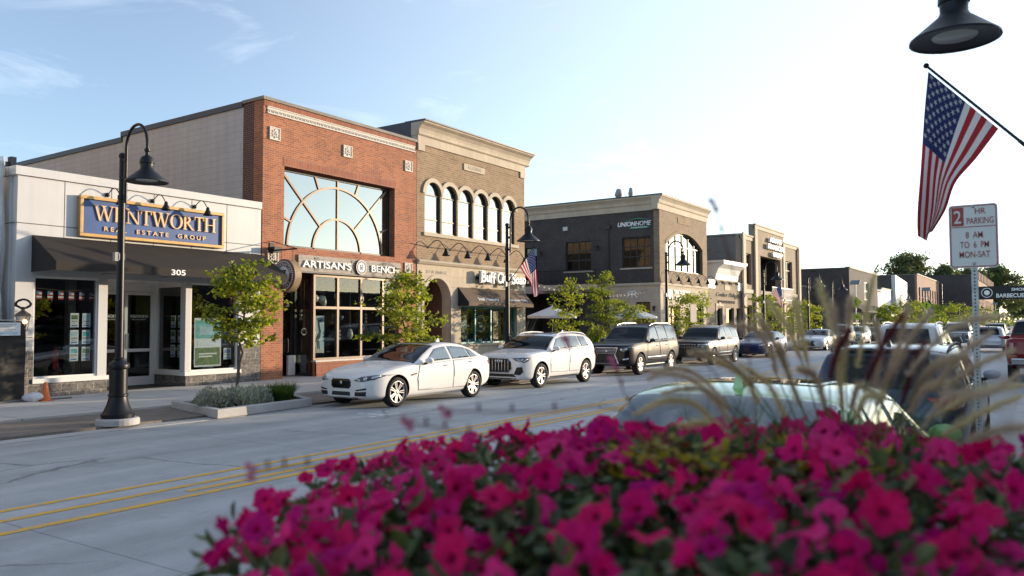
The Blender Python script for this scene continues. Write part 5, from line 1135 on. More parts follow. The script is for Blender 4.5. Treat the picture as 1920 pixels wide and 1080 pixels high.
# ---- white saloon
SED = dict(paint='paint_white', R=.335, wheels=(.86, 3.69), rimk=.73, spokes=(7, .026, .022), tumble=.42, crown=.075, gap=.05,
    top=[(0, .66), (.03, .70), (.25, .80), (.8, .905), (1.42, .985), (1.9, 1.20), (2.35, 1.372), (2.8, 1.416), (3.3, 1.39), (3.75, 1.27), (4.2, 1.085), (4.45, 1.045), (4.6, .99), (4.67, .82)],
    belt=[(0, .61), (.3, .73), (.8, .84), (1.42, .905), (2.3, .945), (3.5, .985), (4.2, 1.0), (4.5, .96), (4.67, .78)],
    bot=[(0, .25), (.3, .19), (1, .175), (3.8, .19), (4.4, .28), (4.67, .42)],
    plan=[(0, .58), (.04, .67), (.16, .78), (.45, .895), (.9, .925), (2, .915), (3.6, .925), (4.2, .885), (4.5, .80), (4.62, .71), (4.67, .62)],
    sidewins=[(1.86, 2.30, 2.72, 2.80), (2.88, 2.80, 3.44, 3.56), (3.60, 3.48, 3.66, 3.90)],
    doors=[([(1.55, .32), (2.80, .30), (2.84, .97), (1.62, .90), (1.5, .6)], 2.62, .86), ([(2.84, .30), (3.32, .30), (3.46, .55), (3.72, .82), (3.78, .99), (2.87, .97)], 3.6, .905)],
    shield=(1.46, 2.33), backlight=(3.34, 4.05), sunroof=(2.42, 3.2, .46), mirror=(1.82, .93), fin=3.35,
    decals=[('grille', 'black_gloss', 'front', octo(0, .55, .30, .105, .05), .008, False), ('badge', 'chrome', 'front', disc2(0, .57, .04), .016, False),
        ('headlight', 'headlight_housing', 'front', [(-.40, .625), (-.62, .60), (-.80, .645), (-.905, .735), (-.78, .735), (-.55, .70)], .008, True),
        ('headlight_lens', 'headlight_lens', 'front', disc2(-.66, .655, .038), .014, True), ('headlight_lens', 'headlight_lens', 'front', [(-.44, .632), (-.56, .612), (-.58, .632), (-.50, .668)], .013, True),
        ('headlight_lens', 'headlight_lens', 'front', [(-.74, .66), (-.80, .665), (-.86, .72), (-.76, .715)], .013, True),
        ('air_intake', 'black_plastic', 'front', [(-.27, .375), (.27, .375), (.29, .29), (-.29, .29)], .006, False), ('air_intake', 'black_plastic', 'front', [(-.44, .42), (-.70, .465), (-.70, .425), (-.47, .395)], .006, True),
        ('air_intake', 'black_plastic', 'front', [(-.43, .375), (-.70, .385), (-.68, .29), (-.42, .29)], .006, True), ('splitter', 'black_plastic', 'front', [(-.5, .265), (.5, .265), (.45, .235), (-.45, .235)], .006, False),
        ('side_vent', 'black_plastic', 'side', [(1.27, .705), (1.5, .735), (1.5, .705), (1.30, .675)], .006, True), ('tail_light', 'tail_red', 'side', [(4.34, .90), (4.60, .92), (4.64, .80), (4.5, .80)], .006, True),
        ('tail_light', 'tail_red', 'rear', [(-.45, .86), (-.72, .88), (-.74, .78), (-.45, .78)], .006, True)])
Car('parked_car', 'white four door saloon parked first in the far kerb row', 'car', (12.43, 13.0, 0), 0, SED)
# ---- white compact suv
SUV = dict(paint='paint_white', R=.355, wheels=(.87, 3.55), rimk=.68, spokes=(5, .028, .032), tumble=.33, crown=.07, handle='paint_white',
    top=[(0, .92), (.03, .95), (.25, 1.0), (.8, 1.055), (1.2, 1.10), (1.65, 1.36), (1.95, 1.50), (2.4, 1.565), (3.0, 1.575), (3.6, 1.54), (3.95, 1.47), (4.3, 1.18), (4.42, 1.02), (4.48, .80)],
    belt=[(0, .87), (.25, .94), (.8, 1.0), (1.3, 1.03), (2.4, 1.07), (3.4, 1.11), (4.1, 1.12), (4.4, .98), (4.48, .78)],
    bot=[(0, .28), (.3, .24), (1, .22), (3.5, .23), (4.2, .33), (4.48, .46)],
    plan=[(0, .62), (.04, .72), (.16, .81), (.42, .90), (.9, .925), (2, .91), (3.5, .925), (4.1, .88), (4.38, .79), (4.48, .68)],
    sidewins=[(1.55, 1.93, 2.36, 2.42), (2.50, 2.43, 3.14, 3.26), (3.32, 3.20, 3.60, 3.80)],
    doors=[([(1.38, .42), (2.44, .40), (2.48, 1.09), (1.42, 1.03), (1.34, .7)], 2.28, .93), ([(2.48, .40), (3.08, .40), (3.16, .62), (3.42, .86), (3.5, 1.10), (2.51, 1.08)], 3.28, .97)],
    shield=(1.24, 1.93), backlight=(3.9, 4.22), sunroof=(2.1, 3.2, .48), mirror=(1.55, 1.04, 'paint_white'), rails=(2.05, 3.85, 'paint_white'), fin=3.6,
    decals=[('grille_surround', 'chrome', 'front', octo(0, .67, .47, .215, .12), .007, False), ('grille', 'black_gloss', 'front', octo(0, .67, .445, .19, .11), .012, False)]
      + [('grille_bar', 'chrome', 'front', [(y-.008, .50), (y+.008, .50), (y+.008, .84), (y-.008, .84)], .018, False) for y in (-.33, -.22, -.11, 0, .11, .22, .33)]
      + [('badge', 'chrome', 'front', disc2(y, .785, .045), .022, False) for y in (-.105, -.035, .035, .105)]
      + [('headlight', 'headlight_housing', 'front', [(-.47, .875), (-.60, .80), (-.74, .78), (-.78, .74), (-.84, .78), (-.87, .89)], .008, True), ('headlight_lens', 'headlight_lens', 'front', [(-.56, .85), (-.66, .81), (-.76, .80), (-.76, .84)], .014, True),
         ('headlight_lens', 'headlight_lens', 'front', [(-.76, .76), (-.80, .77), (-.84, .86), (-.79, .84)], .014, True), ('air_intake', 'black_plastic', 'front', [(-.52, .42), (-.62, .62), (-.76, .63), (-.78, .50), (-.70, .40)], .008, True),
         ('air_intake', 'black_plastic', 'front', [(-.50, .43), (.50, .43), (.60, .35), (-.60, .35)], .007, False), ('skid_trim', 'black_plastic', 'front', [(-.6, .315), (.6, .315), (.56, .285), (-.56, .285)], .006, False),
         ('tail_light', 'tail_red', 'side', [(4.14, 1.0), (4.38, .97), (4.42, .86), (4.2, .86)], .006, True), ('sill_trim', 'black_plastic', 'side', [(1.4, .31), (3.05, .31), (3.05, .27), (1.4, .27)], .006, True)])
Car('parked_car', 'white compact suv with a vertical-bar grille parked behind the white saloon', 'car', (18.6, 13.06, 0), 0, SUV)
# ---- large black suv
BIG = dict(paint='paint_black', R=.385, wheels=(.92, 3.71), rimk=.64, spokes=(6, .035, .03), tumble=.27, crown=.06, handle='chrome',
    top=[(0, 1.02), (.03, 1.06), (.25, 1.12), (.8, 1.19), (1.35, 1.23), (1.75, 1.52), (2.05, 1.74), (2.5, 1.82), (3.2, 1.845), (4.0, 1.83), (4.45, 1.76), (4.68, 1.35), (4.77, 1.05), (4.80, .8)],
    belt=[(0, .98), (.25, 1.05), (.8, 1.12), (1.4, 1.16), (2.4, 1.18), (3.6, 1.21), (4.4, 1.22), (4.7, 1.1), (4.8, .78)],
    bot=[(0, .36), (.3, .32), (1, .30), (3.6, .32), (4.4, .42), (4.8, .55)],
    plan=[(0, .68), (.04, .78), (.16, .86), (.4, .925), (.9, .945), (2, .925), (3.6, .945), (4.3, .92), (4.6, .86), (4.8, .74)],
    sidewins=[(1.72, 2.02, 2.50, 2.55), (2.63, 2.58, 3.28, 3.36), (3.44, 3.38, 4.18, 4.34)],
    doors=[([(1.52, .50), (2.57, .48), (2.60, 1.19), (1.56, 1.15), (1.48, .8)], 2.4, 1.03), ([(2.60, .48), (3.16, .48), (3.26, .70), (3.42, .9), (3.44, 1.21), (2.64, 1.19)], 3.26, 1.05)],
    shield=(1.38, 2.03), mirror=(1.72, 1.16, 'black_gloss'), rails=(2.2, 4.2, 'alloy'),
    decals=[('grille_surround', 'chrome', 'front', [(-.46, 1.00), (.46, 1.00), (.36, .74), (.50, .42), (-.50, .42), (-.36, .74)], .008, False), ('grille', 'black_gloss', 'front', [(-.43, .975), (.43, .975), (.33, .74), (.465, .44), (-.465, .44), (-.33, .74)], .014, False)]
      + [('grille_bar', 'chrome', 'front', [(-w_, z), (w_, z), (w_, z+.014), (-w_, z+.014)], .02, False) for z, w_ in ((.93, .40), (.88, .38), (.83, .36), (.78, .34))] + [('badge', 'chrome', 'front', disc2(0, .86, .065, rv=.05), .026, False),
        ('headlight', 'headlight_housing', 'front', [(-.50, .985), (-.52, .86), (-.72, .84), (-.86, .92), (-.90, 1.02), (-.70, 1.01)], .009, True), ('headlight_lens', 'headlight_lens', 'front', disc2(-.60, .92, .05), .015, True), ('headlight_lens', 'headlight_lens', 'front', disc2(-.74, .935, .045), .015, True),
        ('fog_light', 'headlight_lens', 'front', [(-.64, .60), (-.82, .63), (-.82, .57), (-.66, .55)], .01, True), ('lower_bumper', 'black_plastic', 'front', [(-.7, .42), (.7, .42), (.66, .36), (-.66, .36)], .008, False),
        ('side_trim', 'chrome', 'side', [(1.5, .63), (3.2, .64), (3.2, .605), (1.5, .59)], .009, True), ('side_step', 'chrome', 'side', [(1.45, .36), (3.2, .36), (3.2, .33), (1.45, .33)], .03, True),
        ('tail_light', 'tail_red', 'side', [(4.52, 1.28), (4.68, 1.25), (4.74, .88), (4.62, .88)], .007, True), ('rear_window', 'car_glass', 'rear', [(-.62, 1.25), (.62, 1.25), (.54, 1.68), (-.54, 1.68)], .008, False)])
Car('parked_car', 'large black suv with chrome grille surround parked third in the far row', 'car', (25.27, 13.06, 0), 0, BIG)
# ---- dark grey upright suv
JEEP = scale_spec(BIG, paint='paint_grey', R=.375, wheels=(.90, 3.815), handle='black_plastic', spokes=(5, .05, .0), rim='chrome',
    top=[(0, .98), (.03, 1.03), (.25, 1.08), (.8, 1.13), (1.4, 1.17), (1.8, 1.46), (2.1, 1.66), (2.5, 1.735), (3.2, 1.75), (4.0, 1.71), (4.4, 1.62), (4.66, 1.3), (4.78, 1.0), (4.82, .8)],
    belt=[(0, .95), (.25, 1.01), (.8, 1.07), (1.4, 1.10), (2.4, 1.12), (3.6, 1.15), (4.4, 1.16), (4.7, 1.05), (4.82, .78)],
    sidewins=[(1.76, 2.08, 2.52, 2.58), (2.66, 2.60, 3.30, 3.38), (3.46, 3.40, 4.05, 4.25)], shield=(1.43, 2.08), mirror=(1.78, 1.10, 'black_plastic'), rails=(2.3, 4.1, 'black_plastic'),
    doors=[([(1.55, .48), (2.60, .46), (2.63, 1.13), (1.58, 1.09), (1.5, .8)], 2.42, .98), ([(2.63, .46), (3.22, .46), (3.32, .68), (3.52, .9), (3.54, 1.15), (2.67, 1.13)], 3.34, 1.0)],
    decals=[('grille_slot', 'chrome', 'front', [(y-.045, .77), (y+.045, .77), (y+.045, .93), (y-.045, .93)], .009, False) for y in (-.36, -.24, -.12, 0, .12, .24, .36)] + [('grille_slot', 'black_gloss', 'front', [(y-.03, .785), (y+.03, .785), (y+.03, .915), (y-.03, .915)], .014, False) for y in (-.36, -.24, -.12, 0, .12, .24, .36)]
      + [('headlight', 'headlight_lens', 'front', [(-.48, .93), (-.50, .80), (-.74, .79), (-.86, .86), (-.86, .94)], .009, True), ('headlight_housing', 'headlight_housing', 'front', disc2(-.66, .865, .05), .014, True), ('fog_light', 'headlight_lens', 'front', disc2(-.66, .58, .045), .009, True),
        ('air_intake', 'black_plastic', 'front', [(-.45, .60), (.45, .60), (.5, .46), (-.5, .46)], .008, False), ('side_trim', 'chrome', 'side', [(1.5, .55), (3.2, .56), (3.2, .53), (1.5, .515)], .009, True), ('sill_trim', 'black_plastic', 'side', [(1.4, .42), (3.3, .42), (3.3, .36), (1.4, .36)], .01, True),
        ('tail_light', 'tail_red', 'side', [(4.45, 1.15), (4.68, 1.12), (4.74, .95), (4.55, .95)], .007, True), ('rear_window', 'car_glass', 'rear', [(-.60, 1.20), (.60, 1.20), (.52, 1.55), (-.52, 1.55)], .008, False)])
Car('parked_car', 'dark grey upright suv with slotted grille parked behind the black suv', 'car', (33.1, 13.15, 0), 0, JEEP)
# ---- blue electric saloon and silver saloon beyond
BLU = scale_spec(SED, paint='paint_blue', rim='wheel_dark', spokes=(5, .05, 0), sunroof=(2.3, 3.4, .5),
    decals=[('headlight', 'headlight_lens', 'front', [(-.50, .66), (-.70, .64), (-.88, .74), (-.72, .735)], .008, True), ('air_intake', 'black_plastic', 'front', [(-.5, .36), (.5, .36), (.55, .28), (-.55, .28)], .006, False), ('tail_light', 'tail_red', 'side', [(4.34, .93), (4.60, .92), (4.64, .82), (4.4, .84)], .006, True)])
Car('parked_car', 'dark blue smooth nosed saloon parked in the far row under a street flag', 'car', (41.6, 13.1, 0), 0, BLU)
SIL = scale_spec(SED, paint='paint_silver', spokes=(5, .04, .02), decals=[('grille', 'black_gloss', 'front', [(-.32, .64), (.32, .64), (.22, .5), (.36, .30), (-.36, .30), (-.22, .5)], .008, False),
    ('headlight', 'headlight_lens', 'front', [(-.44, .64), (-.66, .58), (-.88, .72), (-.70, .73)], .008, True), ('badge', 'chrome', 'front', disc2(0, .56, .05), .014, False), ('tail_light', 'tail_red', 'side', [(4.34, .92), (4.60, .92), (4.64, .80), (4.4, .80)], .006, True)])
silver = Car('parked_car', 'silver saloon parked alone beyond the blue car on the far side', 'car', (54.2, 13.0, 0), 0, SIL)
# ---- near kerb, seen from behind (nose away)
LIME = scale_spec({'rearglass': 'car_side_glass'} | {k: v for k, v in SUV.items() if k != 'rails'}, paint='paint_lime', R=.33, wheels=(.82, 3.40), fin=3.15, finmat='paint_lime', shield=(1.20, 1.85), backlight=(3.36, 3.90), spokes=(5, .05, .0), crown=.065, tumble=.48, mirror=(1.5, .98), sunroof=(1.95, 2.9, .42),
    top=[(0, .80), (.03, .84), (.25, .92), (.75, .99), (1.15, 1.04), (1.55, 1.28), (1.85, 1.41), (2.3, 1.465), (2.9, 1.475), (3.3, 1.445), (3.65, 1.26), (3.92, 1.06), (4.02, .95), (4.08, .72)],
    belt=[(0, .76), (.25, .86), (.75, .93), (1.25, .96), (2.3, .98), (3.3, 1.01), (3.85, 1.0), (4.02, .88), (4.08, .68)],
    bot=[(0, .25), (.3, .19), (1, .17), (3.3, .18), (3.8, .26), (4.08, .40)], plan=[(0, .58), (.04, .67), (.16, .78), (.42, .87), (.85, .90), (2, .885), (3.3, .90), (3.75, .86), (3.98, .77), (4.08, .64)],
    sidewins=[(1.5, 1.84, 2.26, 2.32), (2.40, 2.33, 2.98, 3.1)], doors=[([(1.3, .34), (2.34, .32), (2.38, 1.0), (1.36, .97)], 2.2, .86), ([(2.38, .32), (2.95, .32), (3.05, .55), (3.25, .8), (3.3, 1.0), (2.41, 1.0)], 3.1, .9)],
    decals=[('tail_light', 'tail_red', 'rear', [(-.50, .92), (-.78, .95), (-.76, .78), (-.52, .78)], .006, True), ('bumper', 'black_plastic', 'rear', [(-.6, .48), (.6, .48), (.55, .40), (-.55, .40)], .006, False), ('headlight', 'headlight_lens', 'front', [(-.45, .76), (-.76, .76), (-.82, .86), (-.6, .84)], .006, True)])
Car('parked_car', 'lime green hatchback whose roof and rear glass show just past the flowers', 'car', (8.12, 1.62, 0), PI, LIME)
WAG = scale_spec(SUV, paint='paint_slate', spokes=(5, .05, .0), rim='wheel_dark', R=.355, wheels=(.93, 3.6), rails=(2.1, 3.9, 'black_plastic'), fin=3.75, finmat='black_gloss', backlight=(3.98, 3.985),
    top=[(0, .90), (.03, .93), (.25, .98), (.8, 1.035), (1.25, 1.08), (1.7, 1.34), (2.0, 1.49), (2.4, 1.56), (3.0, 1.58), (3.7, 1.555), (4.1, 1.50), (4.26, 1.30), (4.40, 1.04), (4.46, .95), (4.50, .72)],
    belt=[(0, .86), (.25, .92), (.8, .98), (1.3, 1.01), (2.4, 1.03), (3.4, 1.06), (4.2, 1.06), (4.44, .9), (4.5, .70)],
    decals=[('rear_window', 'car_glass', 'rear', [(-.60, 1.07), (.60, 1.07), (.55, 1.40), (.48, 1.44), (-.48, 1.44), (-.55, 1.40)], .008, False), ('rear_spoiler', 'black_gloss', 'rear', [(-.5, 1.475), (.5, 1.475), (.46, 1.51), (-.46, 1.51)], .05, False),
        ('tail_light', 'tail_red', 'rear', [(-.48, .98), (-.78, 1.00), (-.76, .84), (-.62, .86)], .008, True), ('tail_light', 'tail_red', 'side', [(4.12, 1.02), (4.38, 1.0), (4.42, .86), (4.22, .88)], .007, True), ('badge', 'chrome', 'rear', disc2(0, .955, .075, rv=.042), .016, False), ('badge', 'plate_blue', 'rear', disc2(0, .955, .062, rv=.033), .020, False),
        ('bumper', 'black_plastic', 'rear', [(-.72, .60), (.72, .60), (.66, .42), (-.66, .42)], .012, False), ('wheel_trim', 'black_plastic', 'side', [(1.4, .34), (3.1, .34), (3.1, .25), (1.4, .25)], .012, True),
        ('plate_recess', 'black_gloss', 'rear', [(-.34, .87), (.34, .87), (.30, .66), (-.30, .66)], .006, False)])
wag = Car('parked_car', 'slate grey wagon with black roof rails seen from behind through the grass plumes', 'car', (14.85, 1.68, 0), PI, WAG)
p, n = wag.cast('rear', 0, .77); mb = MB(); mb.box(p.x+.01, p.x+.025, -.155, .155, .69, .85, 0)
mb.text('UN76', (p.x+.026, .035, .765), (0, 1, 0), UZ, .19, .08, .004, m=1); mb.text('MICHIGAN', (p.x+.026, 0, .828), (0, 1, 0), UZ, .13, .02, .004, m=1); mb.box(p.x+.025, p.x+.027, .09, .14, .695, .72, 2); mb.build('licence_plate', ['plate_blue', 'plate_yellow', 'amber'], wag.root)
mb = MB()
for s_ in (-1, 1):
    for k in range(3): mb.ball((p.x+.045, s_*(.01+.025*k)-.005, .955+.012*(k % 2)), .006, m=0)
mb.build('badge_stars', 'chrome', wag.root)
# ---- others further down the street
def far_car(S, paint_, label, x, y, flip, name='parked_car', cat='car', **k):
    return Car(name, label, cat, (x, y, 0), PI if flip else 0, scale_spec(S, paint=paint_, **k))
far_car(BIG, 'paint_pearl', 'white suv with its roof showing just beyond the grey wagon', 29.4, 3.3, True)
far_car(WAG, 'paint_silver', 'silver suv with red tail lights driving away in the near lane', 60.6, 3.0, True, decals=WAG['decals'][:6]+[('rear_window', 'car_glass', 'rear', [(-.60, 1.07), (.60, 1.07), (.50, 1.44), (-.50, 1.44)], .008, False)])
far_car(JEEP, 'paint_black', 'dark suv parked facing left behind the silver saloon', 60.6, 13.1, False)
far_car(SUV, 'paint_silver', 'silver suv in the far parking row beside the crossing sign', 67.5, 13.1, False)
far_car(SED, 'paint_black', 'black saloon low in the far row beyond the silver suv', 75, 13.1, False)
far_car(SUV, 'paint_pearl', 'small white suv parked furthest along in the far row', 84, 13.1, False)
far_car(BIG, 'paint_slate', 'dark blue-grey suv driving towards the camera far down the street', 66, 5.6, False, name='moving_car')
far_car(JEEP, 'paint_black', 'black suv far down the near kerb behind the silver suv', 90, 4.0, True)
# ---- red pickup at the right edge
PICK = scale_spec(BIG, paint='paint_red', R=.40, wheels=(1.0, 4.6), crown=.05,
    top=[(0, 1.1), (.03, 1.14), (.3, 1.20), (1.0, 1.27), (1.6, 1.31), (2.0, 1.62), (2.35, 1.86), (2.8, 1.95), (3.4, 1.96), (3.75, 1.88), (3.95, 1.45), (4.02, 1.375), (5.0, 1.375), (5.75, 1.375), (5.80, 1.30), (5.83, .9)],
    belt=[(0, 1.05), (.3, 1.14), (1, 1.20), (1.6, 1.24), (2.4, 1.27), (3.6, 1.29), (4.0, 1.31), (5.7, 1.32), (5.8, 1.24), (5.83, .85)], bot=[(0, .42), (.3, .36), (1, .34), (4.5, .38), (5.83, .55)],
    plan=[(0, .75), (.05, .85), (.2, .93), (.5, .98), (1, 1.0), (3, .99), (5.6, 1.0), (5.8, .97), (5.83, .93)],
    sidewins=[(1.98, 2.32, 2.76, 2.82), (2.9, 2.86, 3.5, 3.62)], doors=[([(1.8, .5), (2.84, .5), (2.87, 1.27), (1.85, 1.24)], 2.7, 1.1), ([(2.88, .5), (3.8, .5), (3.84, 1.29), (2.91, 1.27)], 3.6, 1.12)], shield=(1.65, 2.32), backlight=(3.70, 3.95), mirror=(2.0, 1.25, 'paint_red'), rails=(2.6, 3.4, 'black_plastic'),
    decals=[('tail_light', 'tail_red', 'rear', [(-.74, 1.25), (-.90, 1.25), (-.90, .88), (-.74, .88)], .01, True), ('bumper', 'chrome', 'rear', [(-.85, .76), (.85, .76), (.85, .58), (-.85, .58)], .05, False), ('tailgate', 'paint_red', 'rear', [(-.70, 1.28), (.70, 1.28), (.70, .82), (-.70, .82)], .012, False), ('headlight', 'headlight_lens', 'front', [(-.6, 1.0), (-.86, 1.0), (-.86, .8), (-.6, .8)], .01, True)])
Car('pickup_truck', 'dark red pickup truck seen from behind at the right edge', 'pickup', (34.2, 0.08, 0), PI, PICK)
# ================================================================ street furniture
def leafmat(name, col, tr=0.45):
    m = bpy.data.materials.new(name); m.use_nodes = True; MAT[name] = m; n = m.node_tree.nodes; l = m.node_tree.links; b = n["Principled BSDF"]
    b.inputs['Base Color'].default_value = (*col, 1); b.inputs['Roughness'].default_value = 0.55; b.inputs['Specular IOR Level'].default_value = 0.3
    t = n.new("ShaderNodeBsdfTranslucent"); t.inputs[0].default_value = (col[0]*1.5, col[1]*1.5, col[2]*0.9, 1); x = n.new("ShaderNodeMixShader"); x.inputs[0].default_value = tr
    l.new(b.outputs[0], x.inputs[1]); l.new(t.outputs[0], x.inputs[2]); l.new(x.outputs[0], n["Material Output"].inputs[0]); return m
leafmat('leaf_light', (0.36, 0.38, 0.04)); leafmat('leaf_mid', (0.25, 0.29, 0.035)); leafmat('leaf_dark', (0.10, 0.135, 0.022)); leafmat('leaf_far', (0.16, 0.18, 0.08), .3); leafmat('leaf_far_dark', (0.10, 0.12, 0.05), .3)
leafmat('lavender_leaf', (0.46, 0.47, 0.42), .25); leafmat('lavender_dark', (0.28, 0.30, 0.25), .25); leafmat('grass_blade', (0.05, 0.11, 0.022), .35); leafmat('grass_light', (0.12, 0.20, 0.04), .35)
pmat('bark', (0.13, 0.10, 0.075), 0.9, bump=(40, .5)); pmat('bark_pale', (0.22, 0.19, 0.15), 0.9, bump=(40, .5))
LEAF = ['leaf_light', 'leaf_mid', 'leaf_dark']
def leaf(mb, p, s, rnd, m, up=0.4):
    d = Vector((rnd.gauss(0, 1), rnd.gauss(0, 1), rnd.gauss(-.25, .6))).normalized(); n = Vector((rnd.gauss(0, 1), rnd.gauss(0, 1), abs(rnd.gauss(0, 1))+up)); t = d.cross(n)
    if t.length < 1e-3: return
    t = t.normalized()*s*.36; n = d.cross(t).normalized()*s*.10
    mb.add([p, p+d*s*.45+t+n, p+d*s, p+d*s*.45-t+n], [(0, 1, 2), (0, 2, 3)], m)
def tree(name, label, x, y, z0, h, r, seed, nl=2600, ls=.085, th=.9, trunk=.035, group=None, mats=LEAF, limbs=22, flat=.45, bark='bark'):
    rnd = random.Random(seed); t = thing(name, label, 'tree', (x, y, z0), 0, group)
    tb = MB(); P = [Vector((rnd.gauss(0, .02)*i, rnd.gauss(0, .02)*i, h*.92*i/8)) for i in range(9)]; tb.tube(P, [trunk*(1-.085*i) for i in range(9)], 8)
    cl = []
    for i in range(limbs):
        u = (i+.5)/limbs; z = th+(h*.93-th)*u; a = i*2.4+rnd.uniform(-.5, .5); R = r*(math.sin(PI*min(1, .22+.70*u))**.8)*rnd.uniform(.6, 1.12)
        k = min(7, int(z/(h*.92)*8)); b = P[k].lerp(P[k+1], z/(h*.92)*8-k); e = b+Vector((cos(a)*R, sin(a)*R, rnd.uniform(.05, .35)*R)); mid = b.lerp(e, .5)+Vector((0, 0, .06*R))
        tb.tube([b, mid, e], [trunk*.42*(1-.4*u), trunk*.3*(1-.4*u), .004], 5)
        for q in (.35, .55, .75, .9, 1.0):
            if rnd.random() < .88: c = b.lerp(e, q)+Vector((rnd.gauss(0, .08), rnd.gauss(0, .08), .04+rnd.gauss(0, .05)))*r; cl.append((c, r*rnd.uniform(.14, .30), rnd.random()))
        for _ in range(2): q = rnd.uniform(.3, .9); s_ = b.lerp(e, q); e2 = s_+Vector((rnd.gauss(0, 1), rnd.gauss(0, 1), rnd.uniform(0, .8)))*r*.25; tb.tube([s_, e2], [trunk*.15, .003], 4); cl.append((e2, r*rnd.uniform(.12, .24), rnd.random()))
    cl.append((P[-1]+Vector((0, 0, .05*h)), r*.22, .2)); tb.build('trunk', bark, t)
    lb = MB(); W_ = [c[1]**2 for c in cl]
    for c, cr, tone in rnd.choices(cl, W_, k=nl):
        d = Vector((rnd.gauss(0, 1), rnd.gauss(0, 1), rnd.gauss(0, flat))); d = d.normalized()*cr*rnd.random()**.45
        d.z *= flat*1.4; v = tone+rnd.gauss(0, .22); lb.add([], []); leaf(lb, c+d, ls*rnd.uniform(.7, 1.25), rnd, 0 if v < .42 else 1 if v < .85 else 2)
    lb.build('crown', mats, t); return t
tree('street_tree', 'young green tree in the silver plant bed before the white storefront', 11.24, 15.0, .15, 3.12, .86, 3, nl=2900, ls=.11, th=1.2, trunk=.04, limbs=24)
tree('street_tree', 'young green tree behind the white saloon by the red brick shop', 16.8, 15.0, .05, 3.35, 1.05, 8, nl=3000, ls=.115, th=.75, trunk=.04, limbs=26)
tree('courtyard_tree', 'thin pale-stemmed tree left of the patio behind the white suv', 31.1, 18.0, SW, 3.9, .95, 12, nl=1500, ls=.12, th=1.0, bark='bark_pale')
tree('courtyard_tree', 'tall dark leafy tree in the middle of the patio planting', 34.6, 18.2, SW, 4.4, 1.0, 15, nl=2400, ls=.13, th=.5, mats=['leaf_mid', 'leaf_mid', 'leaf_dark'])
tree('courtyard_tree', 'bright green tree at the patio corner above the black suv', 36.6, 17.8, SW, 3.0, 1.15, 17, nl=2000, ls=.13, th=.6)
tree('street_tree', 'rounded street tree in front of the steakhouse door', 41.3, 16.2, SW, 3.4, 1.45, 21, nl=2600, ls=.13, th=.8)
tree('street_tree', 'street tree before the stepped office below the hanging flag', 55.8, 16.2, SW, 3.7, 1.5, 24, nl=2000, ls=.16, th=.9)
tree('street_tree', 'street tree beside the round spiral sign on dark brick', 64.6, 16.0, SW, 3.4, 1.6, 26, nl=1800, ls=.17, th=.9)
for i, (x, y, h, r, nm) in enumerate(((97, 14.6, 3.6, 1.7, 'small street tree under the solar crossing sign'), (112, 15, 4.2, 2.2, 'street tree by the awning of the row building'), (124, 14.8, 4.6, 2.6, 'spreading street tree past the second crossing sign'), (136, 14.4, 4.4, 2.6, 'light green street tree before the long brown wall'), (150, 13.5, 4.8, 3.0, 'wide street tree before the brown wall further along'), (168, 12.6, 4.6, 3.0, 'bushy street tree below the crenellated brick end'), (186, 10.6, 4.6, 2.6, 'furthest street tree beside the crenellated brick end'))):
    tree('street_tree', nm, x, y, SW, h, r, 40+i, nl=900, ls=.34, th=.8, trunk=.07, mats=['leaf_mid', 'leaf_mid', 'leaf_dark'])
for i, (x, y, h, r, nm) in enumerate(((262, 34, 22, 8, 'broad dark shade tree rising above the rooftops, tallest of the distant trees'), (262, 24, 18, 6.0, 'rounded shade tree behind the long brown wall'), (275, 19, 17.5, 5.5, 'shade tree just left of the parking sign post far away'), (290, 12.5, 18.5, 8.0, 'wide shade tree directly right of the parking sign post'), (330, 4.5, 15, 7, 'low rounded tree at the far right horizon behind the banner'), (260, 40, 15, 4.5, 'small distant tree at the left of the tall shade tree'), (150, 43, 11.5, 3.0, 'distant tree top above the patterned brick building'), (152, 52, 11.3, 2.6, 'small distant tree top left of the patterned brick building'))):
    tree('shade_tree', nm, x, y, 0, h, r, 60+i, nl=9000, ls=.85 if x > 200 else .55, th=h*.25, trunk=.3, mats=['leaf_far', 'leaf_far', 'leaf_far_dark'], flat=.8, limbs=26)
mb = MB(); rnd = random.Random(5)
for _ in range(5200):
    x = rnd.uniform(330, 420); y = rnd.uniform(-60, 26); leaf(mb, Vector((x, y, rnd.uniform(0, 7.5+2*sin(y*.3)))), 1.1, rnd, rnd.choice((0, 0, 1)))
tag(mb.build('far_wood', ['leaf_mid', 'leaf_far_dark']), 'mass of green trees closing the far end of the street', 'trees', kind='stuff')

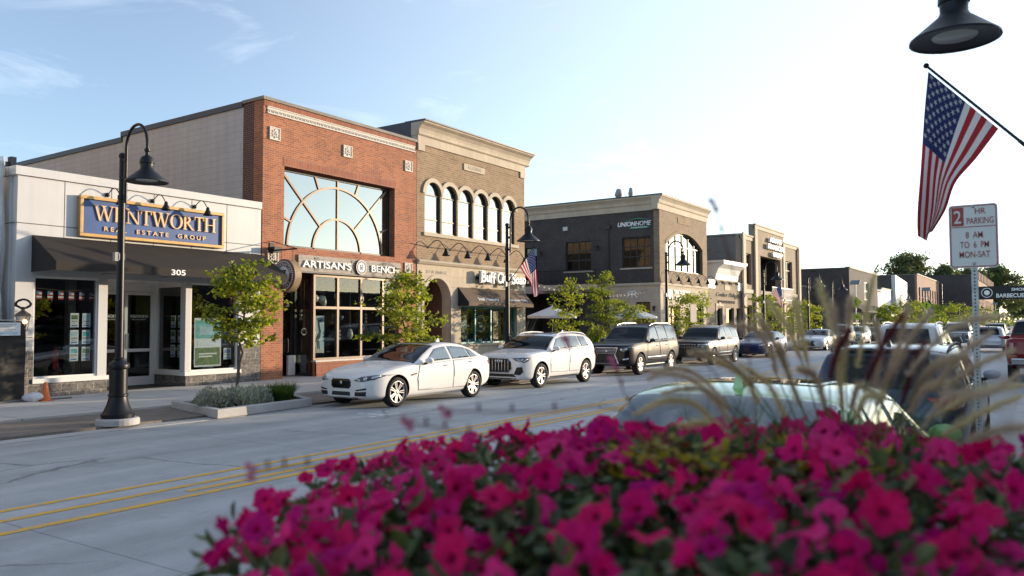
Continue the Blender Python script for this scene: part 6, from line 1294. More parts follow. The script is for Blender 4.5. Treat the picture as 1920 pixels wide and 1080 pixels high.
# ---- lamps
def lamp_mesh(t, z0):
    mb = MB(); mb.lathe([(.0001, 0), (.37, 0), (.37, .09), (.34, .12), (.0001, .12)], n=28, smooth=False); mb.build('footing', 'concrete', t)
    mb = MB(); mb.lathe([(.28, .12), (.285, .19), (.25, .23), (.235, .26), (.19, .36), (.165, .46), (.158, .50), (.172, .515), (.172, .545), (.155, .56), (.15, 1.0), (.178, 1.02), (.185, 1.07), (.178, 1.10), (.13, 1.14), (.09, 1.17), (.095, 1.20), (.073, 1.22), (.062, 4.12), (.075, 4.13), (.075, 4.2), (.055, 4.21), (.055, 4.9), (.07, 4.91), (.07, 4.95), (.04, 4.99), (.0001, 5.0)], n=22, smooth=True)
    mb.build('post', 'black_metal', t, sharp=40)
    mb = MB(); r_ = .34; P = [(0, -.12, 4.05), (0, -.12, 4.3), (0, -.12, 5.06)]+[(0, -.12-r_+r_*cos(PI-PI*i/12)*-1, 5.06+.40*sin(PI*i/12)) for i in range(1, 12)]+[(0, -.12-2*r_, 5.06), (0, -.12-2*r_, 4.98)]
    mb.tube(P, .028, 10)
    for z in (4.12, 4.5, 4.82): mb.box(-.03, .03, -.13, 0, z, z+.06)
    mb.build('arm', 'black_metal', t)
    mb = MB(); y = -.12-2*r_; mb.lathe([(.03, 4.98), (.05, 4.97), (.05, 4.93), (.035, 4.91), (.035, 4.86), (.06, 4.84), (.105, 4.81), (.125, 4.75), (.128, 4.70), (.115, 4.69), (.112, 4.62), (.13, 4.58), (.362, 4.385), (.365, 4.365), (.35, 4.365), (.16, 4.50), (.0001, 4.52)], (0, y, 0), n=32); sh = mb.build('lamp_shade', 'black_metal', t, sharp=35)
    mb = MB(); mb.lathe([(.0001, 4.395), (.18, 4.395), (.19, 4.41), (.19, 4.43)], (0, y, 0), n=24); mb.build('lens', 'lamp_glass', sh)
    mb = MB(); mb.lathe([(.19, 4.40), (.21, 4.395), (.30, 4.385), (.345, 4.375)], (0, y, 0), n=28); mb.build('reflector', 'black_metal', sh)
    mb = MB(); mb.box(-.06, .05, -.05, .05, 3.0, 3.12); mb.box(-.13, -.06, -.04, .04, 2.98, 3.14); mb.build('clamp', 'steel', t)
def flag_parts(t):
    """flag on a sloping pole; local -y points out over the street"""
    mb = MB(); a, b = Vector((0, 0, 3.05)), Vector((0, -1.03, 4.21)); mb.tube([a, a.lerp(b, .33), a.lerp(b, .335), b], [.016, .016, .013, .011], 8); mb.ball(tuple(b), .025); mb.build('flag_pole', 'black_metal', t)
    nu, nv = 44, 26; A = [(-1.015, 4.155), (-1.05, 3.815), (-1.09, 3.335), (-1.12, 2.95), (-1.13, 2.67)]; B = [(-.49, 3.56), (-.655, 3.33), (-.815, 3.13), (-.90, 2.90), (-1.02, 2.72)]
    def cv(C, u):
        k = min(3, int(u*4)); f = u*4-k; p0 = C[max(0, k-1)]; p1, p2 = C[k], C[k+1]; p3 = C[min(4, k+2)]
        return [.5*((2*p1[i])+(-p0[i]+p2[i])*f+(2*p0[i]-5*p1[i]+4*p2[i]-p3[i])*f*f+(-p0[i]+3*p1[i]-3*p2[i]+p3[i])*f**3) for i in (0, 1)]
    def pt(u, v):
        p, q = cv(A, u), cv(B, u); w_ = v+.0; y = p[0]+(q[0]-p[0])*w_; z = p[1]+(q[1]-p[1])*w_+u*(1-u)*0
        x = (.10*sin(v*7.2+u*2.5)*u+.035*sin(u*9-v*4)*u)*(1.1) - .05*u
        z -= .06*sin(PI*v)*u; return Vector((x, y+.02*sin(v*6)*u, z))
    mb = MB(); vs = [pt(i/nu, j/nv) for i in range(nu+1) for j in range(nv+1)]; fs = []; ms = []
    for i in range(nu):
        for j in range(nv): mb_m = 2 if (i < nu*.4 and j < 14) else (0 if (j//2) % 2 == 0 else 1); fs.append((i*(nv+1)+j, (i+1)*(nv+1)+j, (i+1)*(nv+1)+j+1, i*(nv+1)+j+1)); ms.append(mb_m)
    mb.v = vs; mb.f = fs; mb.m = ms; mb.sm = [True]*len(fs); fl = mb.build('flag_cloth', ['flag_red', 'flag_white', 'flag_blue'], t)
    mb = MB()
    for r in range(9):
        for c in range(6 if r % 2 == 0 else 5):
            u = .4*(c*2+1+(r % 2))/12; v = (r+1)/10*(14/26); e = .006; p = pt(u, v); du = (pt(u+e, v)-p).normalized(); dv = (pt(u, v+e)-p).normalized(); n = du.cross(dv).normalized()
            P = [du*(.026 if k % 2 == 0 else .011)*cos(PI/2+k*PI/5)+dv*(.026 if k % 2 == 0 else .011)*sin(PI/2+k*PI/5) for k in range(10)]
            for s_ in (1, -1): mb.add([p+n*.003*s_+q for q in P], [tuple(range(10)) if s_ > 0 else tuple(range(9, -1, -1))], 0)
    mb.build('stars', 'flag_white', fl)
def clothmat(name, col):
    m = pmat(name, col, .8); n = m.node_tree.nodes; l = m.node_tree.links; t = n.new("ShaderNodeBsdfTranslucent"); t.inputs[0].default_value = (*col, 1); x = n.new("ShaderNodeMixShader"); x.inputs[0].default_value = .35
    l.new(n["Principled BSDF"].outputs[0], x.inputs[1]); l.new(t.outputs[0], x.inputs[2]); l.new(x.outputs[0], n["Material Output"].inputs[0])
clothmat('flag_red', (0.42, 0.022, 0.035)); clothmat('flag_white', (0.74, 0.72, 0.70)); clothmat('flag_blue', (0.025, 0.035, 0.13))
LG = 'black gooseneck street lamps along the street'
lamp = thing('street_lamp', 'black gooseneck street lamp standing before the white storefront sign', 'street lamp', (7.97, 14.1, .05), 0, LG); lamp_mesh(lamp, 0)
flag = thing('street_flag', 'american flag hanging over the soap shop awning from the second lamp post', 'flag', (20.56, 14.1, .05), 0, 'american flags on the lamp posts'); flag_parts(flag)
for x, y, rz, lb in ((20.56, 14.1, 0, 'black gooseneck street lamp between the tan brick shop and the patio'), (33.2, 14.1, 0, 'black gooseneck street lamp in front of the steakhouse arched window'), (47.9, 14.1, 0, 'black gooseneck street lamp before the stepped office holding the third flag'), (58.6, 14.1, 0, 'black gooseneck street lamp against the patterned dark brick building'), (66.2, 14.1, 0, 'black gooseneck street lamp just left of the solar crossing sign'), (102, 14.1, 0, 'black gooseneck street lamp right of the white boutique'), (122, 14.1, 0, 'black gooseneck street lamp behind the second crossing sign'), (136, 13.2, 0, 'black gooseneck street lamp before the long brown wall, nearest of those there'), (152, 12.2, 0, 'black gooseneck street lamp before the middle of the long brown wall'), (172, 10.8, 0, 'small far street lamp just right of the parking sign pole'), (190, 9.6, 0, 'furthest street lamp before the crenellated brick end'), (7.92, -.19, PI, 'large street lamp head hanging over the flag at the upper right corner')):
    dup(lamp, (x, y, .05 if rz == 0 else .0), rz, lb)
dup(flag, (47.9, 14.1, .05), .5, 'american flag hanging in front of the stepped office balcony')
dup(flag, (122, 13.9, .05), .6, 'small distant american flag beside the second crossing sign')
dup(flag, (7.92, -.19, -.03), PI, 'large american flag draped from a black pole at the upper right')
# ---- parking sign
pmat('galvanised', (0.42, 0.44, 0.45), 0.45, metal=0.8, var=(14, .25)); pmat('sign_white', (0.74, 0.77, 0.74), 0.35); pmat('sign_red', (0.36, 0.035, 0.028), 0.4); pmat('sign_lime', (0.42, 0.55, 0.02), 0.45)
t = thing('parking_sign', 'white and red two hour parking sign on a perforated steel post', 'sign', (6.5, .42, .15)); c = childs(t)
mb = MB(); mb.box(6.52, 6.56, .40, .44, .15, 2.6, 0)
for i in range(95): mb.lathe([(.0001, 0), (.0065, 0)], (6.519, .42, .2+i*.0254), ax='x', n=8, m=1, smooth=False)
c(mb, 'post', ['galvanised', 'black_void'])
def rrect(y0, y1, z0, z1, r, n=5):
    P = []
    for cy, cz, a0 in ((y1-r, z1-r, 0), (y0+r, z1-r, 90), (y0+r, z0+r, 180), (y1-r, z0+r, 270)): P += arc(cy, cz, r, a0, a0+90, n)
    return P
pl = MB(); pl.prism(rrect(.267, .573, 2.255, 2.712, .025), 6.512, 6.516, 'x', 0); pl = c(pl, 'plate', ['sign_white'])
mb = MB(); O = rrect(.274, .566, 2.262, 2.705, .02); Q = rrect(.281, .559, 2.269, 2.698, .015)
for i in range(len(O)): j = (i+1) % len(O); mb.prism([O[i], O[j], Q[j], Q[i]], 6.5105, 6.512, 'x', 0)
mb.box(6.5103, 6.512, .283, .557, 2.548, 2.554, 0); mb.box(6.5102, 6.512, .478, .553, 2.56, 2.694, 0)
for s_, y, z, w_, h_, m_ in (('2', .516, 2.625, .046, .092, 1), ('HR', .374, 2.662, .066, .042, 0), ('PARKING', .376, 2.593, .166, .046, 0), ('8  AM', .415, 2.492, .105, .046, 0), ('TO  6  PM', .415, 2.422, .178, .046, 0), ('MON-SAT', .415, 2.352, .19, .046, 0)):
    mb.text(s_, (6.5095, y, z), (0, -1, 0), UZ, w_, h_, .001, m=m_, bold=.004)
mb.build('lettering', ['sign_red', 'sign_white'], pl)
mb = MB()
for z in (2.696, 2.285): mb.lathe([(.0001, -.004), (.009, -.003), (.012, 0)], (6.511, .42, z), ax='x', n=10)
mb.build('bolt', 'galvanised', pl)
# ---- crossing signs
def crossing(x, y, label, s=1.0):
    t = thing('crossing_sign', label, 'sign', (x, y, .05), 0, 'yellow-green pedestrian crossing signs'); c = childs(t)
    mb = MB(); mb.tube([(x+.08, y, .05), (x+.08, y, 5.3)], .055, 8); c(mb, 'post', 'white_trim')
    mb = MB(); D = .54; z = 3.6; mb.prism([(y, z-D), (y+D, z), (y, z+D), (y-D, z)], x-.01, x, 'x', 0); mb.box(x-.01, x, y-.42, y+.42, 2.1, 2.62, 0); c(mb, 'plate', ['sign_lime'])
    mb = MB(); fx = x-.014; K = .36
    for P in ([(.02, .62), (.10, .62), (.10, .72), (.02, .72)], [(-.07, .55), (.11, .55), (.08, .1), (-.06, .1)], [(-.06, .12), (.03, .12), (-.10, -.55), (-.20, -.55)], [(.0, .12), (.09, .12), (.22, -.5), (.12, -.55)], [(-.05, .52), (-.22, .2), (-.16, .16), (.02, .42)], [(.08, .52), (.24, .25), (.19, .2), (.04, .4)]): mb.prism([(y-a*K*1.5, z+b*K*1.25-.03) for a, b in P], fx-.004, fx+.004, 'x')
    mb.prism([(y+.18, 2.5), (y-.1, 2.38), (y-.12, 2.45), (y-.2, 2.25), (y-.02, 2.28), (y-.07, 2.33), (y+.2, 2.44)], fx-.004, fx+.004, 'x'); c(mb, 'symbol', 'black_metal')
    mb = MB(); mb.add([(x-.3, y+.4, 5.15), (x-.3, y-.4, 5.15), (x+.3, y-.4, 5.5), (x+.3, y+.4, 5.5), (x-.3, y+.4, 5.2), (x-.3, y-.4, 5.2), (x+.3, y-.4, 5.55), (x+.3, y+.4, 5.55)], [(3, 2, 1, 0), (4, 5, 6, 7), (0, 1, 5, 4), (1, 2, 6, 5), (2, 3, 7, 6), (3, 0, 4, 7)]); c(mb, 'solar_panel', 'paint_slate')
crossing(73.9, 13.8, 'yellow-green pedestrian crossing sign with solar panel before the patterned brick building'); crossing(94, 10.55, 'yellow-green pedestrian crossing sign beside the small distant flag'); crossing(176, 8.1, 'tiny yellow-green crossing sign beyond the parking sign post')
# ---- banner over the road
t = thing('street_banner', 'black banner with white lettering strung across the far end of the street', 'banner', (150, 13, 0)); c = childs(t)
mb = MB(); mb.box(150, 150.05, -4.0, 10.2, 5.5, 7.6); bn = c(mb, 'cloth', 'black_metal')
mb = MB(); mb.text("SMOKIN' JAZZ &", (149.97, 1.9, 7.0), (0, -1, 0), UZ, 5.4, .62, .03, bold=.02); mb.text('BARBECUE BLUES', (149.97, 3.6, 6.1), (0, -1, 0), UZ, 6.2, .66, .03, bold=.02)
mb.tube([(149.97, 8.0+.75*cos(a*PI/10), 6.6+.75*sin(a*PI/10)) for a in range(21)], .06, 5); mb.lathe([(.0001, 0), (.4, 0)], (149.96, 8.0, 6.6), ax='x', n=16, smooth=False); mb.build('lettering', 'white_paint', bn)
mb = MB(); mb.tube([(150, 14.5, 7.7), (150, 10, 7.6), (150, -6, 7.7)], .03, 5); mb.tube([(150, 14.5, 0), (150, 14.5, 8.2)], .12, 8); mb.tube([(150, -6, 0), (150, -6, 8.2)], .12, 8); c(mb, 'support', 'black_metal')
# ---- kerbed bed before the white storefront
t = thing('planting_bed', 'raised concrete kerb bed with dark soil on the paver strip', 'planter', (11, 14.6, .05)); c = childs(t)
bed = [(9.60, 13.45), (12.25, 13.72), (12.95, 15.35), (10.15, 15.85)]; bi = [(9.80, 13.64), (12.12, 13.88), (12.72, 15.22), (10.26, 15.64)]
mb = MB()
for i in range(4): j = (i+1) % 4; mb.prism([bed[i], bed[j], bi[j], bi[i]], .02, .20, 'z')
c(mb, 'kerb', 'concrete', bevel=.015); mb = MB(); mb.prism(bi, .03, .16, 'z'); c(mb, 'soil', 'soil')
def shrub(name, label, x, y, z, rx, ry, h, seed, n, ls, mats, up=.5, cat='shrub', shell=.75, group=None):
    rnd = random.Random(seed); t = thing(name, label, cat, (x, y, z), 0, group); mb = MB(); sb = MB()
    for _ in range(n):
        a = rnd.uniform(0, 2*PI); e = math.acos(rnd.uniform(0, 1)); k = rnd.uniform(shell, 1)*(1+.14*sin(3*a+seed)+.1*sin(7*a+e*5)); p = Vector((rx*sin(e)*cos(a)*k, ry*sin(e)*sin(a)*k, h*cos(e)*k))
        d = (p*.6+Vector((rnd.gauss(0, .3)*rx, rnd.gauss(0, .3)*ry, up*h))).normalized(); s_ = Vector((rnd.gauss(0, 1), rnd.gauss(0, 1), rnd.gauss(0, 1))).cross(d).normalized()*ls*.22
        m_ = rnd.randrange(len(mats)); mb.add([p-d*ls*.3, p+s_, p+d*ls, p-s_], [(0, 1, 2), (0, 2, 3)], m_)
    for i in range(9): a = i*.7; sb.tube([(0, 0, 0), (rx*.4*cos(a), ry*.4*sin(a), h*.55)], [.012, .004], 4)
    mb.build('foliage', mats, t); sb.build('stem', 'bark', t); return t
SG = 'silver leaved bushes in the kerb bed'
for i, (x, y, r, nm) in enumerate(((10.15, 14.25, .36, 'silver grey bush at the near left corner of the kerb bed'), (10.65, 14.1, .36, 'silver grey bush at the front of the kerb bed, second from left'), (11.12, 14.25, .34, 'silver grey bush at the front of the bed by the dark grass'), (10.4, 14.8, .36, 'silver grey bush in the back row, left of the young trunk'), (10.95, 14.65, .34, 'silver grey bush right at the foot of the young tree trunk'))):
    shrub('silver_bush', nm, x, y, .16, r, r*.9, .34, 70+i, 1500, .06, ['lavender_leaf', 'lavender_leaf', 'lavender_dark'], group=SG)
def grass_tuft(name, label, x, y, z, n, h, spread, seed, mats, group=None, wd=.008):
    rnd = random.Random(seed); t = thing(name, label, 'grass', (x, y, z), 0, group); mb = MB()
    for _ in range(n):
        a = rnd.uniform(0, 2*PI); r0 = rnd.random()**.5*spread*.6; o = Vector((r0*cos(a), r0*sin(a), 0)); a2 = a+rnd.gauss(0, .5); L_ = h*rnd.uniform(.6, 1.1); b = rnd.uniform(.2, .9)
        P = [o+Vector((cos(a2)*L_*b*u*u, sin(a2)*L_*b*u*u, L_*(u-.35*b*u*u))) for u in (0, .35, .7, 1)]; s_ = Vector((-sin(a2), cos(a2), 0))*wd; vs = []
        for p, k in zip(P, (1, 1, .7, .1)): vs += [p-s_*k, p+s_*k]
        mb.add(vs, [(0, 1, 3, 2), (2, 3, 5, 4), (4, 5, 7, 6)], rnd.randrange(len(mats)), True)
    mb.build('blades', mats, t); return t
for x, y, nm in ((11.75, 14.15, 'dark green grass tuft at the right front corner of the kerb bed'), (12.2, 14.6, 'dark green grass tuft at the right back corner of the kerb bed'), (11.7, 14.65, 'dark green grass tuft beside the silver bushes in the kerb bed')): grass_tuft('grass_tuft', nm, x, y, .16, 420, .42, .32, int(x*100), ['grass_blade', 'grass_blade', 'leaf_dark'], 'dark green grass tufts in the kerb bed')
# ---- patio
def umbrella(x, y, label):
    t = thing('patio_umbrella', label, 'umbrella', (x, y, SW), 0, 'pale patio umbrellas'); R = 1.35; n = 8
    mb = MB(); mb.tube([(0, 0, 0), (0, 0, 2.62)], .025, 8); mb.lathe([(.25, 0), (.25, .06), (.03, .1)], n=16); mb.build('pole', 'dark_frame', t)
    mb = MB(); vs = [(0, 0, 2.68)]; F_ = []
    for k in range(1, 5):
        for i in range(16):
            a = PI/8*i; q = k/4; r_ = R*q*(1 if i % 2 == 0 else .95); vs.append((r_*cos(a), r_*sin(a), 2.68-.52*q**.92-(0 if i % 2 == 0 else .02*q)))
    F_ = [(0, 1+i, 1+(i+1) % 16) for i in range(16)]+[(1+(k-1)*16+i, 1+k*16+i, 1+k*16+(i+1) % 16, 1+(k-1)*16+(i+1) % 16) for k in range(1, 4) for i in range(16)]
    mb.add(vs, F_); mb.add([(v[0], v[1], v[2]-.006) for v in vs], [tuple(reversed(f)) for f in F_]); o = len(vs)-16
    mb.add(vs[o:]+[(v[0], v[1], v[2]-.12) for v in vs[o:]], [(i, i+16, (i+1) % 16+16, (i+1) % 16) for i in range(16)]); mb.build('canopy', 'umbrella_cloth', t)
    mb = MB(); mb.lathe([(.03, 0), (.04, .05), (.001, .1)], (0, 0, 2.66), n=10); mb.build('finial', 'umbrella_cloth', t)
umbrella(36, 21.8, 'pale blue-grey patio umbrella left of the courtyard trees'); umbrella(43.3, 20.4, 'pale blue-grey patio umbrella beside the stone corner of the steakhouse')
shrub('round_bush', 'soft rounded bright green bush behind the white suv', 32.9, 17.6, SW, .62, .62, 1.5, 5, 3200, .12, ['leaf_light', 'leaf_mid', 'grass_light'], up=.9)
shrub('low_hedge', 'low dark hedge of mixed leaves along the patio edge', 30.4, 19.2, SW, 1.6, .5, .9, 6, 2200, .11, ['leaf_dark', 'leaf_mid', 'maroon'])
rnd = random.Random(3); t = thing('bare_shrub', 'bare twiggy shrub in front of the dark patio', 'shrub', (29.6, 19.6, SW)); mb = MB()
for i in range(30): a = rnd.uniform(0, 2*PI); r_ = rnd.uniform(.3, 1.0); mb.tube([(0, 0, 0), (r_*.4*cos(a), r_*.4*sin(a), 1.0), (r_*cos(a), r_*sin(a), rnd.uniform(1.3, 2.0))], [.012, .008, .003], 4)
mb.build('twigs', 'bark_pale', t)
t = thing('sandwich_board', 'small white framed menu board standing on the patio', 'sign', (35.3, 19.4, SW)); mb = MB()
for s_ in (-1, 1): mb.obox((0, s_*.16, .5), (.28, 0, 0), (0, .012, 0), (0, -s_*.12, .5), 0)
mb.obox((0, -.178, .55), (.22, 0, 0), (0, .004, 0), (0, .10, .40), 1); mb.build('board', ['white_paint', 'black_void'], t, rot=(0, 0, -.5))
t = thing('string_lights', 'string of small bulbs hung across the patio front', 'lights', (31.3, 20.6, 3.9)); mb = MB(); bb = MB()
P = [Vector((31.3+15.5*i/30, 20.6+.02*i, 3.95-1.0*(1-((i-15)/15)**2)*.5)) for i in range(31)]; mb.tube(P, .01, 4)
for p in P[1:-1]: bb.ball((p.x, p.y, p.z-.08), .045, n=8)
childs(t)(mb, 'cable', 'black_metal'); childs(t)(bb, 'bulbs', 'bulb')
t = thing('patio_table', 'dark round table under the left patio umbrella', 'table', (36, 21.2, SW)); mb = MB(); mb.lathe([(.0001, .72), (.45, .72), (.45, .75), (.0001, .75)], n=20, smooth=False); mb.build('table_top', 'dark_frame', t); mb = MB(); mb.tube([(0, 0, 0), (0, 0, .72)], .04, 8); mb.lathe([(.25, 0), (.25, .03), (.04, .05)], n=14); mb.build('leg', 'dark_frame', t)
tag(MB().box(35.9, 36.7, 14.05, 14.1, 1.9, 2.75).build('sign_back', 'coping'), 'grey back of a street sign on the third lamp post', 'sign')
# ---- left edge: site barrier, sheeting, lantern, cone
t = thing('site_barrier', 'black mesh covered fence panel at the left edge of the pavement', 'fence', (6.5, 19.95, SW)); c = childs(t)
mb = MB(); n = 60
vs = [(3+6.0*i/n, 19.95+.03*sin(i*.9)+.015*sin(i*2.3+j), SW+.02+1.85*j/8-.03*sin(i*.35)*(j == 8)) for i in range(n+1) for j in range(9)]
mb.add(vs, [(i*9+j, (i+1)*9+j, (i+1)*9+j+1, i*9+j+1) for i in range(n) for j in range(8)], 0, True); c(mb, 'mesh_cover', 'fence_mesh' if 'fence_mesh' in MAT else pmat('fence_mesh', (.022, .02, .018), .8, var=(3, .7)))
mb = MB(); mb.tube([(3, 20.0, 1.97), (9.0, 20.0, 1.97)], .02, 6)
for x in (3.05, 6, 8.95): mb.tube([(x, 20.0, SW), (x, 20.0, 2.0)], .022, 6); mb.box(x-.03, x+.03, 19.6, 20.4, SW, SW+.03)
c(mb, 'frame', 'galvanised')
t = thing('notice', 'white site notice fixed to the black mesh barrier', 'notice', (8.5, 19.9, 1.75)); mb = MB(); mb.box(8.15, 8.85, 19.86, 19.87, 1.62, 1.92, 0)
for k in range(5): mb.box(8.2, 8.2+.55-.07*(k % 3), 19.857, 19.86, 1.86-.035*k, 1.875-.035*k, 1)
mb.box(8.2, 8.8, 19.857, 19.86, 1.64, 1.7, 2); childs(t)(mb, 'sheet', ['poster_white', 'steel', 'poster_sky'])
m = pmat('plastic_sheet', (.62, .66, .70), .25, coat=.5); m.node_tree.nodes["Principled BSDF"].inputs['Alpha'].default_value = .75
mb = MB(); rnd = random.Random(4); n = 40
vs = [(6.4+2.45*i/n, 20.75+.12*sin(i*.8)+.07*sin(i*1.9+j*.6)+.03*rnd.random()-.05*sin(j), 1.5+4.4*j/14) for i in range(n+1) for j in range(15)]
mb.add(vs, [(i*15+j, (i+1)*15+j, (i+1)*15+j+1, i*15+j+1) for i in range(n) for j in range(14)], 0, True); tag(mb.build('plastic_sheeting', 'plastic_sheet'), 'wrinkled clear plastic sheeting hung over the wall at the left edge', 'sheeting')
t = thing('coach_lantern', 'glowing old coach lantern with black cable coiled on top at left', 'lantern', (8.98, 20.05, 2.0)); mb = MB()
mb.lathe([(.001, .26), (.04, .24), (.05, .2), (.17, .12), (.19, .08), (.17, .07)], n=4, smooth=False); mb.lathe([(.10, -.26), (.05, -.3), (.03, -.36)], n=4, smooth=False)
for k in range(4): a = PI/2*k; mb.tube([(.16*cos(a), .16*sin(a), .08), (.10*cos(a), .10*sin(a), -.26)], .01, 4)
mb.build('lantern_frame', 'bronze_frame', t); mb = MB(); mb.lathe([(.155, .075), (.098, -.255)], n=4, smooth=False); mb.build('pane', 'lamp_glass', t); mb = MB(); mb.ball((-.02, -.14, -.06), .05, m=0); mb.build('bulb', 'glow', t)
rnd = random.Random(9); mb = MB(); P = []
for i in range(90): a = i*.52; P.append((.17*cos(a)*rnd.uniform(.75, 1.15), .06*sin(i*.31)*rnd.uniform(.6, 1.2), .36+.11*sin(a)*rnd.uniform(.7, 1.15)))
mb.tube(P, .009, 5); mb.build('cable_coil', 'black_plastic', t)
t = thing('traffic_cone', 'small orange traffic cone on the pavement at lower left', 'cone', (9.2, 19.35, SW)); mb = MB(); mb.lathe([(.10, .02), (.035, .42), (.025, .43), (.0001, .43)], n=20); mb.build('cone', 'orange_plastic', t); MB().box(-.14, .14, -.14, .14, 0, .02).build('base', 'orange_plastic', t, bevel=.006)
mb = MB(); rnd = random.Random(2); mb.ball((0, 0, .09), .24, .16, .11, 18); mb.v = [(x+.02*sin(31*y+9*z), y+.02*sin(27*x), z+.018*sin(23*x+17*y)) for x, y, z in mb.v]; o = mb.build('sack', 'umbrella_cloth', loc=(8.95, 19.4, SW)); tag(o, 'pale crumpled sack lying beside the orange cone', 'sack')
mb = MB()
for k in range(3): mb.tube([(6+.35*i, 19.5+.12*sin(i*.9+k)+.05*k, SW+.02) for i in range(12)], .014, 5)
tag(mb.build('hose', 'coping'), 'bundle of grey hoses lying along the foot of the mesh barrier', 'hose')
t = thing('door_mat', 'flat black doormat before the white storefront doors', 'mat', (12.6, 20.9, SW)); MB().box(-.6, .6, -.35, .35, .001, .014).build('mat', 'black_plastic', t, bevel=.004)
tag(MB().lathe([(.07, 0), (.075, .05), (.075, .42), (.03, .5), (.03, .56)], (10.2, F+.6, .75), n=14).build('fire_extinguisher', 'red_paint'), 'red fire extinguisher seen through the left storefront window', 'extinguisher')
pmat('petal_far', (.45, .06, .16), .7); t = thing('hanging_basket', 'ball of pink flowers hung on a far street lamp', 'flowers', (102, 13.7, 2.6)); mb = MB(); rnd = random.Random(7)
for _ in range(700): a = rnd.uniform(0, 2*PI); e = rnd.uniform(-1, 1); q = (1-e*e)**.5; leaf(mb, Vector((q*cos(a)*.5, q*sin(a)*.5, e*.42)), .16, rnd, rnd.choice((0, 0, 1)))
mb.build('blooms', ['petal_far', 'leaf_mid'], t); MB().tube([(0, .4, 1.0), (0, 0, .9), (0, 0, .4)], .02, 5).build('hanger', 'black_metal', t)
# ================================================================ flower planter in the foreground
def petal(name, col, tr=.35):
    m = pmat(name, col, .75, spec=.15, var=(55, .22)); n = m.node_tree.nodes; l = m.node_tree.links; t = n.new("ShaderNodeBsdfTranslucent"); t.inputs[0].default_value = (*col, 1); x = n.new("ShaderNodeMixShader"); x.inputs[0].default_value = tr
    l.new(n["Principled BSDF"].outputs[0], x.inputs[1]); l.new(t.outputs[0], x.inputs[2]); l.new(x.outputs[0], n["Material Output"].inputs[0])
petal('petal_magenta', (0.76, 0.008, 0.175)); petal('petal_pink', (0.88, 0.035, 0.245)); petal('petal_purple', (0.58, 0.006, 0.19)); petal('petal_throat', (0.36, 0.004, 0.075)); petal('petal_crimson', (0.78, 0.010, 0.135)); petal('petal_pale', (0.62, 0.20, 0.30))
leafmat('petunia_leaf', (0.085, 0.125, 0.045), .3); leafmat('petunia_leaf_light', (0.16, 0.20, 0.085), .3); leafmat('petunia_leaf_dark', (0.035, 0.06, 0.022), .25); leafmat('gold_leaf', (0.36, 0.30, 0.03), .35); leafmat('gold_leaf_red', (0.22, 0.03, 0.02), .3)
leafmat('plume_tan', (0.68, 0.61, 0.49), .5); leafmat('plume_mauve', (0.60, 0.51, 0.49), .5); leafmat('plume_maroon', (0.18, 0.04, 0.05), .4)
PC = Vector((1.65, .48, 0)); PR = 1.06
def dome(x, y):
    q = ((x-PC.x)**2+(y-PC.y)**2)/(PR*PR); return 1.605-.12*q+.012*sin(x*9)+.012*sin(y*11+x*4)
t = thing('flower_planter', 'large round pale concrete planter overflowing with magenta petunias', 'planter', (PC.x, PC.y, .15)); mb = MB()
mb.lathe([(.0001, 0), (.55, 0), (.58, .04), (.56, .10), (.62, .45), (.80, 1.05), (.88, 1.16), (.90, 1.24), (.85, 1.26), (.80, 1.22), (.0001, 1.20)], n=48); mb.build('bowl', 'concrete', t, sharp=40)
mb = MB(); mb.lathe([(.0001, 1.215), (.77, 1.215)], n=40, smooth=False); mb.build('soil', 'soil', t)
def flower_mesh(name, mats, seed, shut=0):
    rnd = random.Random(seed); n = 40; rings = [(.045, -.55), (.10, -.42), (.22, -.16), (.42, .0), (.70, .05), (1.0, .03+rnd.uniform(-.05, .05))]; mb = MB(); vs = []; ph = rnd.uniform(0, 6); wv_ = rnd.uniform(.06, .26)
    for k, (r, h) in enumerate(rings):
        for i in range(n):
            a = 2*PI*i/n; q = k/5; rr = r*(1-q*q*.16*abs(sin(2.5*a))**3*(1.2)); rr *= 1+.05*q*sin(11*a+ph)+.03*q*sin(23*a); hh = h+wv_*q*q*sin(2*a+ph)+.06*q*q*sin(5*a)+.06*q**3*sin(13*a+ph)+.05*q**3*sin(7*a-ph)
            rr *= 1-shut*q; hh += shut*.9*q; vs.append((rr*cos(a), rr*sin(a), hh))
    for k in range(5): mb.add([], [])
    mb.v = vs
    for k in range(5):
        for i in range(n): mb.f.append((k*n+i, k*n+(i+1) % n, (k+1)*n+(i+1) % n, (k+1)*n+i)); mb.m.append(1 if k < 2 else 0); mb.sm.append(True)
    mb.tube([(0, 0, -.5), (0, .05, -.9), (0, .1, -1.3)], [.07, .09, .03], 6, m=2)
    return mb.mesh(name, mats)
FM = [flower_mesh('flower', [c, 'petal_throat', 'petunia_leaf'], i) for i, c in enumerate(('petal_magenta', 'petal_pink', 'petal_crimson', 'petal_pink', 'petal_purple', 'petal_pink', 'petal_magenta', 'petal_crimson', 'petal_pink'))]
FM += [flower_mesh('flower', ['petal_purple', 'petal_throat', 'petunia_leaf'], 31, .62), flower_mesh('flower', ['petal_magenta', 'petal_throat', 'petunia_leaf'], 32, .4)]
rnd = random.Random(11)
PLANTS = [(1.02, .92, 'petunia plant spilling over the near left rim of the planter'), (.88, .36, 'petunia plant nearest the camera at the bottom middle'), (1.25, 1.28, 'petunia plant trailing furthest left above the road'), (1.42, .93, 'petunia plant at the back left edge of the planter beside the road'), (1.35, .45, 'petunia plant in the middle of the planter below the golden leaves'), (1.25, -.02, 'petunia plant at the near right of the planter'), (1.90, .80, 'petunia plant at the far left behind the golden leaves'), (2.1, .38, 'petunia plant at the back middle under the grass plumes'), (1.85, -.05, 'petunia plant at the right edge below the parking sign post')]
roots = []
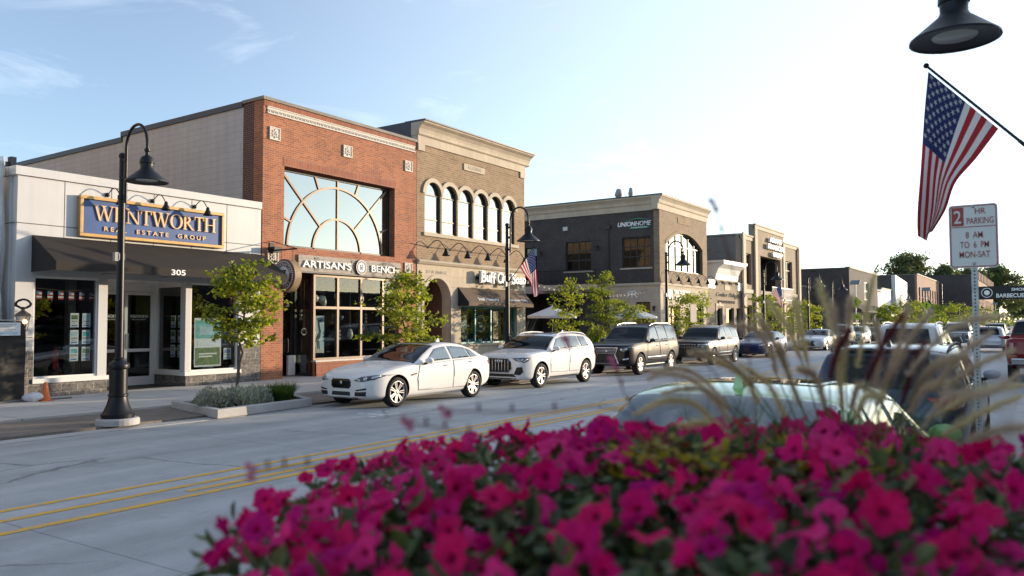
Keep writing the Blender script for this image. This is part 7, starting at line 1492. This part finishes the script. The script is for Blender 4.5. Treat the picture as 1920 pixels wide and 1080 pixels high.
for px_, py_, lb in PLANTS: roots.append(thing('petunia_plant', 'magenta '+lb, 'petunia', (px_, py_, 1.36), 0, 'magenta petunias in the planter'))
pts = []; tries = 0
while len(pts) < 1000 and tries < 60000:
    tries += 1; a = rnd.uniform(0, 2*PI); q = rnd.random()**.5; x, y = PC.x+PR*q*cos(a), PC.y+PR*q*sin(a)
    if x*x+y*y < .62**2: continue
    if all((x-p[0])**2+(y-p[1])**2 > .041**2 for p in pts): pts.append((x, y, q))
GOLD = [(1.52, .635), (1.82, .456), (1.86, .306)]
cnt = [0]*len(PLANTS)
for x, y, q in pts:
    gap = sin(x*7.3+1)*sin(y*6.1+2)+.35*sin(x*15)*sin(y*17)
    if gap < -.58 and rnd.random() < .72: continue
    if any((x-g[0])**2+(y-g[1])**2 < .105**2 for g in GOLD) and rnd.random() < .85: continue
    k = min(range(len(PLANTS)), key=lambda i: (x-PLANTS[i][0])**2+(y-PLANTS[i][1])**2)
    if cnt[k] >= 99: continue
    cnt[k] += 1; o = bpy.data.objects.new('flower', rnd.choice(FM)); COL.objects.link(o); o.parent = roots[k]
    z = dome(x, y)+rnd.uniform(-.04, .03); out = Vector((x-PC.x, y-PC.y, 0))*(.7 if q > .6 else .2)+Vector((-x*.35, -y*.35, 0))*.45
    d = (out+Vector((rnd.gauss(0, .42), rnd.gauss(0, .42), .62))).normalized(); s_ = rnd.uniform(.027, .038)*(.6 if rnd.random() < .08 else 1)
    o.matrix_local = Matrix.Translation(Vector((x, y, z))-roots[k].location) @ d.to_track_quat('Z', 'Y').to_matrix().to_4x4() @ Matrix.Rotation(rnd.uniform(0, 6.28), 4, 'Z') @ Matrix.Scale(s_, 4)
def oval_leaf(mb, p, d, n, L_, w_, m):
    s_ = d.cross(n).normalized()*w_; n = s_.cross(d).normalized()*-1; c = n*L_*.10
    mb.add([p, p+d*L_*.3+s_*.8+c, p+d*L_*.3-s_*.8+c, p+d*L_*.65+s_*.9+c*1.2, p+d*L_*.65-s_*.9+c*1.2, p+d*L_, p+d*L_*.35-c*.2, p+d*L_*.68-c*.1], [(0, 6, 1), (0, 2, 6), (6, 7, 3, 1), (2, 4, 7, 6), (7, 5, 3), (4, 5, 7)], m, True)
for k, (px_, py_, lb) in enumerate(PLANTS):
    mb = MB(); r0 = roots[k].location
    for _ in range(620):
        a = rnd.uniform(0, 2*PI); q = rnd.random()**.5*.40; x, y = px_+q*cos(a), py_+q*sin(a)
        if (x-PC.x)**2+(y-PC.y)**2 > (PR*1.04)**2 or x*x+y*y < .5**2: continue
        z = dome(x, y)-rnd.random()**1.5*.16-.008; d = Vector((rnd.gauss(0, 1), rnd.gauss(0, 1), rnd.gauss(.35, .5))).normalized(); v = rnd.random()
        oval_leaf(mb, Vector((x, y, z))-r0, d, Vector((rnd.gauss(0, .5), rnd.gauss(0, .5), 1)), rnd.uniform(.03, .06), rnd.uniform(.008, .014), 0 if v < .45 else 1 if v < .7 else 2)
    for _ in range(26):
        a = rnd.uniform(0, 2*PI); q = rnd.random()*.36; x, y = px_+q*cos(a), py_+q*sin(a)
        if (x-PC.x)**2+(y-PC.y)**2 < PR**2: e = Vector((x, y, dome(x, y)-.02))-r0; mb.tube([(0, 0, -.1), e*.6+Vector((0, 0, -.03)), e], .003, 5, m=0)
    mb.build('foliage', ['petunia_leaf', 'petunia_leaf_light', 'petunia_leaf_dark'], roots[k])
for (x0, y0), lb in zip(GOLD, ('golden yellow leafy plant at left among the petunias', 'golden yellow leafy plant with reddish centre under the middle grass plumes', 'golden yellow leafy plant toward the right among the petunias')):
    t = thing('coleus_plant', lb, 'foliage plant', (x0, y0, 1.36)); mb = MB()
    for _ in range(300):
        a = rnd.uniform(0, 2*PI); q = rnd.random()**.5*.14; z = dome(x0, y0)+.03-q*.35-rnd.random()*.05; d = Vector((cos(a)+rnd.gauss(0, .5), sin(a)+rnd.gauss(0, .5), rnd.gauss(.2, .4))).normalized()
        oval_leaf(mb, Vector((q*cos(a), q*sin(a), z-1.36)), d, Vector((rnd.gauss(0, .4), rnd.gauss(0, .4), 1)), rnd.uniform(.02, .036), rnd.uniform(.007, .012), 0 if rnd.random() < .78 else 1)
    mb.build('foliage', ['gold_leaf', 'gold_leaf_red'], t)
PLUMES = [
  ('t', [[2.276, 0.377, 2.0], [2.269, 0.397, 1.897], [2.26, 0.421, 1.748]], [2.207, 0.425, 1.571]),
  ('t', [[2.244, 0.514, 1.988], [2.263, 0.494, 1.891], [2.288, 0.471, 1.731]], [2.248, 0.453, 1.564]),
  ('t', [[2.158, 0.556, 1.94], [2.17, 0.544, 1.862], [2.185, 0.531, 1.763]], [2.176, 0.471, 1.571]),
  ('m', [[2.085, 0.403, 1.853], [2.071, 0.429, 1.803], [2.061, 0.448, 1.731]], [2.016, 0.436, 1.593]),
  ('g', [[2.351, 0.45, 1.946], [2.35, 0.457, 1.876], [2.348, 0.467, 1.787]], [2.306, 0.458, 1.557]),
  ('m', [[2.157, 0.294, 1.887], [2.135, 0.332, 1.823], [2.113, 0.372, 1.728]], [2.052, 0.383, 1.593]),
  ('g', [[2.252, 0.242, 1.899], [2.226, 0.287, 1.828], [2.205, 0.325, 1.74]], [2.129, 0.36, 1.586]),
  ('g', [[2.244, 0.077, 1.886], [2.194, 0.152, 1.872], [2.152, 0.217, 1.83], [2.112, 0.283, 1.74]], [2.033, 0.321, 1.6]),
  ('g', [[2.306, 0.171, 1.787], [2.275, 0.219, 1.771], [2.249, 0.26, 1.737]], [2.158, 0.317, 1.585]),
  ('t', [[2.129, 0.432, 1.801], [2.129, 0.437, 1.741], [2.133, 0.438, 1.653]], [2.085, 0.426, 1.573]),
  ('g', [[2.061, 0.707, 1.864], [2.103, 0.645, 1.851], [2.129, 0.611, 1.791], [2.139, 0.601, 1.735]], [2.129, 0.539, 1.572]),
  ('g', [[2.104, 0.64, 1.891], [2.13, 0.607, 1.827], [2.152, 0.58, 1.749]], [2.144, 0.517, 1.572]),
  ('g', [[1.855, 0.842, 1.726], [1.885, 0.796, 1.755], [1.923, 0.741, 1.74], [1.968, 0.68, 1.671]], [1.974, 0.59, 1.573]),
  ('g', [[1.764, 0.797, 1.752], [1.818, 0.717, 1.737], [1.855, 0.668, 1.684], [1.878, 0.637, 1.626]], [1.866, 0.571, 1.564]),
  ('t', [[1.938, 0.716, 1.781], [1.988, 0.645, 1.739], [2.016, 0.609, 1.664]], [2.003, 0.546, 1.573]),
  ('t', [[2.034, 0.665, 1.763], [2.079, 0.602, 1.705], [2.107, 0.568, 1.616]], [2.078, 0.527, 1.552]),
  ('t', [[1.7, 0.809, 1.654], [1.741, 0.746, 1.687], [1.781, 0.688, 1.678], [1.814, 0.644, 1.621]], [1.796, 0.586, 1.56]),
  ('g', [[2.015, 0.514, 1.757], [2.041, 0.477, 1.736], [2.058, 0.459, 1.665]], [2.013, 0.442, 1.58]),
  ('g', [[2.18, 0.366, 1.688], [2.156, 0.4, 1.708], [2.146, 0.419, 1.649]], [2.092, 0.415, 1.573]),
  ('t', [[2.083, 0.329, 1.694], [2.059, 0.366, 1.69], [2.045, 0.39, 1.638]], [1.989, 0.389, 1.575]),
  ('g', [[2.308, 0.169, 1.784], [2.259, 0.244, 1.753], [2.229, 0.295, 1.659]], [2.144, 0.339, 1.572]),
  ('g', [[2.154, 0.041, 1.764], [2.104, 0.119, 1.706], [2.057, 0.189, 1.702], [2.02, 0.25, 1.617]], [1.945, 0.276, 1.567]),
  ('t', [[2.268, 0.056, 1.692], [2.213, 0.141, 1.649], [2.164, 0.218, 1.595]], [2.064, 0.282, 1.538]),
  ('g', [[2.222, 0.041, 1.622], [2.18, 0.103, 1.617], [2.139, 0.166, 1.587]], [2.036, 0.234, 1.534]),
  ('g', [[2.398, 0.22, 1.712], [2.363, 0.273, 1.694], [2.342, 0.31, 1.627]], [2.254, 0.357, 1.543]),
  ('g', [[2.268, 0.315, 1.82], [2.254, 0.342, 1.737], [2.239, 0.371, 1.654]], [2.172, 0.387, 1.565]),
  ('t', [[1.848, 0.772, 1.613], [1.898, 0.698, 1.62], [1.941, 0.639, 1.573]], [1.918, 0.587, 1.53]),
  ('g', [[2.14, 0.593, 1.82], [2.157, 0.574, 1.735], [2.178, 0.55, 1.649]], [2.153, 0.505, 1.558]),
  ('g', [[2.203, 0.074, 1.562], [2.16, 0.135, 1.59], [2.125, 0.187, 1.575]], [2.036, 0.234, 1.522]),
  ('g', [[2.314, 0.069, 1.802], [2.255, 0.159, 1.756], [2.215, 0.225, 1.688]], [2.111, 0.299, 1.554]),
  ('t', [[2.271, 0.05, 1.718], [2.207, 0.146, 1.701], [2.151, 0.233, 1.641]], [2.056, 0.292, 1.55]),
  ('g', [[2.4, 0.117, 1.844], [2.355, 0.19, 1.781], [2.317, 0.252, 1.688]], [2.214, 0.326, 1.551]),
  ('g', [[2.384, 0.312, 1.934], [2.379, 0.327, 1.847], [2.366, 0.354, 1.738]], [2.292, 0.388, 1.564]),
  ('g', [[2.281, 0.38, 1.876], [2.291, 0.371, 1.805], [2.287, 0.384, 1.698]], [2.222, 0.402, 1.571]),
  ('g', [[2.161, 0.463, 1.931], [2.171, 0.455, 1.848], [2.18, 0.45, 1.744]], [2.138, 0.437, 1.579]),
  ('t', [[2.119, 0.615, 1.93], [2.15, 0.574, 1.862], [2.175, 0.545, 1.77]], [2.16, 0.494, 1.571]),
  ('g', [[1.91, 0.755, 1.793], [1.956, 0.689, 1.785], [2.006, 0.621, 1.712]], [2.003, 0.546, 1.573]),
  ('g', [[1.735, 0.753, 1.704], [1.784, 0.68, 1.716], [1.828, 0.62, 1.666]], [1.816, 0.555, 1.572]),
  ('m', [[2.247, 0.257, 1.821], [2.231, 0.284, 1.754], [2.218, 0.312, 1.659]], [2.144, 0.339, 1.559]),
]
WANDS = [
  [[1.086, 0.464, 1.695], [1.04, 0.527, 1.746], [0.975, 0.623, 1.741], [0.903, 0.729, 1.742]],
  [[0.935, 0.598, 1.689], [0.892, 0.659, 1.713], [0.835, 0.741, 1.732]],
  [[0.761, 0.679, 1.658], [0.699, 0.768, 1.689], [0.65, 0.841, 1.683]],
  [[1.311, 0.401, 1.672], [1.268, 0.456, 1.787], [1.211, 0.533, 1.866], [1.129, 0.656, 1.84]],
  [[1.311, 0.401, 1.663], [1.292, 0.413, 1.874], [1.257, 0.449, 2.064]],
  [[1.252, 0.488, 1.655], [1.196, 0.566, 1.725], [1.173, 0.593, 1.805]],
]
def spline(P, n):
    P = [Vector(p) for p in P]; P = [P[0]*2-P[1]]+P+[P[-1]*2-P[-2]]; out = []
    for i in range(n+1):
        u = i/n*(len(P)-3); k = min(len(P)-4, int(u)); f = u-k; a, b, c, d = P[k:k+4]
        out.append(.5*((2*b)+(c-a)*f+(2*a-5*b+4*c-d)*f*f+(3*b-a-3*c+d)*f**3))
    return out
clump = [thing('fountain_grass', lb, 'ornamental grass', p) for lb, p in (('purple fountain grass clump with plumes arching left over the green car', (1.90, .62, 1.36)), ('purple fountain grass clump with plumes leaning right across the sign post', (2.0, .28, 1.36)))]
PM = {'t': 'plume_tan', 'g': 'plume_mauve', 'm': 'plume_maroon'}
for c, P, b in PLUMES:
    tip = Vector(P[0]); k = 0 if math.atan2(tip.y, tip.x) > rad(14) else 1; r0 = clump[k].location; S = spline(P, 40); mb = MB()
    R_ = [.0026*(.35+.65*min(1, i/8))*(1 if i < 36 else .8) for i in range(41)]
    mb.tube([p-r0 for p in S], [r*1.1 for r in R_], 7)
    for i in range(41):
        d = (S[max(0, i-1)]-S[min(40, i+1)]).normalized(); o = d.orthogonal().normalized(); pf = (.3+.7*min(1, i/9))*(1 if i < 34 else .75)
        for _ in range(26):
            a = rnd.uniform(0, 2*PI); s_ = (Matrix.Rotation(a, 3, d) @ o); e = (d*rnd.uniform(.35, 1.2)+s_).normalized()*rnd.uniform(.014, .040)*pf; p = S[i].lerp(S[min(40, i+1)], rnd.random())-r0+s_*.002; wv = e.cross(d).normalized()*.0006
            mb.add([p-wv, p+wv, p+e], [(0, 1, 2)], 0)
    mb.build('plume', PM[c], clump[k])
    mb = MB(); st = spline([P[-2], P[-1], b, (b[0], b[1], 1.34)], 16); mb.tube([p-r0 for p in st[4:]], .0018, 5); mb.build('stalk', 'grass_light', clump[k])
for k in (0, 1):
    mb = MB(); r0 = clump[k].location
    for _ in range(75):
        a = rnd.uniform(0, 2*PI); L_ = rnd.uniform(.22, .46); b_ = rnd.uniform(.15, .9); o = Vector((rnd.gauss(0, .05), rnd.gauss(0, .05), .02)); s_ = Vector((-sin(a), cos(a), 0))*.0032; vs = []
        for u in (0, .3, .55, .8, 1): p = o+Vector((cos(a)*L_*b_*u*u, sin(a)*L_*b_*u*u, L_*(u-.32*b_*u*u))); q = s_*(1.05-u); vs += [p-q, p+q]
        mb.add(vs, [(0, 1, 3, 2), (2, 3, 5, 4), (4, 5, 7, 6), (6, 7, 9, 8)], rnd.randrange(2), True)
    mb.build('blades', ['grass_blade', 'grass_light'], clump[k])
t = thing('gaura_plant', 'thin wands with small pale pink blossoms reaching out above the petunias', 'flower', (1.2, .5, 1.36)); r0 = t.location
mb = MB(); bl = []
for P in WANDS:
    S = spline(P, 24); mb.tube([p-r0 for p in S], .0011, 5); bl.append(S[-1])
    for i in (14, 18, 21): mb.lathe([(.0001, 0), (.003, .006), (.0001, .014)], tuple(S[i]-r0), n=6)
mb.build('wand', 'plume_maroon', t)
for p in bl:
    mb = MB()
    for k in range(4):
        a = k*1.5+rnd.random(); d = Vector((cos(a), sin(a)*.5, sin(a))).normalized(); oval_leaf(mb, p-r0, d, Vector((-.8, -.3, .4)), .015, .005, 0)
    mb.build('blossom', 'petal_pale', t)
